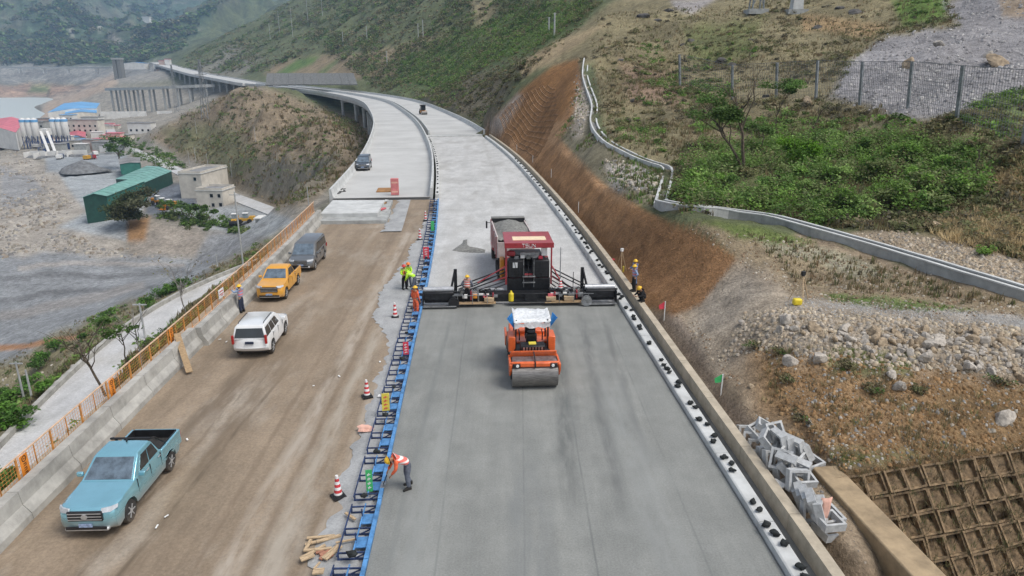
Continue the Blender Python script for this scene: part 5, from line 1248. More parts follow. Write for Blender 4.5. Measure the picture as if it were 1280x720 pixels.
# ------------------------------------------------------------------ tipper truck ahead of the paver
hd = heading(50); o_ = P(47.2, 0); base_x = G(634, 272, 3.4).x
t = thing('tipper_truck', 'loaded tipper truck backed up to the paver, heaped with grey mix', 'truck', (base_x + .5, 46.6, -.22), heading(48) + radians(2.2))
Lb = 5.2
for s in (-1, 1):
    k = bx('bed_side', (s * 1.22, Lb / 2 - .8, 2.55), (.09, Lb, 1.5), 'truck_pale', t, .02)
    for q in range(6): bx('bed_rib', (s * 1.29, -.6 + q * .95, 2.5), (.08, .12, 1.45), 'machine_red' if q % 2 == 0 else 'truck_pale', k, .01)
bx('headboard', (0, Lb - .8, 2.62), (2.5, .1, 1.75), 'black_metal', t); bx('head_canopy', (0, Lb - .55, 3.48), (2.5, .6, .08), 'concrete_dark', t); bx('tailgate', (0, -.8, 2.35), (2.4, .08, 1.1), 'truck_pale', t); bx('bed_floor', (0, Lb / 2 - .8, 1.75), (2.4, Lb, .15), 'black_metal', t)
b = MB(); rows = []
for i in range(17):
    row = []
    for j in range(13):
        x = -1.16 + 2.32 * j / 12; y = -.72 + (Lb - .16) * i / 16; r_ = sqrt((x / 1.2) ** 2 + ((y - Lb * .42) / (Lb * .55)) ** 2)
        row.append((x, y, 3.18 + .42 * max(0, 1 - r_ * r_) + .025 * random.uniform(-1, 1) + .03 * sin(r_ * 28) - .15 * (i == 0)))
    rows.append(row)
b.loft(rows, close=False); b.to('load', 'aggregate', t, smooth=True)
bx('chassis', (0, 3.2, 1.15), (1.0, 8.0, .35), 'black_metal', t)
for s in (-1, 1):
    for yy in (.2, 1.55, 5.9):
        b = MB(); b.lathe([(.3, -.15), (.5, -.16), (.52, -.1), (.52, .1), (.5, .16), (.3, .15)], 20, 'X', (s * 1.0, yy, .52)); wh = b.to('wheel', 'rubber', t, smooth=True); b = MB(); b.lathe([(.28, -.12), (.28, .12)], 14, 'X', (s * 1.0, yy, .52)); b.to('rim', 'steel', wh)
bx('cab', (0, 5.75, 1.95), (2.4, 1.9, 2.1), 'machine_red', t, .08); bx('windscreen', (0, 6.72, 2.3), (2.1, .03, .8), 'glass_dark', t, .005)
for s in (-1, 1):
    bx('mirror', (s * 1.5, 6.3, 2.6), (.12, .2, .55), 'black', t, .03); b = MB(); b.bar((s * 1.2, 6.3, 2.75), (s * 1.5, 6.3, 2.75), .04); b.to('mirror_arm', 'black', t)
# ------------------------------------------------------------------ small roller on the right deck, yard machines
t = thing('small_roller', 'small dark roller with a cab on the right bridge deck', 'roller', G(529, 143, 0), heading(235) + radians(8))
b = MB(); b.lathe([(.55, -.9), (.6, -.88), (.6, .88), (.55, .9)], 20, 'X', (0, -1.6, .6)); b.to('drum', 'drum_steel', t, smooth=True)
for s in (-1, 1): b = MB(); b.lathe([(.4, -.2), (.6, -.2), (.6, .2), (.4, .2)], 18, 'X', (s * .75, 1.3, .6)); b.to('wheel', 'rubber', t, smooth=True)
bx('frame', (0, -.2, .9), (1.6, 3.2, .6), 'machine_amber', t); bx('hood', (0, 1.5, 1.35), (1.4, 1.6, .8), 'black_metal', t); bx('cab', (0, .2, 2.1), (1.5, 1.5, 1.5), 'glass_dark', t, .05); bx('cab_roof', (0, .2, 2.95), (1.8, 1.8, .18), 'black', t)
for sx in (-.7, .7):
    for sy in (-.5, .9): bx('cab_post', (sx, sy, 2.2), (.1, .1, 1.5), 'black', t, .01)
def loader(px, py, z, rz, label, m_, drum=False):
    t = thing('loader', label, 'loader', G(px, py, z), rz)
    for sx in (-1.1, 1.1):
        for sy in (-1.5, 1.5): b = MB(); b.lathe([(.4, -.3), (.75, -.3), (.75, .3), (.4, .3)], 16, 'X', (sx, sy, .75)); b.to('wheel', 'rubber', t, smooth=True)
    bx('chassis', (0, .6, 1.3), (1.6, 4.4, .9), m_, t, .06); bx('engine_hood', (0, 2.2, 1.9), (1.5, 1.8, .8), m_, t, .08); bx('cab', (0, .2, 2.5), (1.5, 1.5, 1.5), 'glass_light', t, .05); bx('cab_roof', (0, .2, 3.3), (1.7, 1.7, .16), 'white_plastic', t)
    for s in (-1, 1): b = MB(); b.bar((s * .6, -.8, 1.8), (s * .6, -3.0, .9), .22); b.to('lift_arm', m_, t)
    if drum: b = MB(); b.lathe([(.7, -1.1), (.75, -1.0), (.75, 1.0), (.7, 1.1)], 18, 'X', (0, -2.6, .75)); b.to('drum', 'black_metal', t)
    else: b = MB(); b.poly([(-1.3, -3.0, .3), (1.3, -3.0, .3), (1.3, -3.9, .4), (-1.3, -3.9, .4)], .1); b.box((0, -3.0, .75), (2.6, .12, 1.0)); b.to('bucket', m_, t)
loader(294, 280, Y0, radians(10), 'yellow drum compactor parked in the valley gravel yard', 'machine_yellow', True); loader(307, 279, Y0, radians(-80), 'yellow wheel loader parked right of the drum compactor', 'machine_yellow')
loader(198, 256, Y0, radians(60), 'leftmost of three orange loaders beside the dark round tree', 'machine_amber'); loader(204, 259, Y0, radians(40), 'middle of three orange loaders beside the dark round tree', 'machine_amber'); loader(212, 261, Y0, radians(-20), 'rightmost of three orange loaders beside the dark round tree', 'machine_amber')
t = thing('site_hut', 'small white roofed hut beyond the orange fence', 'hut', G(334, 283, Y0 + 1)); bx('wall', (0, 0, 1.2), (5.5, 4, 3), 'concrete_grey', t); bx('roof', (0, 0, 2.9), (6.2, 4.8, .3), 'white_wall', t)
# ------------------------------------------------------------------ drainage channel up the hillside
def poly_pts(pl, n):
    q = along([(a_, b_, 1000 / c_) for a_, b_, c_ in pl], n); ps = [surf(x_, y_, max(12, 700 / w_), 1500 / w_) for x_, y_, w_ in q]
    for _ in range(2): ps = [ps[0]] + [Vector((b_.x, b_.y, max((a_.z + b_.z * 2 + c_.z) / 4, b_.z))) for a_, b_, c_ in zip(ps[:-2], ps[1:-1], ps[2:])] + [ps[-1]]
    return [p_ + Vector((0, 0, .12)) for p_ in ps]
o = thing('drainage_channel', 'white edged concrete drainage channel winding down the hillside', 'drain channel')
def channel(pts, w, hl, hr, lw, name):
    for _ in range(2): pts = [pts[0]] + [(a_ + b_ * 2 + c_) / 4 for a_, b_, c_ in zip(pts[:-2], pts[1:-1], pts[2:])] + [pts[-1]]
    nr = []
    for i in range(len(pts)):
        t_ = pts[min(i + 1, len(pts) - 1)] - pts[max(i - 1, 0)]; nr.append(Vector((t_.y, -t_.x, 0)).normalized())
    def seg(i, offs): return [[p + n * o_ + Vector((0, 0, z_)) for o_, z_ in offs] for p, n in ((pts[i], nr[i]), (pts[i + 1].lerp(pts[i], .006), nr[i + 1]))]
    for i in range(len(pts) - 1):
        for s_, h_ in ((-1, hl), (1, hr)):
            e = lw / 2; c = s_ * w; b = MB(); b.loft(seg(i, [(c - e, -h_), (c + e, -h_), (c + e, .12), (c - e, .12)])); b.to('channel_wall', 'concrete_white' if h_ < .7 else 'concrete_grey', o)
            if h_ >= .7: b = MB(); e += .03; b.loft(seg(i, [(c - e, .122), (c + e, .122), (c + e, .2), (c - e, .2)])); b.to('coping', 'concrete_white', o)
        b = MB(); b.loft(seg(i, [(-w * .75, -.2), (w * .75, -.2)]), close=False); b.to('channel_floor', 'concrete_dark', o)
channel(poly_pts(CH[:11], 42), .40, .6, .6, .2, 'upper')
channel([p_ + Vector((0, 0, .22)) for p_ in poly_pts(CH[10:], 30)], .36, .95, .95, .17, 'lower')
# ------------------------------------------------------------------ stacked frame lattice at the lower right
o = thing('frame_lattice', 'earth filled lattice of stacked square frames on the slope at the lower right', 'retaining lattice')
A0, A1 = LA0, LA1; ux = L_ux; nz_ = L_hz
slope = radians(52); dn = (nz_ * cos(slope) - Vector((0, 0, 1)) * sin(slope)).normalized(); nn = ux.cross(dn).normalized()
if nn.z < 0: nn = -nn
cell = .78; NX, NY = 11, 7
def frame_mesh(w, h, d, th):
    b = MB(); b.box((0, h / 2 - th / 2, 0), (w, th, d)); b.box((0, -h / 2 + th / 2, 0), (w, th, d)); b.box((-w / 2 + th / 2, 0, 0), (th, h - 2 * th, d)); b.box((w / 2 - th / 2, 0, 0), (th, h - 2 * th, d)); return b
fme = None
R3 = Matrix((ux, -dn, nn)).transposed()
b = MB(); b.poly([A0 - nn * .42, A1 + ux - nn * .42, A1 + ux + dn * 7 - nn * .42, A0 + dn * 7 - nn * .42]); b.to('earth_backing', 'earth_bar', o)
bf = frame_mesh(cell - .02, cell - .02, .20, .075).mesh('frame'); bf.materials.append(M['earth_bar'])
fill = MB(); 
rows = [[(-.34 + .68 * j / 4, -.34 + .68 * i / 4, -.0 - .30 * (i / 4) ** 1.6 + .05 * random.uniform(-1, 1)) for j in range(5)] for i in range(5)]; fill.loft(rows, close=False); ff = fill.mesh('earth_fill'); ff.materials.append(M['earth_bar'])
for i in range(-1, NX):
    for j in range(NY):
        c = A0 + ux * (i + .5 + (.0 if j % 2 == 0 else .0)) * cell + dn * (j + .5) * cell + nn * random.uniform(-.09, .05) + ux * random.uniform(-.03, .03)
        if i < j * .5 - 1: continue
        rr = R3 @ Matrix.Rotation(random.uniform(-.06, .06), 3, 'Z') @ Matrix.Rotation(random.uniform(-.09, .09), 3, 'X')
        f = bpy.data.objects.new('frame', bf); C.objects.link(f); f.parent = o; f.matrix_local = Matrix.Translation(c) @ rr.to_4x4()
        e = bpy.data.objects.new('earth_fill', ff); C.objects.link(e); e.parent = f; e.matrix_local = Matrix.Rotation(pi if random.random() < .06 else 0, 4, 'Z') @ Matrix.Scale(random.choice((.15, .4, .6, .8, .9, 1.0)), 4, (0, 0, 1))
# tan ledge beside it
L0, L1 = L_P0, L_P1; du = (L1 - L0).normalized(); dv = Vector((-du.y, du.x, 0))
if dv.x < 0: dv = -dv
b = MB(); b.loft([[p - dv * .05, p + dv * .92, p + dv * .96 + Vector((0, 0, -3)), p - dv * .05 + Vector((0, 0, -3))] for p in (L0, L0.lerp(L1, .5), L1 + du * 2)]); tag(b.to('ledge_wall', 'ledge_tan', bevel=.05), 'tan concrete ledge between the block pile and the lattice slope', 'ledge')
# fine lattice on the far brown slope: bars too thin to pick apart
b = MB()
cd_ = np.array([[float(v[0]) for v in off_d(np.array([c.x]), np.array([c.y]))] for c in _cr]); cf = np.polyfit(np.r_[cd_[:, 1], 150], np.r_[cd_[:, 0], 24.0], 2)
ysl = np.arange(97, 151, .9); qs = np.arange(15.0, 30.0, .62)
gridp = {}
for i, y in enumerate(ysl):
    top_ = float(np.polyval(cf, y)) - .4 if y < 132 else min(float(np.polyval(cf, 132)) - .4, 27 - (y - 132) * .55)
    for j, q in enumerate(qs):
        if q > top_ or (y < 110 and q > top_ - (110 - y) * .55): break
        p = P(y, q); gridp[i, j] = (p.x, p.y)
xy_ = np.array(list(gridp.values())); zz_ = height(xy_[:, 0], xy_[:, 1]) + .05
for k_, (x_, y_), z_ in zip(list(gridp), xy_, zz_): gridp[k_] = Vector((x_, y_, z_))
for (i, j), p in gridp.items():
    if (i + 1, j) in gridp: b.bar(p, gridp[i + 1, j], .12, .10)
    if (i, j + 1) in gridp: b.bar(p, gridp[i, j + 1], .1, .1)
lo = b.to('slope_lattice', 'lattice_far'); stuff(lo, 'fine brown lattice grid covering the far cut slope beside the road', 'lattice')
# ------------------------------------------------------------------ rock fall fence
FP = [(850, 110, 78), (915, 128, 92), (970, 126, 90), (1020, 124, 84), (1075, 128, 86), (1135, 136, 88), (1195, 154, 98), (1280, 176, 103)]
o = thing('rockfall_fence', 'grey wire net fence on leaning posts below the scree', 'fence'); tops = []
for (px, py, pt), (_, _, D_) in zip(FP, FEN):
    p = GD(px, py, D_); p.z = max(hz(p.x, p.y), p.z) - .3; zc = p.y * CP - (p.z - CAM_H) * SP; h = (py - pt) * zc / F_PX * 1.15 + .3
    tp = p + Vector((-.5, -.3, h)); b = MB(); b.bar(p, tp, .24, .24); b.to('post', 'post_grey', o); tops.append((p, tp))
for (p, tp), (q, tq) in zip(tops[:-1], tops[1:]):
    b = MB()
    for k in range(0, 26): b.bar(p.lerp(q, k / 26), tp.lerp(tq, k / 26), .022)
    for k in range(1, 13): b.bar(p.lerp(tp, k / 12), q.lerp(tq, k / 12), .02)
    b.to('net', 'net_wire', o)
    b = MB(); b.bar(tp, tq, .05); b.to('top_cable', 'net_wire', o)
# ------------------------------------------------------------------ blue steel side forms
def form_proto():
    t = thing('side_form', 'blue steel side form with dark brace frames along the pavement edge', 'formwork', group='blue steel side forms')
    b = MB(); b.box((-.03, 1.5, -.06), (.05, 2.98, .30)); b.to('face_plate', 'form_blue', t); b = MB(); b.box((-.06, 1.5, .10), (.13, 2.98, .02)); b.to('top_flange', 'form_blue', t); b = MB(); b.box((-.1, 1.5, -.18), (.14, 2.96, .03)); b.to('bottom_flange', 'form_dark', t)
    for y in (.35, 1.5, 2.65):
        b = MB(); b.bar((-.06, y, .06), (-.95, y, .06), .045); b.bar((-.06, y, -.16), (-.95, y, -.16), .05); b.bar((-.95, y, -.2), (-.95, y, .08), .05); b.bar((-.5, y, -.16), (-.06, y, .06), .035); b.to('brace', 'form_dark', t)
    for y in (.92, 2.08): b = MB(); b.box((-.3, y, -.02), (.5, .5, .03)); b.to('web_plate', 'form_blue', t)
    for x in (-.5, -.95): b = MB(); b.bar((x, .2, .06), (x, 2.8, .06), .04); b.to('tie_rail', 'form_blue' if x == -.5 else 'form_dark', t)
    for y in (.9, 2.1): b = MB(); b.cyl((-.5, y, -.25), (-.5, y, .35), .022, .022, 6); b.to('pin', 'form_dark', t)
    return t
y = 8.0; pr = None
while y < 77:
    if pr is None: o = pr = form_proto()
    else: o = copy_tree(pr)
    o.location = P(y, -.005, .02 if y < 40 else -.0); o.rotation_euler = (0, random.uniform(-.02, .02), heading(y + 1.5) + random.uniform(-.006, .006)); y += 3.0
# dark bags on kerbs and forms
def blob(name, r, seed, flat=.7, sub=2):
    rs = np.random.default_rng(seed); bm = bmesh.new(); bmesh.ops.create_icosphere(bm, subdivisions=sub, radius=1.0)
    f = rs.uniform(-1, 1, (6, 3)); ph = rs.uniform(0, 6.3, 6)
    for v in bm.verts:
        d = v.co.normalized(); s_ = 1 + sum(.12 * sin(3.1 * (f[k] @ np.array(d)) * 1.6 + ph[k]) for k in range(6)); v.co = Vector((d.x * r * s_, d.y * r * s_ * .8, d.z * r * flat * s_))
    me = bpy.data.meshes.new(name); bm.to_mesh(me); bm.free(); return me
bagm = [blob('dark_bag', .155, k, .55) for k in range(4)]
for m_ in bagm: m_.materials.append(M['sandbag']); m_.polygons.foreach_set('use_smooth', [True] * len(m_.polygons))
def bag(y, d, z, label, grp, s=1.0):
    o = bpy.data.objects.new('dark_bag', random.choice(bagm)); C.objects.link(o); o.location = P(y, d, z); o.rotation_euler = (0, 0, random.uniform(0, 6)); sc = random.uniform(.75, 1.1) * s; o.scale = (sc, sc, sc); tag(o, label, 'bag', grp)
y = 12.0; rb = random.Random(5)
while y < 112:
    n_ = rb.choice((1, 2, 2, 3, 1)) if y < 60 else rb.choice((1, 2))
    for k in range(n_): bag(y + k * .42, 12.3 + rb.uniform(-.12, .12), .33, 'small dark bag on the pale edge kerb', 'dark bags on the right kerb')
    y += rb.uniform(1.3, 2.4) + (.8 if y > 60 else 0)
y = 80.0
while y < 150: bag(y, -.2, .34, 'small dark bag on the median kerb beside the bridge parapet', 'dark bags on the median kerb'); y += rb.uniform(1.5, 3.5)
y = 14.5
while y < 76: bag(y, -.45 + rb.uniform(-.15, .1), .18, 'dark bag weighing down the blue side forms', 'dark bags on the side forms', .9); y += rb.uniform(1.6, 3.2) if y > 40 else rb.uniform(2.6, 4.2)
# ------------------------------------------------------------------ cones, boards and stakes
def cone(px, py, z, hpx, label):
    p = G(px, py, z); zc = p.y * CP - (p.z - CAM_H) * SP; h = hpx * zc / F_PX / .95
    t = thing('traffic_cone', label, 'traffic cone', p, random.uniform(0, 1)); b = MB(); b.box((0, 0, .03), (.44, .44, .06)); b.lathe([(.2, .05), (.17, .13)], 14); b.to('base', 'black', t)
    n_ = 7
    for k in range(n_):
        r0, r1 = .15 - .10 * k / n_, .15 - .10 * (k + 1) / n_; z0, z1 = .10 + (h - .1) * k / n_, .10 + (h - .1) * (k + 1) / n_
        b = MB(); b.lathe([(r0, z0), (r1, z1)], 14); b.to('red_band' if k % 2 else 'white_band', 'cone_red' if k % 2 else 'cone_white', t, smooth=True)
cone(423, 621, -.22, 29, 'nearest red and white banded cone beside the gravel strip'); cone(459, 496, -.22, 22, 'second red and white cone, left of the yellow board'); cone(494, 397, -.22, 19, 'red and white cone left of the worker in orange'); cone(525, 300, -.22, 14, 'red and white cone left of the blue forms near the bridge'); cone(532, 276, -.22, 12, 'farthest red and white cone before the bridge joint')
cone(700.5, 362, .9, 13, 'pink and white cone standing on the paver screed')
def board(px, py, z, w, h, m_, label, marks=None, lean=0.0, rz=.2, lift=.25):
    p = G(px, py, z); t = thing('flag_board', label, 'sign', p, rz); b = MB(); b.bar((0, 0, -.1), (lean, 0, lift + h), .025); b.to('stake', 'post_grey', t); b = MB(); b.box((lean * .6, -.02, lift + h / 2), (w, .02, h)); bd = b.to('board', m_, t, bevel=.006)
    b = MB()
    for k in range(4): zz = lift + h * (.2 + .2 * k); b.box((lean * .6, -.033, zz), (w * .5, .008, h * .03)); b.box((lean * .6, -.033, zz), (w * .1, .008, h * .12)); b.box((lean * .6 - w * .18, -.033, zz - h * .04), (w * .1, .008, h * .06))
    if marks: b.to('lettering', marks, bd)
board(463, 622, -.2, .22, .85, 'sign_green', 'tall green board with white marks beside the blue forms', 'sign_white'); board(481, 521, -.2, .32, .85, 'sign_yellow', 'tall yellow board with red lettering beside the blue forms', 'sign_red', .12); board(508, 449, -.2, .28, .7, 'sign_red', 'upright red board beside the forms, near side of the paver', 'sign_white'); board(533, 327, -.2, .45, .9, 'sign_red', 'red and white board by the forms beyond the hi-vis group', 'sign_white'); board(541, 292, -.2, .3, .9, 'sign_green', 'small green board by the forms near the bridge', None)
def stake(px, py, label, m_, hpx, D=None, flag=None):
    p = surf(px, py); zc = p.y * CP - (p.z - CAM_H) * SP; h = hpx * zc / F_PX / .95; t = thing('survey_stake', label, 'stake', p); b = MB(); b.bar((0, 0, -.2), (0, 0, h), .05); b.to('rod', m_, t)
    if flag: b = MB(); b.poly([(0, 0, h), (0, 0, h * .62), (-.32, -.05, h * .6), (-.36, -.03, h * .8)], .02); b.to('flag', flag, t)
stake(901, 494, 'white stake with a green flag on the gravelly verge', 'sign_white', 27, flag='sign_green'); stake(830, 401, 'pink and white stake with red top beside the brown slope toe', 'sign_white', 24, flag='sign_red')
for px, py, h in ((723, 266, 13), (689, 222, 10), (666, 203, 8), (646, 188, 7)): stake(px, py, 'short white survey stake along the brown slope toe', 'sign_white', h); 
for ob in [q for q in C.objects if q.name.startswith('survey_stake') and q['label'].startswith('short')]: ob['group'] = 'survey stakes along the slope toe'
def tripod(px, py, hpx, label, body):
    p = surf(px, py); zc = p.y * CP - (p.z - CAM_H) * SP; h = hpx * zc / F_PX / .95; t = thing('survey_tripod', label, 'tripod', p, .4)
    for k in range(3): a = k * 2.094; b = MB(); b.bar((.55 * cos(a), .55 * sin(a), -.1), (0.03 * cos(a), .03 * sin(a), h), .05, .035); b.to('leg', 'timber', t)
    b = MB(); b.cyl((0, 0, h), (0, 0, h + .05), .1, .1, 10); b.box((0, 0, h + .14), (.2, .14, .18)); b.cyl((-.1, 0, h + .16), (.14, 0, h + .16), .04, .04, 8); b.to('instrument', body, t, bevel=.01); return p
tripod(776, 345, 30, 'wooden tripod with level on the brown slope toe', 'sign_white'); p = tripod(1000, 375, 30, 'wooden tripod at the end of the gravel track', 'black')
b = MB(); b.box((0, 0, .16), (.42, .3, .34)); o = b.to('equipment_case', 'yellow_pack', bevel=.08, seg=3); o.location = surf(996, 381) ; tag(o, 'yellow equipment case beside the tripod on the gravel track', 'case')
b = MB(); b.box((0, 0, .2), (.12, .1, .5)); o = b.to('equipment_bag', 'sign_yellow', bevel=.02); o.location = surf(779, 340); tag(o, 'slim yellow bag standing under the tripod by the brown slope', 'bag')
b = MB(); b.box((0, 0, .1), (.3, .25, .2)); o = b.to('tool_case', 'sign_red', bevel=.03); o.location = surf(766, 327); tag(o, 'small red tool case left of the tripod', 'case')
# ------------------------------------------------------------------ hollow concrete blocks, one thing each
S_ = .72
blk = frame_mesh(S_, S_, .26, .085).mesh('frame_block'); blk.materials.append(M['concrete_block'])
BK = [(932, 543, .1, 70, 10, 'white'), (941, 552, .35, 62, -20, ''), (947, 540, .25, 30, 40, ''), (957, 534, .2, 24, 70, ''), (968, 540, .35, 55, 20, ''), (961, 551, .5, 48, 60, ''), (975, 551, .4, 75, 100, ''), (983, 555, .3, 80, 98, ''), (993, 558, .3, 74, 120, ''), (1003, 562, .2, 60, 110, ''), (957, 570, .15, 80, 15, ''), (966, 574, .25, 74, 12, ''), (976, 574, .35, 62, -25, ''), (990, 566, .5, 20, 50, ''), (1013, 578, .05, 5, 25, ''), (985, 585, .15, 40, 60, ''), (999, 584, .2, 70, 140, ''), (978, 592, .1, 80, 30, ''), (997, 600, .15, 74, 5, ''), (1003, 597, .38, 12, 10, ''), (996, 618, .1, 66, 80, ''), (1003, 621, .15, 64, 78, ''), (1010, 625, .2, 62, 80, ''), (1018, 630, .25, 60, 76, ''), (1015, 640, .1, 78, 5, ''), (1036, 645, .05, 8, 15, ''), (1036, 651, .25, 4, 12, ''), (1035, 664, .05, 3, 18, ''), (948, 560, .1, 74, -10, ''), (986, 577, .35, 50, 130, ''), (1026, 638, .12, 70, 60, '')]
LBL = ('top', 'left side', 'middle', 'right side', 'near end')
for k, (px, py, dz, tilt, yaw, _) in enumerate(BK):
    g = G(px, py, .1); zz = hz(g.x, g.y) + S_ / 2 * abs(sin(radians(tilt))) + .1 + dz
    g = G(px, py, zz); o = bpy.data.objects.new('frame_block', blk); C.objects.link(o); o.location = g; o.rotation_euler = (radians(tilt), random.uniform(-.15, .15), radians(yaw))
    part = 'far end' if py < 560 else 'middle' if py < 605 else 'near end'
    tag(o, 'hollow square grey concrete block lying in the %s of the block pile' % part, 'concrete block', 'hollow blocks in the %s of the pile' % part)
    if k == 14: o['label'] = 'hollow grey block lying flat on the tan ledge, apart from the pile'; del o['group']
    if k == 27: o['label'] = 'nearest hollow grey block, lying flat at the very end of the pile'; del o['group']
b = MB(); b.box((0, 0, .03), (.62, .5, .05)); o = b.to('white_slab', 'white_plastic', bevel=.01); o.location = G(969, 607, .25); o.rotation_euler = (0, 0, .5); tag(o, 'white slab lying between the block pile and the wall', 'slab')
b = MB(); rows = [[(x_ + .03 * random.uniform(-1, 1), -.02 * i, .75 - i * .19 + .03 * random.uniform(-1, 1)) for x_ in (-.16 + .03 * i, -.05, .06, .16 - .02 * i)] for i in range(5)]; b.loft(rows, close=False); o = b.to('draped_cloth', 'pink_cloth', smooth=True); m_ = o.modifiers.new('thick', 'SOLIDIFY'); m_.thickness = .03; o.location = G(1022, 642, .25) + Vector((0, -.42, .12)); tag(o, 'peach coloured cloth draped over the near blocks', 'cloth')
# ------------------------------------------------------------------ timber scraps and bricks by the gravel strip
TB = [(401, 671, 8, .85, .1), (399, 676, 22, .85, .1), (411, 673, 28, .75, .12), (385, 681, 85, .5, .1), (389, 687, 8, .45, .1), (392, 689, 45, .8, .1), (404, 686, 12, .5, .1), (384, 696, 35, .42, .2), (415, 690, 62, .7, .22), (432, 676, 20, .6, .06), (438, 645, -40, .5, .1), (398, 714, 5, .32, .24), (396, 707, 70, .3, .06)]
for k, (px, py, a, l_, w_) in enumerate(TB):
    b = MB(); b.box((0, 0, 0), (l_, w_, .045)); o = b.to('timber_scrap', 'timber', bevel=.004); o.location = G(px, py, -.16 + .012 * k); o.rotation_euler = (random.uniform(-.05, .05), random.uniform(-.06, .06), radians(a)); tag(o, 'pale sawn timber scrap among the offcuts beside the gravel strip', 'timber', 'timber offcuts by the gravel strip')
for k, (px, py) in enumerate(((400, 690), (404, 692), (408, 691), (403, 696), (410, 695), (412, 693))):
    b = MB(); b.box((0, 0, 0), (.24, .115, .055)); o = b.to('loose_brick', 'brick_red', bevel=.006); o.location = G(px, py, -.13 + .01 * k); o.rotation_euler = (.1, random.uniform(-.2, .2), random.uniform(0, 3)); tag(o, 'loose reddish brick among the timber offcuts', 'brick', 'loose bricks by the offcuts')
for k, (px, py, m_, sz) in enumerate(((457, 535, 'pink_cloth', .34), (475, 495, 'white_plastic', .12))):
    me = blob('rag', sz, 20 + k, .35); me.materials.append(M[m_]); o = bpy.data.objects.new('crumpled_sack', me); C.objects.link(o); o.location = G(px, py, -.12); tag(o, ('pale pink crumpled sack', 'small white rag')[k] + ' on the edge of the gravel strip', 'sack')
rb = random.Random(9)
litter = [(275, 424), (283, 427), (527, 0), (196, 658), (208, 645), (234, 549), (392, 482), (475, 452), (424, 470)]
for k, (px, py) in enumerate(litter):
    if py == 0: continue
    b = MB(); b.box((0, 0, 0), (rb.uniform(.08, .2), rb.uniform(.04, .09), .02)); o = b.to('litter_scrap', 'white_plastic'); o.location = G(px, py, -.2); o.rotation_euler = (0, 0, rb.uniform(0, 3)); tag(o, 'small pale scrap lying on the brown dirt', 'litter', 'pale scraps on the dirt')
# ------------------------------------------------------------------ bridge head: approach slab, boards
t = thing('approach_slab', 'raised pale concrete slab before the left bridge joint', 'slab')
def quad_block(name, pts, z0, z1, m_, par): b = MB(); lo_ = [Vector((p.x, p.y, z0)) for p in pts]; hi_ = [Vector((p.x, p.y, z1)) for p in pts]; b.loft([lo_, hi_]); return b.to(name, m_, par, bevel=.03)
q = [G(400, 267, .5), G(472, 266, .5), G(481, 250, .5), G(416, 250, .5)]; quad_block('slab', q, -.3, .5, 'concrete_white', t)
q = [G(396, 276, .1), G(483, 275, .1), G(489, 262, .1), G(398, 266, .1)]; quad_block('step', q, -.4, .1, 'concrete_grey', t)
q = [G(473, 266, .15), G(484, 265, .15), G(491, 250, .15), G(482, 250, .15)]; quad_block('side_strip', q, -.4, .15, 'concrete_grey', t)
for k, (px, py) in enumerate(((479, 255), (478, 262), (481, 252))): b = MB(); b.box((0, 0, .07), (.35, 1.1, .12)); o = b.to('form_board', ('rust_board', 'pink_red', 'concrete_white')[k], bevel=.01); o.location = G(px, py, .18); o.rotation_euler = (0, 0, -.3); tag(o, ('rusty', 'reddish', 'pale')[k] + ' form board lying beside the approach slab', 'board')
b = MB(); b.box((0, 0, .06), (2.0, 2.8, .1)); o = b.to('plywood_sheet', 'rust_board', bevel=.01); o.location = G(482, 238, .0); o.rotation_euler = (0, 0, heading(85)); tag(o, 'brown plywood sheet lying on the left bridge deck', 'sheet')
t = thing('barrier_board', 'tall pinkish red barrier board standing on the left bridge deck', 'barrier', G(494, 244, 0), heading(85)); b = MB(); b.box((0, 0, 1.0), (.9, .5, 1.9)); bd = b.to('board', 'red_board', t, bevel=.03)
for zz in (.45, 1.5): b = MB(); b.box((0, -.255, zz), (.7, .012, .18)); b.to('stripe', 'pink_cloth', bd)
rb = random.Random(3)
for k in range(10): b = MB(); b.box((0, 0, .05), (rb.uniform(.3, .9), rb.uniform(.08, .2), .08)); o = b.to('steel_scrap', 'asphalt_dark'); o.location = G(rb.uniform(417, 433), rb.uniform(234, 244), .0); o.rotation_euler = (0, 0, rb.uniform(0, 3)); tag(o, 'dark scrap bar in the heap beside the bridge parapet', 'scrap', 'dark scrap by the bridge parapet')
# spilled dark mix on the pale base
b = MB(); pp = [(565, 313), (572, 308), (578, 304), (579, 300), (584, 299), (583, 305), (588, 309), (596, 312), (607, 312), (606, 316), (590, 316), (575, 315)]
c0 = G(584, 311, -.2); n_ = len(pp); outer = [G(x_, y_, -.212) for x_, y_ in pp]; mid = [G(x_, y_, -.2).lerp(c0, .4) + Vector((0, 0, .12)) for x_, y_ in pp]; top = [G(x_, y_, -.2).lerp(c0, .85) + Vector((0, 0, .2)) for x_, y_ in pp]; b.loft([outer, mid, top]); tag(b.to('spilled_mix', 'aggregate', smooth=True), 'dark spill of mix on the pale base left of the truck', 'mix heap')
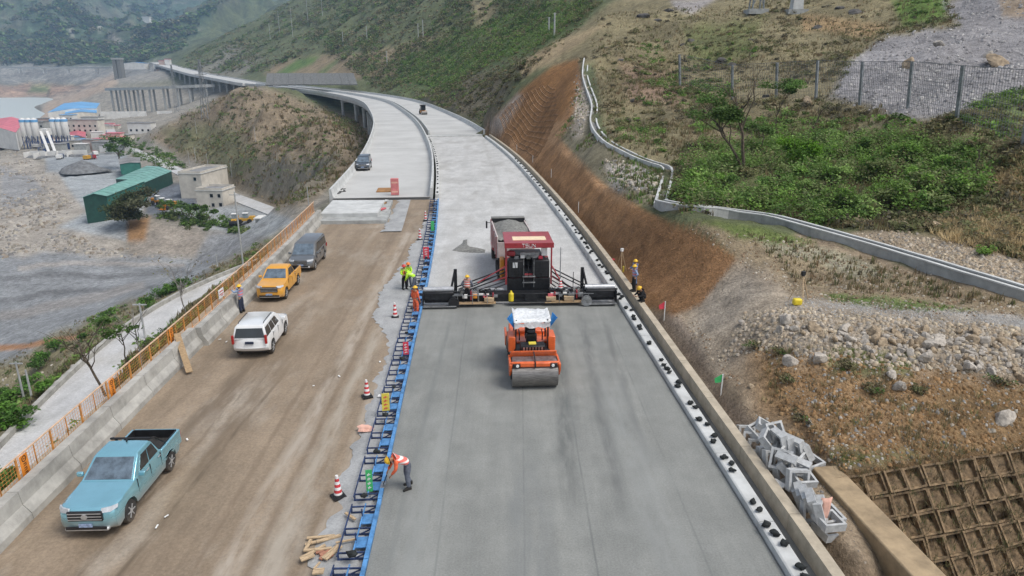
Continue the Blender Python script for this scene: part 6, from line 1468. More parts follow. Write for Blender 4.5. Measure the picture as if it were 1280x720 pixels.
# ------------------------------------------------------------------ people
def skinned(name, verts, edges, rad, mt, parent, root=0, sub=2):
    me = bpy.data.meshes.new(name); me.from_pydata(verts, edges, []); o = bpy.data.objects.new(name, me); C.objects.link(o); o.parent = parent
    sk = o.modifiers.new('skin', 'SKIN'); sk.use_smooth_shade = True; sk.branch_smoothing = .4
    for i, d in enumerate(me.skin_vertices[0].data): d.radius = rad[i] if isinstance(rad[i], tuple) else (rad[i], rad[i]); d.use_root = (i == root)
    ss = o.modifiers.new('sub', 'SUBSURF'); ss.levels = sub; ss.render_levels = sub
    me.materials.append(M[mt]); return o
def person(label, loc, rz, pose='stand', top='vest_pink', sleeve='cloth_orange', legs='cloth_navy', hat='helmet_yellow', arms='down', tilt=0):
    t = thing('person', label, 'person', loc, rz)
    # joints; the person faces local -y
    if pose == 'stand': J = dict(pel=(0, 0, .95), wai=(0, 0, 1.08), che=(0, -.01, 1.30), nek=(0, 0, 1.47), hed=(0, -.03, 1.57), crn=(0, -.02, 1.68), kneL=(.11, -.03, .50), kneR=(-.11, -.03, .50), ankL=(.13, .02, .09), ankR=(-.13, .02, .09))
    if pose == 'bend': J = dict(pel=(0, .12, .93), wai=(0, .04, 1.05), che=(0, -.22, 1.20), nek=(0, -.40, 1.27), hed=(0, -.50, 1.26), crn=(0, -.60, 1.24), kneL=(.12, .03, .50), kneR=(-.12, .08, .50), ankL=(.15, .08, .09), ankR=(-.14, .22, .09))
    if pose == 'crouch': J = dict(pel=(0, .15, .30), wai=(0, .10, .42), che=(0, -.08, .60), nek=(0, -.16, .76), hed=(0, -.24, .83), crn=(0, -.28, .93), kneL=(.16, -.22, .48), kneR=(-.16, -.22, .48), ankL=(.13, .02, .09), ankR=(-.13, .02, .09))
    V = {k: Vector(p) for k, p in J.items()}
    ax = (V['nek'] - V['che']).normalized(); sh = V['nek'] - ax * .06
    for s, S in ((1, 'L'), (-1, 'R')):
        V['hip' + S] = V['pel'] + Vector((s * .09, 0, -.04)); V['sho' + S] = sh + Vector((s * .18, 0, 0)); V['toe' + S] = V['ank' + S] + Vector((s * .03, -.17, -.055)); V['hee' + S] = V['ank' + S] + Vector((0, .05, -.05))
        a = arms if isinstance(arms, str) else arms[S]
        if a == 'down': e, w = V['sho' + S] + Vector((s * .06, .03, -.28)), V['sho' + S] + Vector((s * .07, -.08, -.52))
        elif a == 'fwd': e, w = V['sho' + S] + Vector((s * .08, -.10, -.25)), V['sho' + S] + Vector((-s * .02, -.34, -.27))
        elif a == 'up': e, w = V['sho' + S] + Vector((s * .10, -.20, -.10)), V['sho' + S] + Vector((s * .02, -.42, .02))
        elif a == 'hip': e, w = V['sho' + S] + Vector((s * .17, .08, -.24)), V['sho' + S] + Vector((s * .02, -.02, -.42))
        elif a == 'low': e, w = V['sho' + S] + Vector((s * .05, -.03, -.28)), V['sho' + S] + Vector((s * .0 - .05, -.16, -.50))
        V['elb' + S] = e; V['wri' + S] = w
    names, edges, rad = [], [], []
    def add(n, r): names.append(n); rad.append(r)
    for n, r in (('pel', (.14, .10)), ('wai', (.13, .09)), ('che', (.155, .10)), ('nek', .06), ('hed', (.085, .10)), ('crn', .07)): add(n, r)
    for S in 'LR':
        for n, r in (('hip', .10), ('kne', .065), ('ank', .045), ('toe', .035), ('sho', .062), ('elb', .045), ('wri', .03)): add(n + S, r)
    vs = [tuple(V[n]) for n in names]; ix = {n: i for i, n in enumerate(names)}
    E_ = [('pel', 'wai'), ('wai', 'che'), ('che', 'nek'), ('nek', 'hed'), ('hed', 'crn')]
    for S in 'LR': E_ += [('pel', 'hip' + S), ('hip' + S, 'kne' + S), ('kne' + S, 'ank' + S), ('ank' + S, 'toe' + S), ('che', 'sho' + S), ('sho' + S, 'elb' + S), ('elb' + S, 'wri' + S)]
    edges = [(ix[a], ix[b_]) for a, b_ in E_]
    hands = []
    for s, S in ((1, 'L'), (-1, 'R')):                                     # palm, four fingers and a thumb
        d = (V['wri' + S] - V['elb' + S]).normalized(); sd = d.cross(Vector((0, 1, .2))).normalized(); nb = sd.cross(d).normalized(); pm = V['wri' + S] + d * .08
        i0 = len(vs); vs.append(tuple(pm)); rad.append((.035, .018)); edges.append((ix['wri' + S], i0))
        for k in range(4):
            q0 = pm + d * .03 + sd * (-.03 + .02 * k); q1 = q0 + d * (.05 + .01 * (k in (1, 2))) + nb * .015; q2 = q1 + d * .025 + nb * .025; j = len(vs); vs += [tuple(q0), tuple(q1), tuple(q2)]; rad += [.0095, .009, .008]; edges += [(i0, j), (j, j + 1), (j + 1, j + 2)]
        q0 = pm - d * .03 + sd * .045; q1 = q0 + d * .04 + sd * .02 + nb * .02; j = len(vs); vs += [tuple(q0), tuple(q1)]; rad += [.011, .009]; edges += [(i0, j), (j, j + 1)]
    i0 = len(vs); hdir = (V['crn'] - V['nek']).normalized(); fw = Vector((0, -1, 0)) if pose != 'bend' else Vector((0, -.3, -1)).normalized()
    vs.append(tuple(V['hed'] + fw * .105 + hdir * .02)); rad.append(.018); edges.append((ix['hed'], i0))             # nose
    skinned('body', vs, edges, rad, 'skin', t)
    def shell(nm, ns, es, rr, mt): i = {n: k for k, n in enumerate(ns)}; return skinned(nm, [tuple(V[n]) for n in ns], [(i[a], i[b_]) for a, b_ in es], rr, mt, t)
    shell('trousers', ['pel', 'wai', 'hipL', 'kneL', 'ankL', 'hipR', 'kneR', 'ankR'], [('pel', 'wai'), ('pel', 'hipL'), ('hipL', 'kneL'), ('kneL', 'ankL'), ('pel', 'hipR'), ('hipR', 'kneR'), ('kneR', 'ankR')], [(.165, .125), (.15, .11), .125, .095, .075, .125, .095, .075], legs)
    shell('shirt', ['che', 'wai', 'shoL', 'elbL', 'wriL', 'shoR', 'elbR', 'wriR'], [('che', 'wai'), ('che', 'shoL'), ('shoL', 'elbL'), ('elbL', 'wriL'), ('che', 'shoR'), ('shoR', 'elbR'), ('elbR', 'wriR')], [(.175, .12), (.155, .11), .085, .065, .048, .085, .065, .048], sleeve)
    V['ves'] = V['pel'].lerp(V['wai'], .3); V['yok'] = V['che'].lerp(V['nek'], .55)
    shell('vest', ['che', 'wai', 'ves', 'yok'], [('yok', 'che'), ('che', 'wai'), ('wai', 'ves')], [(.20, .145), (.185, .135), (.19, .14), (.15, .11)], top)
    for S in 'LR': b = MB(); a, c = V['ank' + S] + Vector((0, .03, .05)), V['toe' + S]; b.loft([[(V['hee' + S].x + x_, V['hee' + S].y + .03, z_) for x_, z_ in ((-.045, V['ank' + S].z - .09), (.045, V['ank' + S].z - .09), (.05, V['ank' + S].z + .05), (-.05, V['ank' + S].z + .05))], [(V['ank' + S].x + x_, V['ank' + S].y - .06, z_) for x_, z_ in ((-.05, V['ank' + S].z - .09), (.05, V['ank' + S].z - .09), (.05, V['ank' + S].z + .02), (-.05, V['ank' + S].z + .02))], [(c.x + x_, c.y - .06, z_) for x_, z_ in ((-.045, V['ank' + S].z - .09), (.045, V['ank' + S].z - .09), (.04, V['ank' + S].z - .03), (-.04, V['ank' + S].z - .03))]]); b.to('boot', 'boot', t, bevel=.015)
    # hair and helmet
    q = hdir.to_track_quat('Z', 'Y').to_matrix(); hc = V['hed'].lerp(V['crn'], .45)
    def dome(nm, r, z0, m_, brim=False):
        b = MB(); prof = [(r * cos(a), z0 + r * .95 * sin(a)) for a in np.linspace(0, pi / 2 - .08, 6)]
        if brim: prof = [(r * 1.22, z0 - .008), (r * 1.2, z0 + .006), (r * 1.02, z0 + .012)] + prof[1:]
        b.lathe(prof, 18); b.v = [tuple(hc + q @ Vector(v)) for v in b.v]; return b.to(nm, m_, t, smooth=True)
    dome('hair', .107, -.03, 'hair'); dome('helmet', .135, .02, hat, True)
    b = MB()
    for s in (-1, 1): b.lathe([(.002, -.006), (.012, -.004), (.012, .004), (.002, .006)], 8, 'Y', tuple(V['hed'] + Vector((s * .035, 0, 0)) + fw * .092 + hdir * .035))
    b.to('eyes', 'hair', t)
    return t, V
# worker bending with a long handled float at the form
p0 = G(507, 610, .0); rzb = radians(-62)
t, V = person('worker in a pink striped vest bending over a long handled tool', p0, rzb, 'bend', 'vest_pink', 'cloth_orange', 'cloth_grey', 'helmet_yellow', 'low')
Rz = Matrix.Rotation(rzb, 3, 'Z'); hnd = p0 + Rz @ V['wriL'] ; hn2 = p0 + Rz @ V['wriR']; tip = G(479, 606, .12)
o = thing('trowel_tool', 'long handled finishing tool held over the blue form', 'tool', tip); b = MB(); far_ = hn2 + (hn2 - tip).normalized() * .5; b.cyl((0, 0, 0), far_ - tip, .016, .016, 8); b.to('handle', 'black_metal', o); b = MB(); b.box((0, 0, 0), (.16, .4, .05)); b.to('blade', 'steel', o, bevel=.01)
person('hi-vis lime jacketed worker with red helmet, left in the group of three', G(506, 362, -.22), radians(30), 'stand', 'vest_lime', 'cloth_lime', 'cloth_black', 'helmet_red', 'fwd')
person('hi-vis lime jacketed worker with orange helmet, middle of the group of three', G(511.5, 359, -.22), radians(-10), 'stand', 'vest_lime', 'cloth_lime', 'cloth_grey', 'helmet_orange', 'fwd')
person('hi-vis lime jacketed worker leaning, right in the group of three', G(517, 364, -.22), radians(-100), 'bend', 'vest_lime', 'cloth_lime', 'cloth_grey', 'helmet_orange', 'low')
person('worker in an all orange suit standing beside the left screed end', G(520, 392, -.2), radians(150), 'stand', 'cloth_orange', 'cloth_orange', 'cloth_orange', 'helmet_yellow', 'down')
person('worker in a pink striped vest standing on the screed left of the tractor', G(584.5, 378, .18) , radians(175), 'stand', 'vest_pink', 'cloth_grey', 'cloth_black', 'helmet_yellow', 'hip')
person('blue clothed worker with yellow helmet, behind the other on the side wall', Vector((*P(43.2, 13.8).xy, .2)), radians(-70), 'stand', 'vest_bluepink', 'cloth_blue', 'cloth_blue', 'helmet_yellow', 'fwd')
person('dark trousered worker in pale vest and yellow helmet on the side wall', Vector((*P(40.9, 13.2).xy, .5)), radians(-80), 'stand', 'vest_bluepink', 'cloth_paleblue', 'cloth_black', 'helmet_yellow', 'hip')
person('crouching worker in black with yellow helmet on the side wall', Vector((*P(38.9, 13.25).xy, .5)), radians(-60), 'crouch', 'cloth_black', 'cloth_black', 'cloth_black', 'helmet_yellow', 'fwd')
person('worker in pale blue shirt leaning on the barrier beside the white wagon', G(303, 390, -.22), radians(-105), 'stand', 'vest_bluepink', 'cloth_paleblue', 'cloth_navy', 'helmet_yellow', {'L': 'up', 'R': 'up'})
# ------------------------------------------------------------------ vegetation and stones
def leaf_mat(name):
    m, nt, p, out = _nodes(name); N = nt.nodes; L = nt.links
    at = N.new('ShaderNodeAttribute'); at.attribute_name = 'Col'; L.new(at.outputs['Color'], p.inputs['Base Color']); p.inputs['Roughness'].default_value = .75; p.inputs['Specular IOR Level'].default_value = .25
    tr = N.new('ShaderNodeBsdfTranslucent'); L.new(at.outputs['Color'], tr.inputs[0]); mx = N.new('ShaderNodeMixShader'); mx.inputs[0].default_value = .35; L.new(p.outputs[0], mx.inputs[1]); L.new(tr.outputs[0], mx.inputs[2]); L.new(mx.outputs[0], out.inputs['Surface']); M[name] = m
leaf_mat('leaf')
R_ = np.random.default_rng(77)
def unit(n): v = R_.normal(size=(n, 3)); return v / np.linalg.norm(v, axis=1)[:, None]
def leaf_quads(c, s, col, up=.6, aspect=.55):
    """c (N,3) centres, s (N,) sizes, col (N,3)"""
    n = len(c); nr = unit(n); nr[:, 2] = np.abs(nr[:, 2]) + up; nr /= np.linalg.norm(nr, axis=1)[:, None]
    a = np.cross(nr, unit(n)); a /= np.linalg.norm(a, axis=1)[:, None] + 1e-9; b = np.cross(nr, a)
    a *= s[:, None]; b *= (s * aspect)[:, None]
    v = np.stack([c - a, c - b, c + a, c + b], 1).reshape(-1, 3); q = np.arange(4 * n).reshape(n, 4); cc = np.repeat(col, 4, 0); return v, q, cc
def shrub_leaves(pos, rad, k, leaf, col, flat=.75, cvar=.25):
    n = len(pos); d = unit(n * k); d[:, 2] = np.abs(d[:, 2]) * 1.0; r = R_.uniform(.25, 1, n * k) ** .6
    lump = 1 + .35 * np.sin(d[:, 0] * 4 + np.repeat(R_.uniform(0, 6, n), k)) * np.cos(d[:, 1] * 5 + np.repeat(R_.uniform(0, 6, n), k))
    R3_ = np.repeat(rad, k) * r * lump; c = np.repeat(pos, k, 0) + d * R3_[:, None] * np.array([1, 1, flat])
    cl = np.repeat(col, k, 0) * R_.uniform(1 - cvar, 1 + cvar, (n * k, 1)); sz = np.repeat(leaf, k) * R_.uniform(.6, 1.3, n * k)
    return leaf_quads(c, sz, cl)
PXg, PYg = proj(XX, YY, ZZ)
def scatter(polys, n, ymin=0, ymax=9000, feather=4, clear=True, dens=None, avoid=()):
    out = []; tot = 0; tries = 0
    i0, i1 = np.searchsorted(Ds, max(ymin, 7.6)), min(np.searchsorted(Ds, ymax), NW - 2); bx0 = min(p[0] for q in polys for p in q); bx1 = max(p[0] for q in polys for p in q)
    while tot < n and tries < 60:
        m = 30000; tries += 1; i = R_.uniform(i0, i1, m); j = R_.uniform(0, NU - 1.01, m); ii, jj = i.astype(int), j.astype(int); fi, fj = i - ii, j - jj
        def bl(A): return (A[ii, jj] * (1 - fj) + A[ii, jj + 1] * fj) * (1 - fi) + (A[ii + 1, jj] * (1 - fj) + A[ii + 1, jj + 1] * fj) * fi
        x, y, z = bl(XX), bl(YY), bl(ZZ); px, py = proj(x, y, z); k = (px > bx0 - 5) & (px < bx1 + 5); x, y, z, px, py = x[k], y[k], z[k], px[k], py[k]
        ww = np.zeros(len(x))
        for q in polys: ww = np.maximum(ww, pix(q, px, py, feather))
        for q in avoid: ww = ww * (1 - pix(q, px, py, 8))
        if dens is not None: ww = ww * dens(x, y)
        k = R_.uniform(0, 1, len(x)) < ww; x, y, z = x[k], y[k], z[k]
        if clear and len(x):
            d, yy = off_d(x, y); k = ~((d > -12.9) & (d < 14.6) & (yy < 800)); xl = lane_l(np.clip(y, 2, 90)); k &= ~((x > xl - .6) & (x < xl + 4.6) & (y < 92)); x, y, z = x[k], y[k], z[k]
        out.append(np.c_[x, y, z]); tot += len(x)
    return np.concatenate(out)[:n]
def clumps(sc, lo, hi, seed): return lambda x, y: smooth01((fbm(x / sc, y / sc, 4, seed) - lo) / (hi - lo))
GREENS = np.array([(.16, .28, .055), (.115, .205, .05), (.2, .30, .085), (.185, .225, .09), (.09, .155, .04)])
DRYS = np.array([(.26, .20, .11), (.21, .17, .09), (.30, .24, .14), (.17, .15, .075), (.24, .17, .10)])
OLIVE = np.array([(.165, .175, .075), (.21, .19, .095), (.14, .155, .07), (.24, .2, .12), (.12, .11, .075)])
def pick(tab, n): return tab[R_.integers(0, len(tab), n)] * R_.uniform(.75, 1.25, (n, 1))
def cover(name, sets, label, cat):
    V_, Q_, C_ = [], [], []; o_ = 0
    for v, q, c in sets: V_.append(v); Q_.append(q + o_); C_.append(c); o_ += len(v)
    o = np_mesh(name, np.concatenate(V_), np.concatenate(Q_), 'leaf', np.concatenate(C_), smooth=False); stuff(o, label, cat); return o
SHRUB = [(845, 250), (875, 180), (930, 160), (1000, 175), (1100, 175), (1220, 178), (1238, 232), (1170, 280), (1060, 288), (960, 265), (860, 258)]
def grass(pos, k, h, col, wid=.035, lean=.5, cvar=.25):
    n = len(pos) * k; b = np.repeat(pos, k, 0) + np.c_[R_.normal(0, .18, (n, 2)) * np.repeat(h, k)[:, None] * 1.2, np.full(n, -.03)]
    hh = np.repeat(h, k) * R_.uniform(.6, 1.2, n); a = R_.uniform(0, 2 * pi, n); ln = R_.uniform(0, lean, n) * hh; tip = b + np.c_[np.cos(a) * ln, np.sin(a) * ln, hh]
    sx = np.c_[np.cos(a + 1.57), np.sin(a + 1.57), np.zeros(n)] * (wid * np.repeat(h, k) / .4)[:, None]; mid = b * .45 + tip * .55
    v = np.stack([b - sx, b + sx, mid + sx * .8, tip], 1).reshape(-1, 3); c = np.repeat(col, k, 0) * R_.uniform(1 - cvar, 1 + cvar, (n, 1)); return v, np.arange(4 * n).reshape(n, 4), np.repeat(c, 4, 0)
# near hillside: green thicket, scrub, dry grass
p1 = scatter([SHRUB], 900, 30, 110, 10, dens=clumps(5, .3, .52, 67)); n = len(p1)
s1 = shrub_leaves(p1, R_.uniform(.35, 1.4, n), 130, R_.uniform(.08, .15, n), pick(np.r_[GREENS[:4] * 1.15, GREENS[:4], GREENS[:3], OLIVE[:2]], n), 1.5)
SCREE = [(1180, 0), (1300, -40), (1320, 100), (1250, 130), (1150, 150), (1040, 128), (1060, 80), (1110, 45), (1200, 30)]
HILL = [[(740, 130), (745, 20), (900, -20), (1290, -20), (1290, 330), (1180, 290), (1060, 285), (850, 262), (840, 200), (770, 180)]]
p2 = scatter(HILL, 1500, 35, 170, 4, dens=clumps(9, .42, .62, 71), avoid=[SCREE]); n = len(p2); s2 = shrub_leaves(p2, R_.uniform(.35, 1.0, n), 48, R_.uniform(.10, .2, n), pick(OLIVE, n))
p2b = scatter([[(800, 60), (900, 40), (960, 60), (900, 130), (800, 130)], [(1100, -10), (1190, -10), (1180, 28), (1130, 35)], [(1215, 130), (1290, 110), (1290, 175), (1220, 165)], [(860, 140), (1210, 150), (1210, 190), (880, 190)], [(770, 150), (830, 160), (830, 190), (780, 190)]], 520, 35, 170, 8, dens=clumps(6, .38, .6, 73)); n = len(p2b); s2b = shrub_leaves(p2b, R_.uniform(.4, .95, n), 56, R_.uniform(.10, .2, n), pick(GREENS, n))
cover('shrub_thicket', [s1, s2, s2b], 'low green thicket and scrub covering the hillside above the drainage channel', 'shrubs')
p3 = scatter(HILL, 9000, 30, 170, 6, dens=clumps(5, .3, .6, 75), avoid=[SCREE]); n = len(p3); s3 = grass(p3, 6, R_.uniform(.25, .6, n), pick(np.r_[DRYS, OLIVE], n))
p3b = scatter([[(1170, 290), (1235, 200), (1300, 190), (1300, 330)]], 1300, 28, 80, 10, dens=clumps(4, .32, .6, 76)); n = len(p3b); s3b = grass(p3b, 12, R_.uniform(.25, .6, n), pick(DRYS[[0, 2, 2]] * 1.9, n), .022, 1.2)
LOW = [[(960, 420), (1060, 455), (1290, 490), (1290, 560), (1060, 590), (990, 560), (950, 500)]]
p3c = scatter(LOW, 420, 17, 40, 6, dens=clumps(2.2, .48, .62, 79)); n = len(p3c); s3c = grass(p3c, 9, R_.uniform(.12, .34, n), pick(np.r_[OLIVE, DRYS, DRYS], n) * 1.2, .022, .9)
p3d = scatter([[(1030, 366), (1120, 372), (1230, 390), (1120, 388), (1040, 376)], [(930, 285), (1020, 300), (1000, 312), (900, 296)], [(1030, 435), (1150, 445), (1140, 470), (1030, 462)], [(1040, 566), (1090, 566), (1090, 576), (1045, 582)]], 620, 17, 60, 4); n = len(p3d); s3d = grass(p3d, 10, R_.uniform(.08, .2, n), pick(np.r_[GREENS[:4], OLIVE[:2]], n), .02)
p3e = scatter([[(700, 170), (722, 110), (742, 160), (830, 212), (826, 258), (790, 250)]], 900, 45, 140, 5, dens=clumps(4, .4, .6, 83)); n = len(p3e); s3e = grass(p3e, 7, R_.uniform(.2, .5, n), pick(np.r_[OLIVE, GREENS], n))
cover('hillside_grass', [s3, s3b, s3c, s3d, s3e], 'dry and green grass tufts over the right hand hillside', 'grass')
# mountain flank bushes
FL = [[(300, 0), (560, -20), (760, -10), (700, 60), (640, 95), (605, 150), (480, 115), (400, 60), (330, 90), (240, 90), (225, 60)]]
p4 = scatter(FL, 5200, 140, 1500, 5, dens=clumps(38, .40, .6, 91)); n = len(p4); sc4 = np.clip(p4[:, 1] / 300, .55, 3.0); s4 = shrub_leaves(p4, R_.uniform(.8, 2.1, n) * sc4, 30, R_.uniform(.25, .42, n) * sc4, pick(np.r_[GREENS[1:] * .85, OLIVE], n), .9)
GZ = [[(500, 78), (640, 15), (755, -10), (690, 50), (600, 85), (560, 112), (510, 105)]]
p5 = scatter(GZ, 1500, 140, 700, 5); n = len(p5); sc5 = np.clip(p5[:, 1] / 300, .5, 2); s5 = shrub_leaves(p5, R_.uniform(.8, 2.0, n) * sc5, 32, R_.uniform(.22, .36, n) * sc5, pick(GREENS * .9, n), 1.1)
p6 = scatter([[(520, 118), (600, 92), (640, 95), (618, 160), (580, 146)], [(640, 85), (700, 62), (735, 75), (690, 84), (640, 120), (600, 160)]], 700, 100, 400, 4, dens=clumps(12, .35, .6, 95)); n = len(p6); s6 = shrub_leaves(p6, R_.uniform(.6, 1.6, n), 36, R_.uniform(.2, .3, n), pick(OLIVE * .7, n))
p6b = scatter(FL, 4500, 140, 1300, 5); n = len(p6b); sc6 = np.clip(p6b[:, 1] / 300, .5, 2.6); s6b = shrub_leaves(p6b, R_.uniform(.4, 1.1, n) * sc6, 12, R_.uniform(.25, .45, n) * sc6, pick(np.r_[DRYS, OLIVE, OLIVE], n) * .85, .5)
p6c = scatter([[(770, 20), (900, 10), (1100, 20), (1060, 80), (900, 110), (760, 130), (745, 60)], [(930, 290), (1100, 330), (1290, 386), (1150, 372), (1000, 355)]], 2600, 30, 170, 5); n = len(p6c); s6c = grass(p6c, 6, R_.uniform(.15, .4, n), pick(np.r_[DRYS, OLIVE], n))
cover('mountain_scrub', [s4, s5, s6, s6b, s6c], 'bushes and low trees covering the mountain flank behind the road', 'scrub')
# valley: spur, banks
SP_ = [[(190, 172), (240, 140), (300, 106), (345, 116), (455, 150), (465, 185), (425, 225), (390, 245), (350, 260), (250, 205)]]
p7 = scatter(SP_, 1000, 75, 600, 4, dens=clumps(14, .40, .6, 101)); n = len(p7); sc7 = np.clip(p7[:, 1] / 220, .5, 1.8); s7 = shrub_leaves(p7, R_.uniform(.5, 1.5, n) * sc7, 34, R_.uniform(.18, .3, n) * sc7, pick(np.r_[OLIVE, GREENS[1:]], n))
p8 = scatter(SP_, 3500, 75, 600, 4); n = len(p8); s8 = grass(p8, 5, R_.uniform(.4, .9, n) * np.clip(p8[:, 1] / 150, .6, 2), pick(np.r_[DRYS, OLIVE], n), .05)
BK_ = [[(0, 455), (110, 398), (240, 350), (300, 320), (340, 300), (320, 330), (240, 375), (100, 450), (0, 540)], [(60, 520), (150, 440), (240, 370), (330, 310), (340, 320), (260, 390), (160, 480), (70, 560)]]
p9 = scatter(BK_, 2600, 18, 200, 6, dens=clumps(5, .35, .6, 105)); n = len(p9); s9 = grass(p9, 8, R_.uniform(.25, .6, n), pick(np.r_[OLIVE, DRYS, GREENS[:1]], n))
p10 = scatter(BK_, 420, 18, 200, 6, dens=clumps(7, .42, .6, 107)); n = len(p10); s10 = shrub_leaves(p10, R_.uniform(.35, .9, n), 60, R_.uniform(.12, .2, n), pick(np.r_[OLIVE, GREENS], n))
p11 = scatter([[(130, 172), (185, 178), (235, 205), (210, 212), (160, 196), (130, 188)], [(205, 266), (285, 274), (310, 292), (270, 290), (200, 276)], [(30, 158), (60, 162), (60, 168), (25, 166)]], 420, 120, 700, 5); n = len(p11); s11 = shrub_leaves(p11, R_.uniform(.8, 2.0, n), 50, R_.uniform(.3, .5, n), pick(GREENS * .8, n), 1.0)
cover('valley_scrub', [s7, s8, s9, s10, s11], 'scrub and grass on the spur and banks left of the road', 'scrub')
p12 = scatter([[(-10, 80), (0, -10), (290, -10), (225, 60), (215, 75), (150, 78)]], 5000, 1900, 6300, 3, dens=clumps(220, .40, .58, 111)); n = len(p12); s12 = shrub_leaves(p12, R_.uniform(9, 20, n), 14, R_.uniform(4, 8, n), pick(np.r_[GREENS[1:] * .8, OLIVE * .8], n), .6)
cover('far_woods', [s12], 'woods on the hazy far mountains', 'woods')
# ------------------------------------------------------------------ trees and bushes one can tell apart
def limb(b, a, c, r0, r1, wob=.12, n=5):
    a, c = Vector(a), Vector(c); L_ = (c - a).length; rings = []; q = (c - a).to_track_quat('Z', 'Y').to_matrix()
    for k in range(n + 1):
        f = k / n; p = a.lerp(c, f) + Vector((random.uniform(-1, 1), random.uniform(-1, 1), 0)) * wob * L_ * .25 * (0 < k < n); r = r0 + (r1 - r0) * f; rings.append([p + q @ Vector((r * cos(t_), r * sin(t_), 0)) for t_ in np.linspace(0, 2 * pi, 7)[:-1]])
    b.loft(rings)
def tree(name, label, cat, p, h, cr, cz, lean=(0, 0), leaves=900, leaf=.16, cols=GREENS, bark='bark', limbs=5, group=None, clumpn=9, tr=.1):
    t = thing(name, label, cat, p, 0, group); top = Vector((lean[0], lean[1], h * .62)); b = MB(); limb(b, (0, 0, -.3), top, tr, tr * .6, .15); ends = []
    for k in range(limbs):
        a = k * 2.4 + random.uniform(-.4, .4); s_ = Vector((lean[0], lean[1], h * .62)) * random.uniform(.55, 1.0); e = Vector((lean[0] * 1.2 + cr * .75 * cos(a), lean[1] * 1.2 + cr * .75 * sin(a), h * random.uniform(.68, 1.0))); limb(b, s_, e, tr * .45, tr * .12, .2, 4); ends.append(e)
        for _ in range(2): e2 = e + Vector((random.uniform(-1, 1), random.uniform(-1, 1), random.uniform(0, .9))) * cr * .4; limb(b, s_.lerp(e, .6), e2, tr * .2, tr * .06, .2, 3); ends.append(e2)
    b.to('trunk', bark, t, smooth=True)
    if leaves:
        cs = np.array([tuple(random.choice(ends) * random.uniform(.9, 1.03)) for _ in range(clumpn)]) ; cs[:, 2] = np.clip(cs[:, 2], h * .3, h)
        k = max(4, leaves // clumpn); v, q, c = shrub_leaves(cs - np.array([0, 0, cz * .1]), np.full(clumpn, cr * .5) * R_.uniform(.7, 1.2, clumpn), k, np.full(clumpn, leaf), pick(cols, clumpn), .8)
        v[:, 2] = np.maximum(v[:, 2], .05); o = np_mesh('crown', v, q, 'leaf', c, smooth=False); o.parent = t
    return t
def bush(name, label, p, r, h, leaves=700, leaf=.14, cols=GREENS, group=None):
    t = thing(name, label, 'bush', p, 0, group); b = MB()
    for k in range(5): a = k * 1.256; limb(b, (0, 0, -.2), (r * .6 * cos(a), r * .6 * sin(a), h * .7), .05, .015, .2, 3)
    b.to('stems', 'bark', t, smooth=True)
    n = 11; cs = np.c_[R_.normal(0, r * .42, (n, 2)), R_.uniform(h * .15, h * .62, n)]; v, q, c = shrub_leaves(cs, np.full(n, r * .55), max(5, leaves // n), np.full(n, leaf), pick(cols, n), .85)
    v[:, 2] = np.maximum(v[:, 2], .03); o = np_mesh('foliage', v, q, 'leaf', c, smooth=False); o.parent = t; return t
GD_ = GREENS[[1, 4]] * .9
tree('leaning_tree', 'leaning leafy tree left of the bare one on the green hillside', 'tree', surf(932, 216), 6.6, 2.0, 1, (-2.6, .6), 3200, .14, GREENS[[1, 4, 4]] * .9, limbs=7, clumpn=14, tr=.15)
tree('bare_tree', 'dark bare forked tree on the green hillside', 'tree', surf(927, 217), 9.5, 1.8, 1, (-.5, 0), 0, limbs=5, tr=.17)
bush('round_bush', 'round bright green bush on the hillside right of the bare tree', surf(997, 214), 1.75, 3.9, 4200, .12, np.array([(.13, .27, .025), (.11, .23, .02), (.16, .30, .035), (.08, .17, .02)]))
tree('slender_tree', 'slender leafy sapling behind the round bush', 'tree', surf(968, 168), 5.5, 1.9, 1, (.2, 0), 2200, .13, GREENS[[1, 4]], limbs=5, clumpn=9, tr=.07)
tree('slanting_tree', 'slanting dark stem with sparse leaves below the wire net', 'tree', surf(1012, 166), 3.8, 1.1, 1, (1.0, 0), 220, .13, OLIVE, limbs=4, clumpn=6, tr=.09)
tree('small_tree', 'small dark green bush just left of the round one', 'bush', surf(952, 190), 2.6, 1.0, 1, (0, 0), 700, .12, GREENS[[1, 4]], limbs=5, clumpn=8, tr=.05)
tree('thin_tree', 'thin sapling at the right end of the thicket', 'tree', surf(1222, 226), 3.6, .8, 1, (-.4, 0), 260, .12, OLIVE, limbs=4, clumpn=6, tr=.05)
bush('grass_clump', 'bright green tuft in the rocky cut below the dry grass', surf(1228, 318), .55, .5, 350, .08, GREENS[:1])
for px, py, r_ in ((975, 442, .45), (986, 477, .45), (944, 436, .55), (1058, 460, .5), (1092, 490, .55), (1150, 492, .45), (1000, 525, .4), (1250, 480, .6)):
    bush('slope_tuft', 'small low tuft growing on the brown earth slope', surf(px, py), r_ * .8, r_ * .5, 260, .06, np.r_[GREENS[4:] * .8, OLIVE * .8], 'tufts on the brown earth slope')
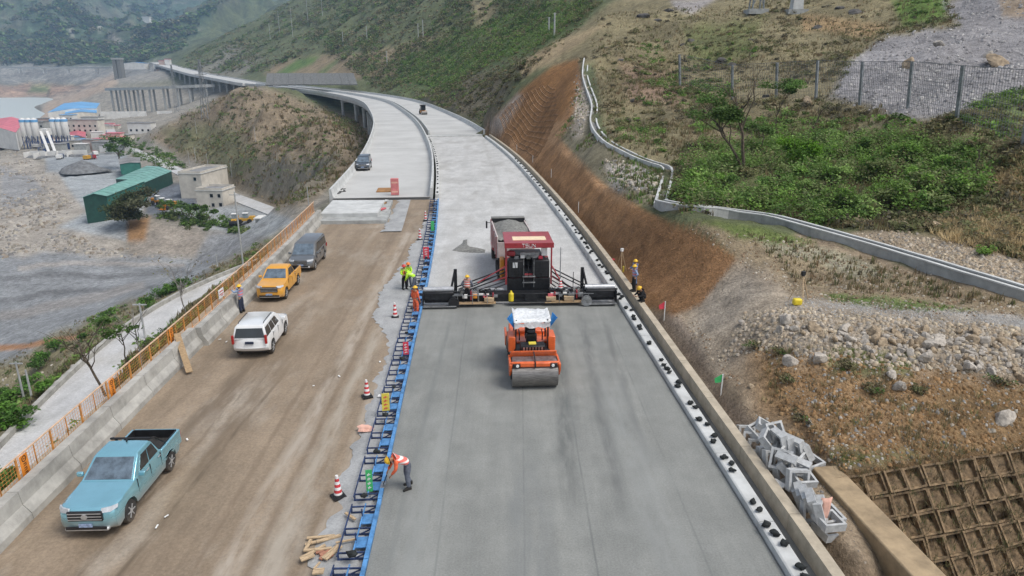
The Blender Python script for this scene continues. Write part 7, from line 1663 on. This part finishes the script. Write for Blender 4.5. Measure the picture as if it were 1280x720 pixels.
for px, py, r_, h_ in ((1040, 236, 1.3, 2.4), (1085, 225, 1.2, 2.6), (1060, 265, 1.2, 2.0), (1110, 258, 1.3, 2.2), (1150, 240, 1.2, 2.3), (1185, 222, 1.2, 2.2), (1130, 205, 1.2, 2.4), (1010, 250, 1.1, 1.9), (960, 245, 1.1, 2.0), (900, 240, 1.1, 2.0), (870, 232, 1.0, 1.8), (1165, 268, 1.1, 1.8), (1210, 200, 1.1, 2.0), (1080, 195, 1.1, 2.2), (915, 215, 1.0, 2.0), (1205, 245, 1.1, 1.9), (985, 228, 1.0, 1.8), (1040, 205, 1.1, 2.2)):
    bush('leafy_bush', 'leafy bright green bush in the thicket above the drainage channel', surf(px, py), r_, h_, 1500, .12, GREENS[:4] * 1.1, 'leafy bushes in the thicket')
# valley trees
bush('shade_tree', 'dark round tree beside the end wall of the green shed', surf(161, 285), 7.5, 16.5, 6000, .45, np.array([(.075, .095, .04), (.095, .105, .045), (.06, .08, .03), (.11, .115, .06)]))['category'] = 'tree'
tree('yard_tree', 'single green tree at the back of the grey yard', 'tree', surf(152, 212), 15, 6.0, 1, (0, 0), 1500, .6, GD_, limbs=6, clumpn=18, tr=.3)
for k, (px, py) in enumerate(((206, 270), (218, 271), (229, 273), (240, 277), (250, 277), (263, 281))):
    tree('yard_sapling', 'small dark green sapling in the row above the gravel bank', 'tree', surf(px, py), 4.6, 2.6, 1, (0, 0), 420, .4, GD_, limbs=4, clumpn=8, group='saplings above the gravel bank', tr=.12)
LB = [(9, 525, 1.7), (4, 500, 1.6), (22, 508, 1.6), (38, 482, 1.7), (48, 462, 1.8), (57, 452, 1.5), (13, 540, 1.2), (70, 438, 2.0), (128, 412, 2.1), (136, 396, 1.3), (184, 384, 1.7), (202, 372, 1.6), (214, 366, 1.6), (226, 360, 1.5), (57, 490, .7), (103, 425, 1.0), (8, 616, 1.0)]
for k, (px, py, r_) in enumerate(LB):
    bush('bank_bush', 'dense green bush on the bank beyond the access lane', surf(px, py), r_ * .9, r_ * 1.5, 900, .17, GREENS[[0, 1, 4]] * np.array([.8, .95, .8]), 'green bushes on the lane bank')
tree('bare_tree', 'leafless spreading tree beside the access lane, nearest one', 'tree', G(131, 490, -6.2), 5.0, 2.2, 1, (-1.0, 0), 0, limbs=9, bark='bark', tr=.09)
tree('bare_tree', 'leafless thin tree beside the access lane, beyond the green sapling', 'tree', G(176, 452, -6.2), 4.5, 1.6, 1, (0, 0), 0, limbs=7, bark='bark_pale', tr=.07)
tree('lane_sapling', 'small leafy sapling between the lane and the orange fence', 'tree', G(158, 455, -6.2), 3.6, 1.2, 1, (0, 0), 420, .15, GD_, limbs=5, clumpn=8, tr=.06)
tree('bare_tree', 'leafless pale tree on the bank near the far end of the lane', 'tree', G(232, 395, -6.2), 5, 1.8, 1, (0, 0), 60, .12, OLIVE, limbs=7, bark='bark_pale', tr=.07)
# ------------------------------------------------------------------ stones
def stone_mesh(name, seed, m_):
    rs = np.random.default_rng(seed); bm = bmesh.new(); bmesh.ops.create_icosphere(bm, subdivisions=3, radius=1.0)
    pn = rs.normal(size=(11, 3)); pn /= np.linalg.norm(pn, axis=1)[:, None]; pd = rs.uniform(.4, .8, 11); sc = rs.uniform(.6, 1.0, 3)
    for v in bm.verts:
        d = np.array(v.co.normalized()); k = pn @ d; r = min(1.0, min([pd[i] / k[i] for i in range(11) if k[i] > .05] + [1.0])); v.co = Vector(d * r * sc * (1 + .03 * rs.uniform(-1, 1)))
    me = bpy.data.meshes.new(name); bm.to_mesh(me); bm.free(); me.materials.append(M[m_]); return me
SM = [stone_mesh('boulder', k, ('stone_pale', 'stone_tan', 'stone_pale', 'stone_pale', 'stone_tan', 'stone_pale')[k % 6]) for k in range(12)]
rb = random.Random(21)
def boulder(p, s, label, grp): o = bpy.data.objects.new('boulder', rb.choice(SM)); C.objects.link(o); o.location = p + Vector((0, 0, s * .25)); o.rotation_euler = (rb.uniform(0, 6), rb.uniform(0, 6), rb.uniform(0, 6)); o.scale = (s, s, s); tag(o, label, 'boulder', grp); return o
RUB = [[(1050, 410), (1290, 420), (1290, 478), (1180, 464), (1070, 440), (1035, 425)], [(980, 405), (1060, 410), (1060, 425), (985, 420)]]
for p in scatter(RUB, 200, 20, 40, 4): boulder(Vector(p), rb.uniform(.12, .26) if rb.random() < .82 else rb.uniform(.26, .46), 'pale angular boulder in the rubble bank below the gravel track', 'boulders in the rubble bank')
for px, py, s, lb in ((990, 455, .45, 'tall tan boulder standing on the brown slope left of the tufts'), (975, 415, .3, 'pale boulder at the left end of the rubble bank'), (980, 400, .34, 'white boulder beside the yellow case'), (1023, 452, .5, 'broad grey boulder under the left end of the rubble'), (928, 405, .3, 'white lone boulder on the gravelly bank'), (1125, 488, .4, 'tan boulder half way down the brown slope'), (1115, 470, .36, 'long tan boulder below the rubble bank'), (1255, 525, .6, 'brown rock slab at the right of the earth slope'), (940, 484, .18, 'small pale boulder near the green flag'), (1170, 287, .6, 'pale boulder beside the thicket edge'), (1128, 283, .45, 'white boulder at the foot of the thicket'), (1136, 84, 1.3, 'long pale boulder lying on the scree'), (1245, 82, 1.7, 'big dark boulder on the right of the scree'), (1235, 72, .8, 'small dark boulder above the big one on the scree'), (1174, 58, 1.1, 'pale boulder high on the scree'), (1010, 130, .9, 'pale boulder behind the wire net')):
    boulder(surf(px, py), s, lb, None)
for px, py, s in ((805, 20, 2.6), (835, 14, 2.2), (822, 26, 1.8), (865, 50, 1.6), (852, 56, 1.3), (900, 77, 1.7), (912, 82, 1.4), (1070, 14, 2.0), (1050, 10, 1.6), (775, 75, .9), (758, 60, 1.0), (830, 100, 1.2), (960, 120, .9), (1020, 35, 1.6), (940, 50, 1.2), (790, 125, .9), (828, 155, .9)):
    o = boulder(surf(px, py), s, 'dark rock outcrop on the dry upper hillside', 'dark outcrops on the hillside'); o.scale = (s * 1.1, s, s * .65); o.rotation_euler = (0, 0, rb.uniform(0, 6)); o.location.z -= s * .45; o.data = rb.choice(DK) if 'DK' in globals() else o.data
    if 'DK' not in globals():
        DK = [stone_mesh('boulder', 40 + k, 'stone_dark') for k in range(4)]; o.data = DK[0]
def gravel(name, polys, n, smin, smax, cols, label, cat, ymin=10, ymax=900, dens=None, feather=5):
    p = scatter(polys, n, ymin, ymax, feather, dens=dens); n = len(p); base = np.array([(-1, -1, -.6), (1, -1, -.6), (1, 1, -.6), (-1, 1, -.6), (-.7, -.6, .6), (.7, -.7, .5), (.6, .7, .65), (-.7, .6, .5)])
    s = smin + (smax - smin) * R_.uniform(0, 1, n) ** 3; a = R_.uniform(0, 6.3, n); v = base[None] * R_.uniform(.6, 1.1, (n, 8, 3)) * s[:, None, None] * R_.uniform(.6, 1, (n, 1, 3))
    ca, sa = np.cos(a)[:, None], np.sin(a)[:, None]; x = v[:, :, 0] * ca - v[:, :, 1] * sa; y = v[:, :, 0] * sa + v[:, :, 1] * ca; v = np.stack([x, y, v[:, :, 2] + s[:, None] * .25], -1) + p[:, None]
    f = np.array([(4, 5, 6, 7), (0, 1, 5, 4), (1, 2, 6, 5), (2, 3, 7, 6), (3, 0, 4, 7)]); q = (f[None] + 8 * np.arange(n)[:, None, None]).reshape(-1, 4); c = np.repeat(cols[R_.integers(0, len(cols), n)] * R_.uniform(.7, 1.25, (n, 1)), 8, 0)
    o = np_mesh(name, v.reshape(-1, 3), q, 'stone_bits', c, smooth=False); stuff(o, label, cat)
attr_mat('stone_bits', amt=.15, bump=.2, bdist=.02)
PALE = np.array([(.42, .39, .35), (.36, .31, .25), (.3, .29, .28), (.45, .41, .34)])
gravel('rubble', [[(930, 395), (985, 385), (1290, 412), (1290, 472), (1060, 455), (960, 435), (900, 450)], [(1060, 295), (1130, 290), (1290, 330), (1290, 370), (1180, 340)]], 8000, .02, .15, PALE * np.array([.92, .86, .77]), 'loose stones of the rubble bank and gravelly verge', 'rubble', 20, 45)
gravel('earth_stones', [[(950, 430), (1290, 480), (1290, 565), (1050, 590), (900, 480), (830, 400), (800, 380), (960, 600), (1090, 720)]], 1500, .015, .1, PALE * .75, 'small stones strewn over the brown earth slope', 'stones', 10, 42)
SOIL = np.array([(.25, .135, .062), (.2, .105, .048), (.3, .17, .085), (.17, .09, .042)])
gravel('soil_clods', [BROWN], 9000, .012, .06, SOIL, 'loose clods of the brown cut slope beside the road', 'soil', 35, 150, feather=3)
gravel('bank_clods', [[(860, 285), (1000, 300), (1290, 386), (1290, 398), (1100, 384), (1000, 372), (930, 335)], [(800, 385), (870, 400), (930, 480), (900, 500)]], 3500, .015, .1, np.array([(.3, .25, .18), (.24, .18, .12), (.38, .34, .28), (.2, .14, .09)]), 'loose clods and stones on the bank below the drainage channel', 'soil', 20, 60)
gravel('earth_clods', [[(940, 430), (1290, 480), (1290, 562), (1050, 590), (1000, 570)]], 4000, .015, .11, np.array([(.24, .145, .07), (.19, .115, .055), (.29, .19, .1)]), 'earth clods on the brown slope above the lattice', 'soil', 18, 40)
gravel('scree', [[(1180, 0), (1300, -40), (1320, 100), (1250, 130), (1150, 150), (1040, 128), (1060, 80), (1110, 45), (1200, 30)]], 4200, .03, .3, np.array([(.32, .31, .31), (.27, .26, .265), (.38, .37, .36)]), 'grey scree of loose rock on the upper right slope', 'scree', 50, 180)
gravel('track_gravel', [[(985, 372), (1090, 380), (1290, 398), (1290, 412), (1080, 398), (975, 390)]], 3000, .012, .05, np.array([(.33, .33, .33), (.38, .38, .37)]), 'grey gravel spread on the hillside track', 'gravel', 20, 45)
gravel('slope_stones', [[(755, 198), (825, 220), (820, 242), (770, 236)], [(722, 95), (732, 95), (738, 135), (725, 170), (712, 168)]], 1800, .04, .25, PALE, 'pale stones beside the upper drainage channel', 'stones', 50, 140)
gravel('valley_rubble', [[(-60, 195), (30, 190), (60, 215), (92, 255), (72, 285), (130, 310), (240, 322), (240, 328), (60, 316), (-60, 328)]], 3200, .1, 1.0, PALE * .72, 'rubble mounds on the valley floor at the left edge', 'rubble', 120, 500, dens=clumps(22, .35, .6, 131))
gravel('bank_stones', [[(0, 560), (100, 450), (230, 362), (240, 372), (110, 465), (10, 575)], [(0, 470), (110, 400), (110, 420), (0, 500)]], 900, .06, .35, PALE, 'pale stones on the lane bank', 'stones', 20, 110)

# weeds hanging on the lattice
k_ = 1200; uu_, vv_ = R_.uniform(-.2, 8.5, k_), R_.uniform(-.3, 5.2, k_); lp = np.array([tuple(LA0 + L_ux * float(a_) + dn * float(b_) + nn * .12) for a_, b_ in zip(uu_, vv_)])
v_, q_, c_ = grass(lp, 6, R_.uniform(.08, .26, k_), pick(np.r_[DRYS * .7, OLIVE * .8], k_), .02, 1.2); cover('lattice_weeds', [(v_, q_, c_)], 'dry weeds and roots hanging over the frame lattice', 'weeds')
# ------------------------------------------------------------------ haze
b = MB(); b.box((0, 3280, 380), (16000, 6700, 900)); hzo = b.mesh('haze')
m = bpy.data.materials.new('haze_air'); m.use_nodes = True; nt = m.node_tree
nt.nodes.remove(nt.nodes['Principled BSDF']); pv = nt.nodes.new('ShaderNodeVolumePrincipled')
pv.inputs['Color'].default_value = (.46, .70, 1.0, 1); pv.inputs['Density'].default_value = 0.000115; pv.inputs['Anisotropy'].default_value = .1
nt.links.new(pv.outputs[0], nt.nodes['Material Output'].inputs['Volume']); hzo.materials.append(m)
o = bpy.data.objects.new('haze', hzo); C.objects.link(o); stuff(o)
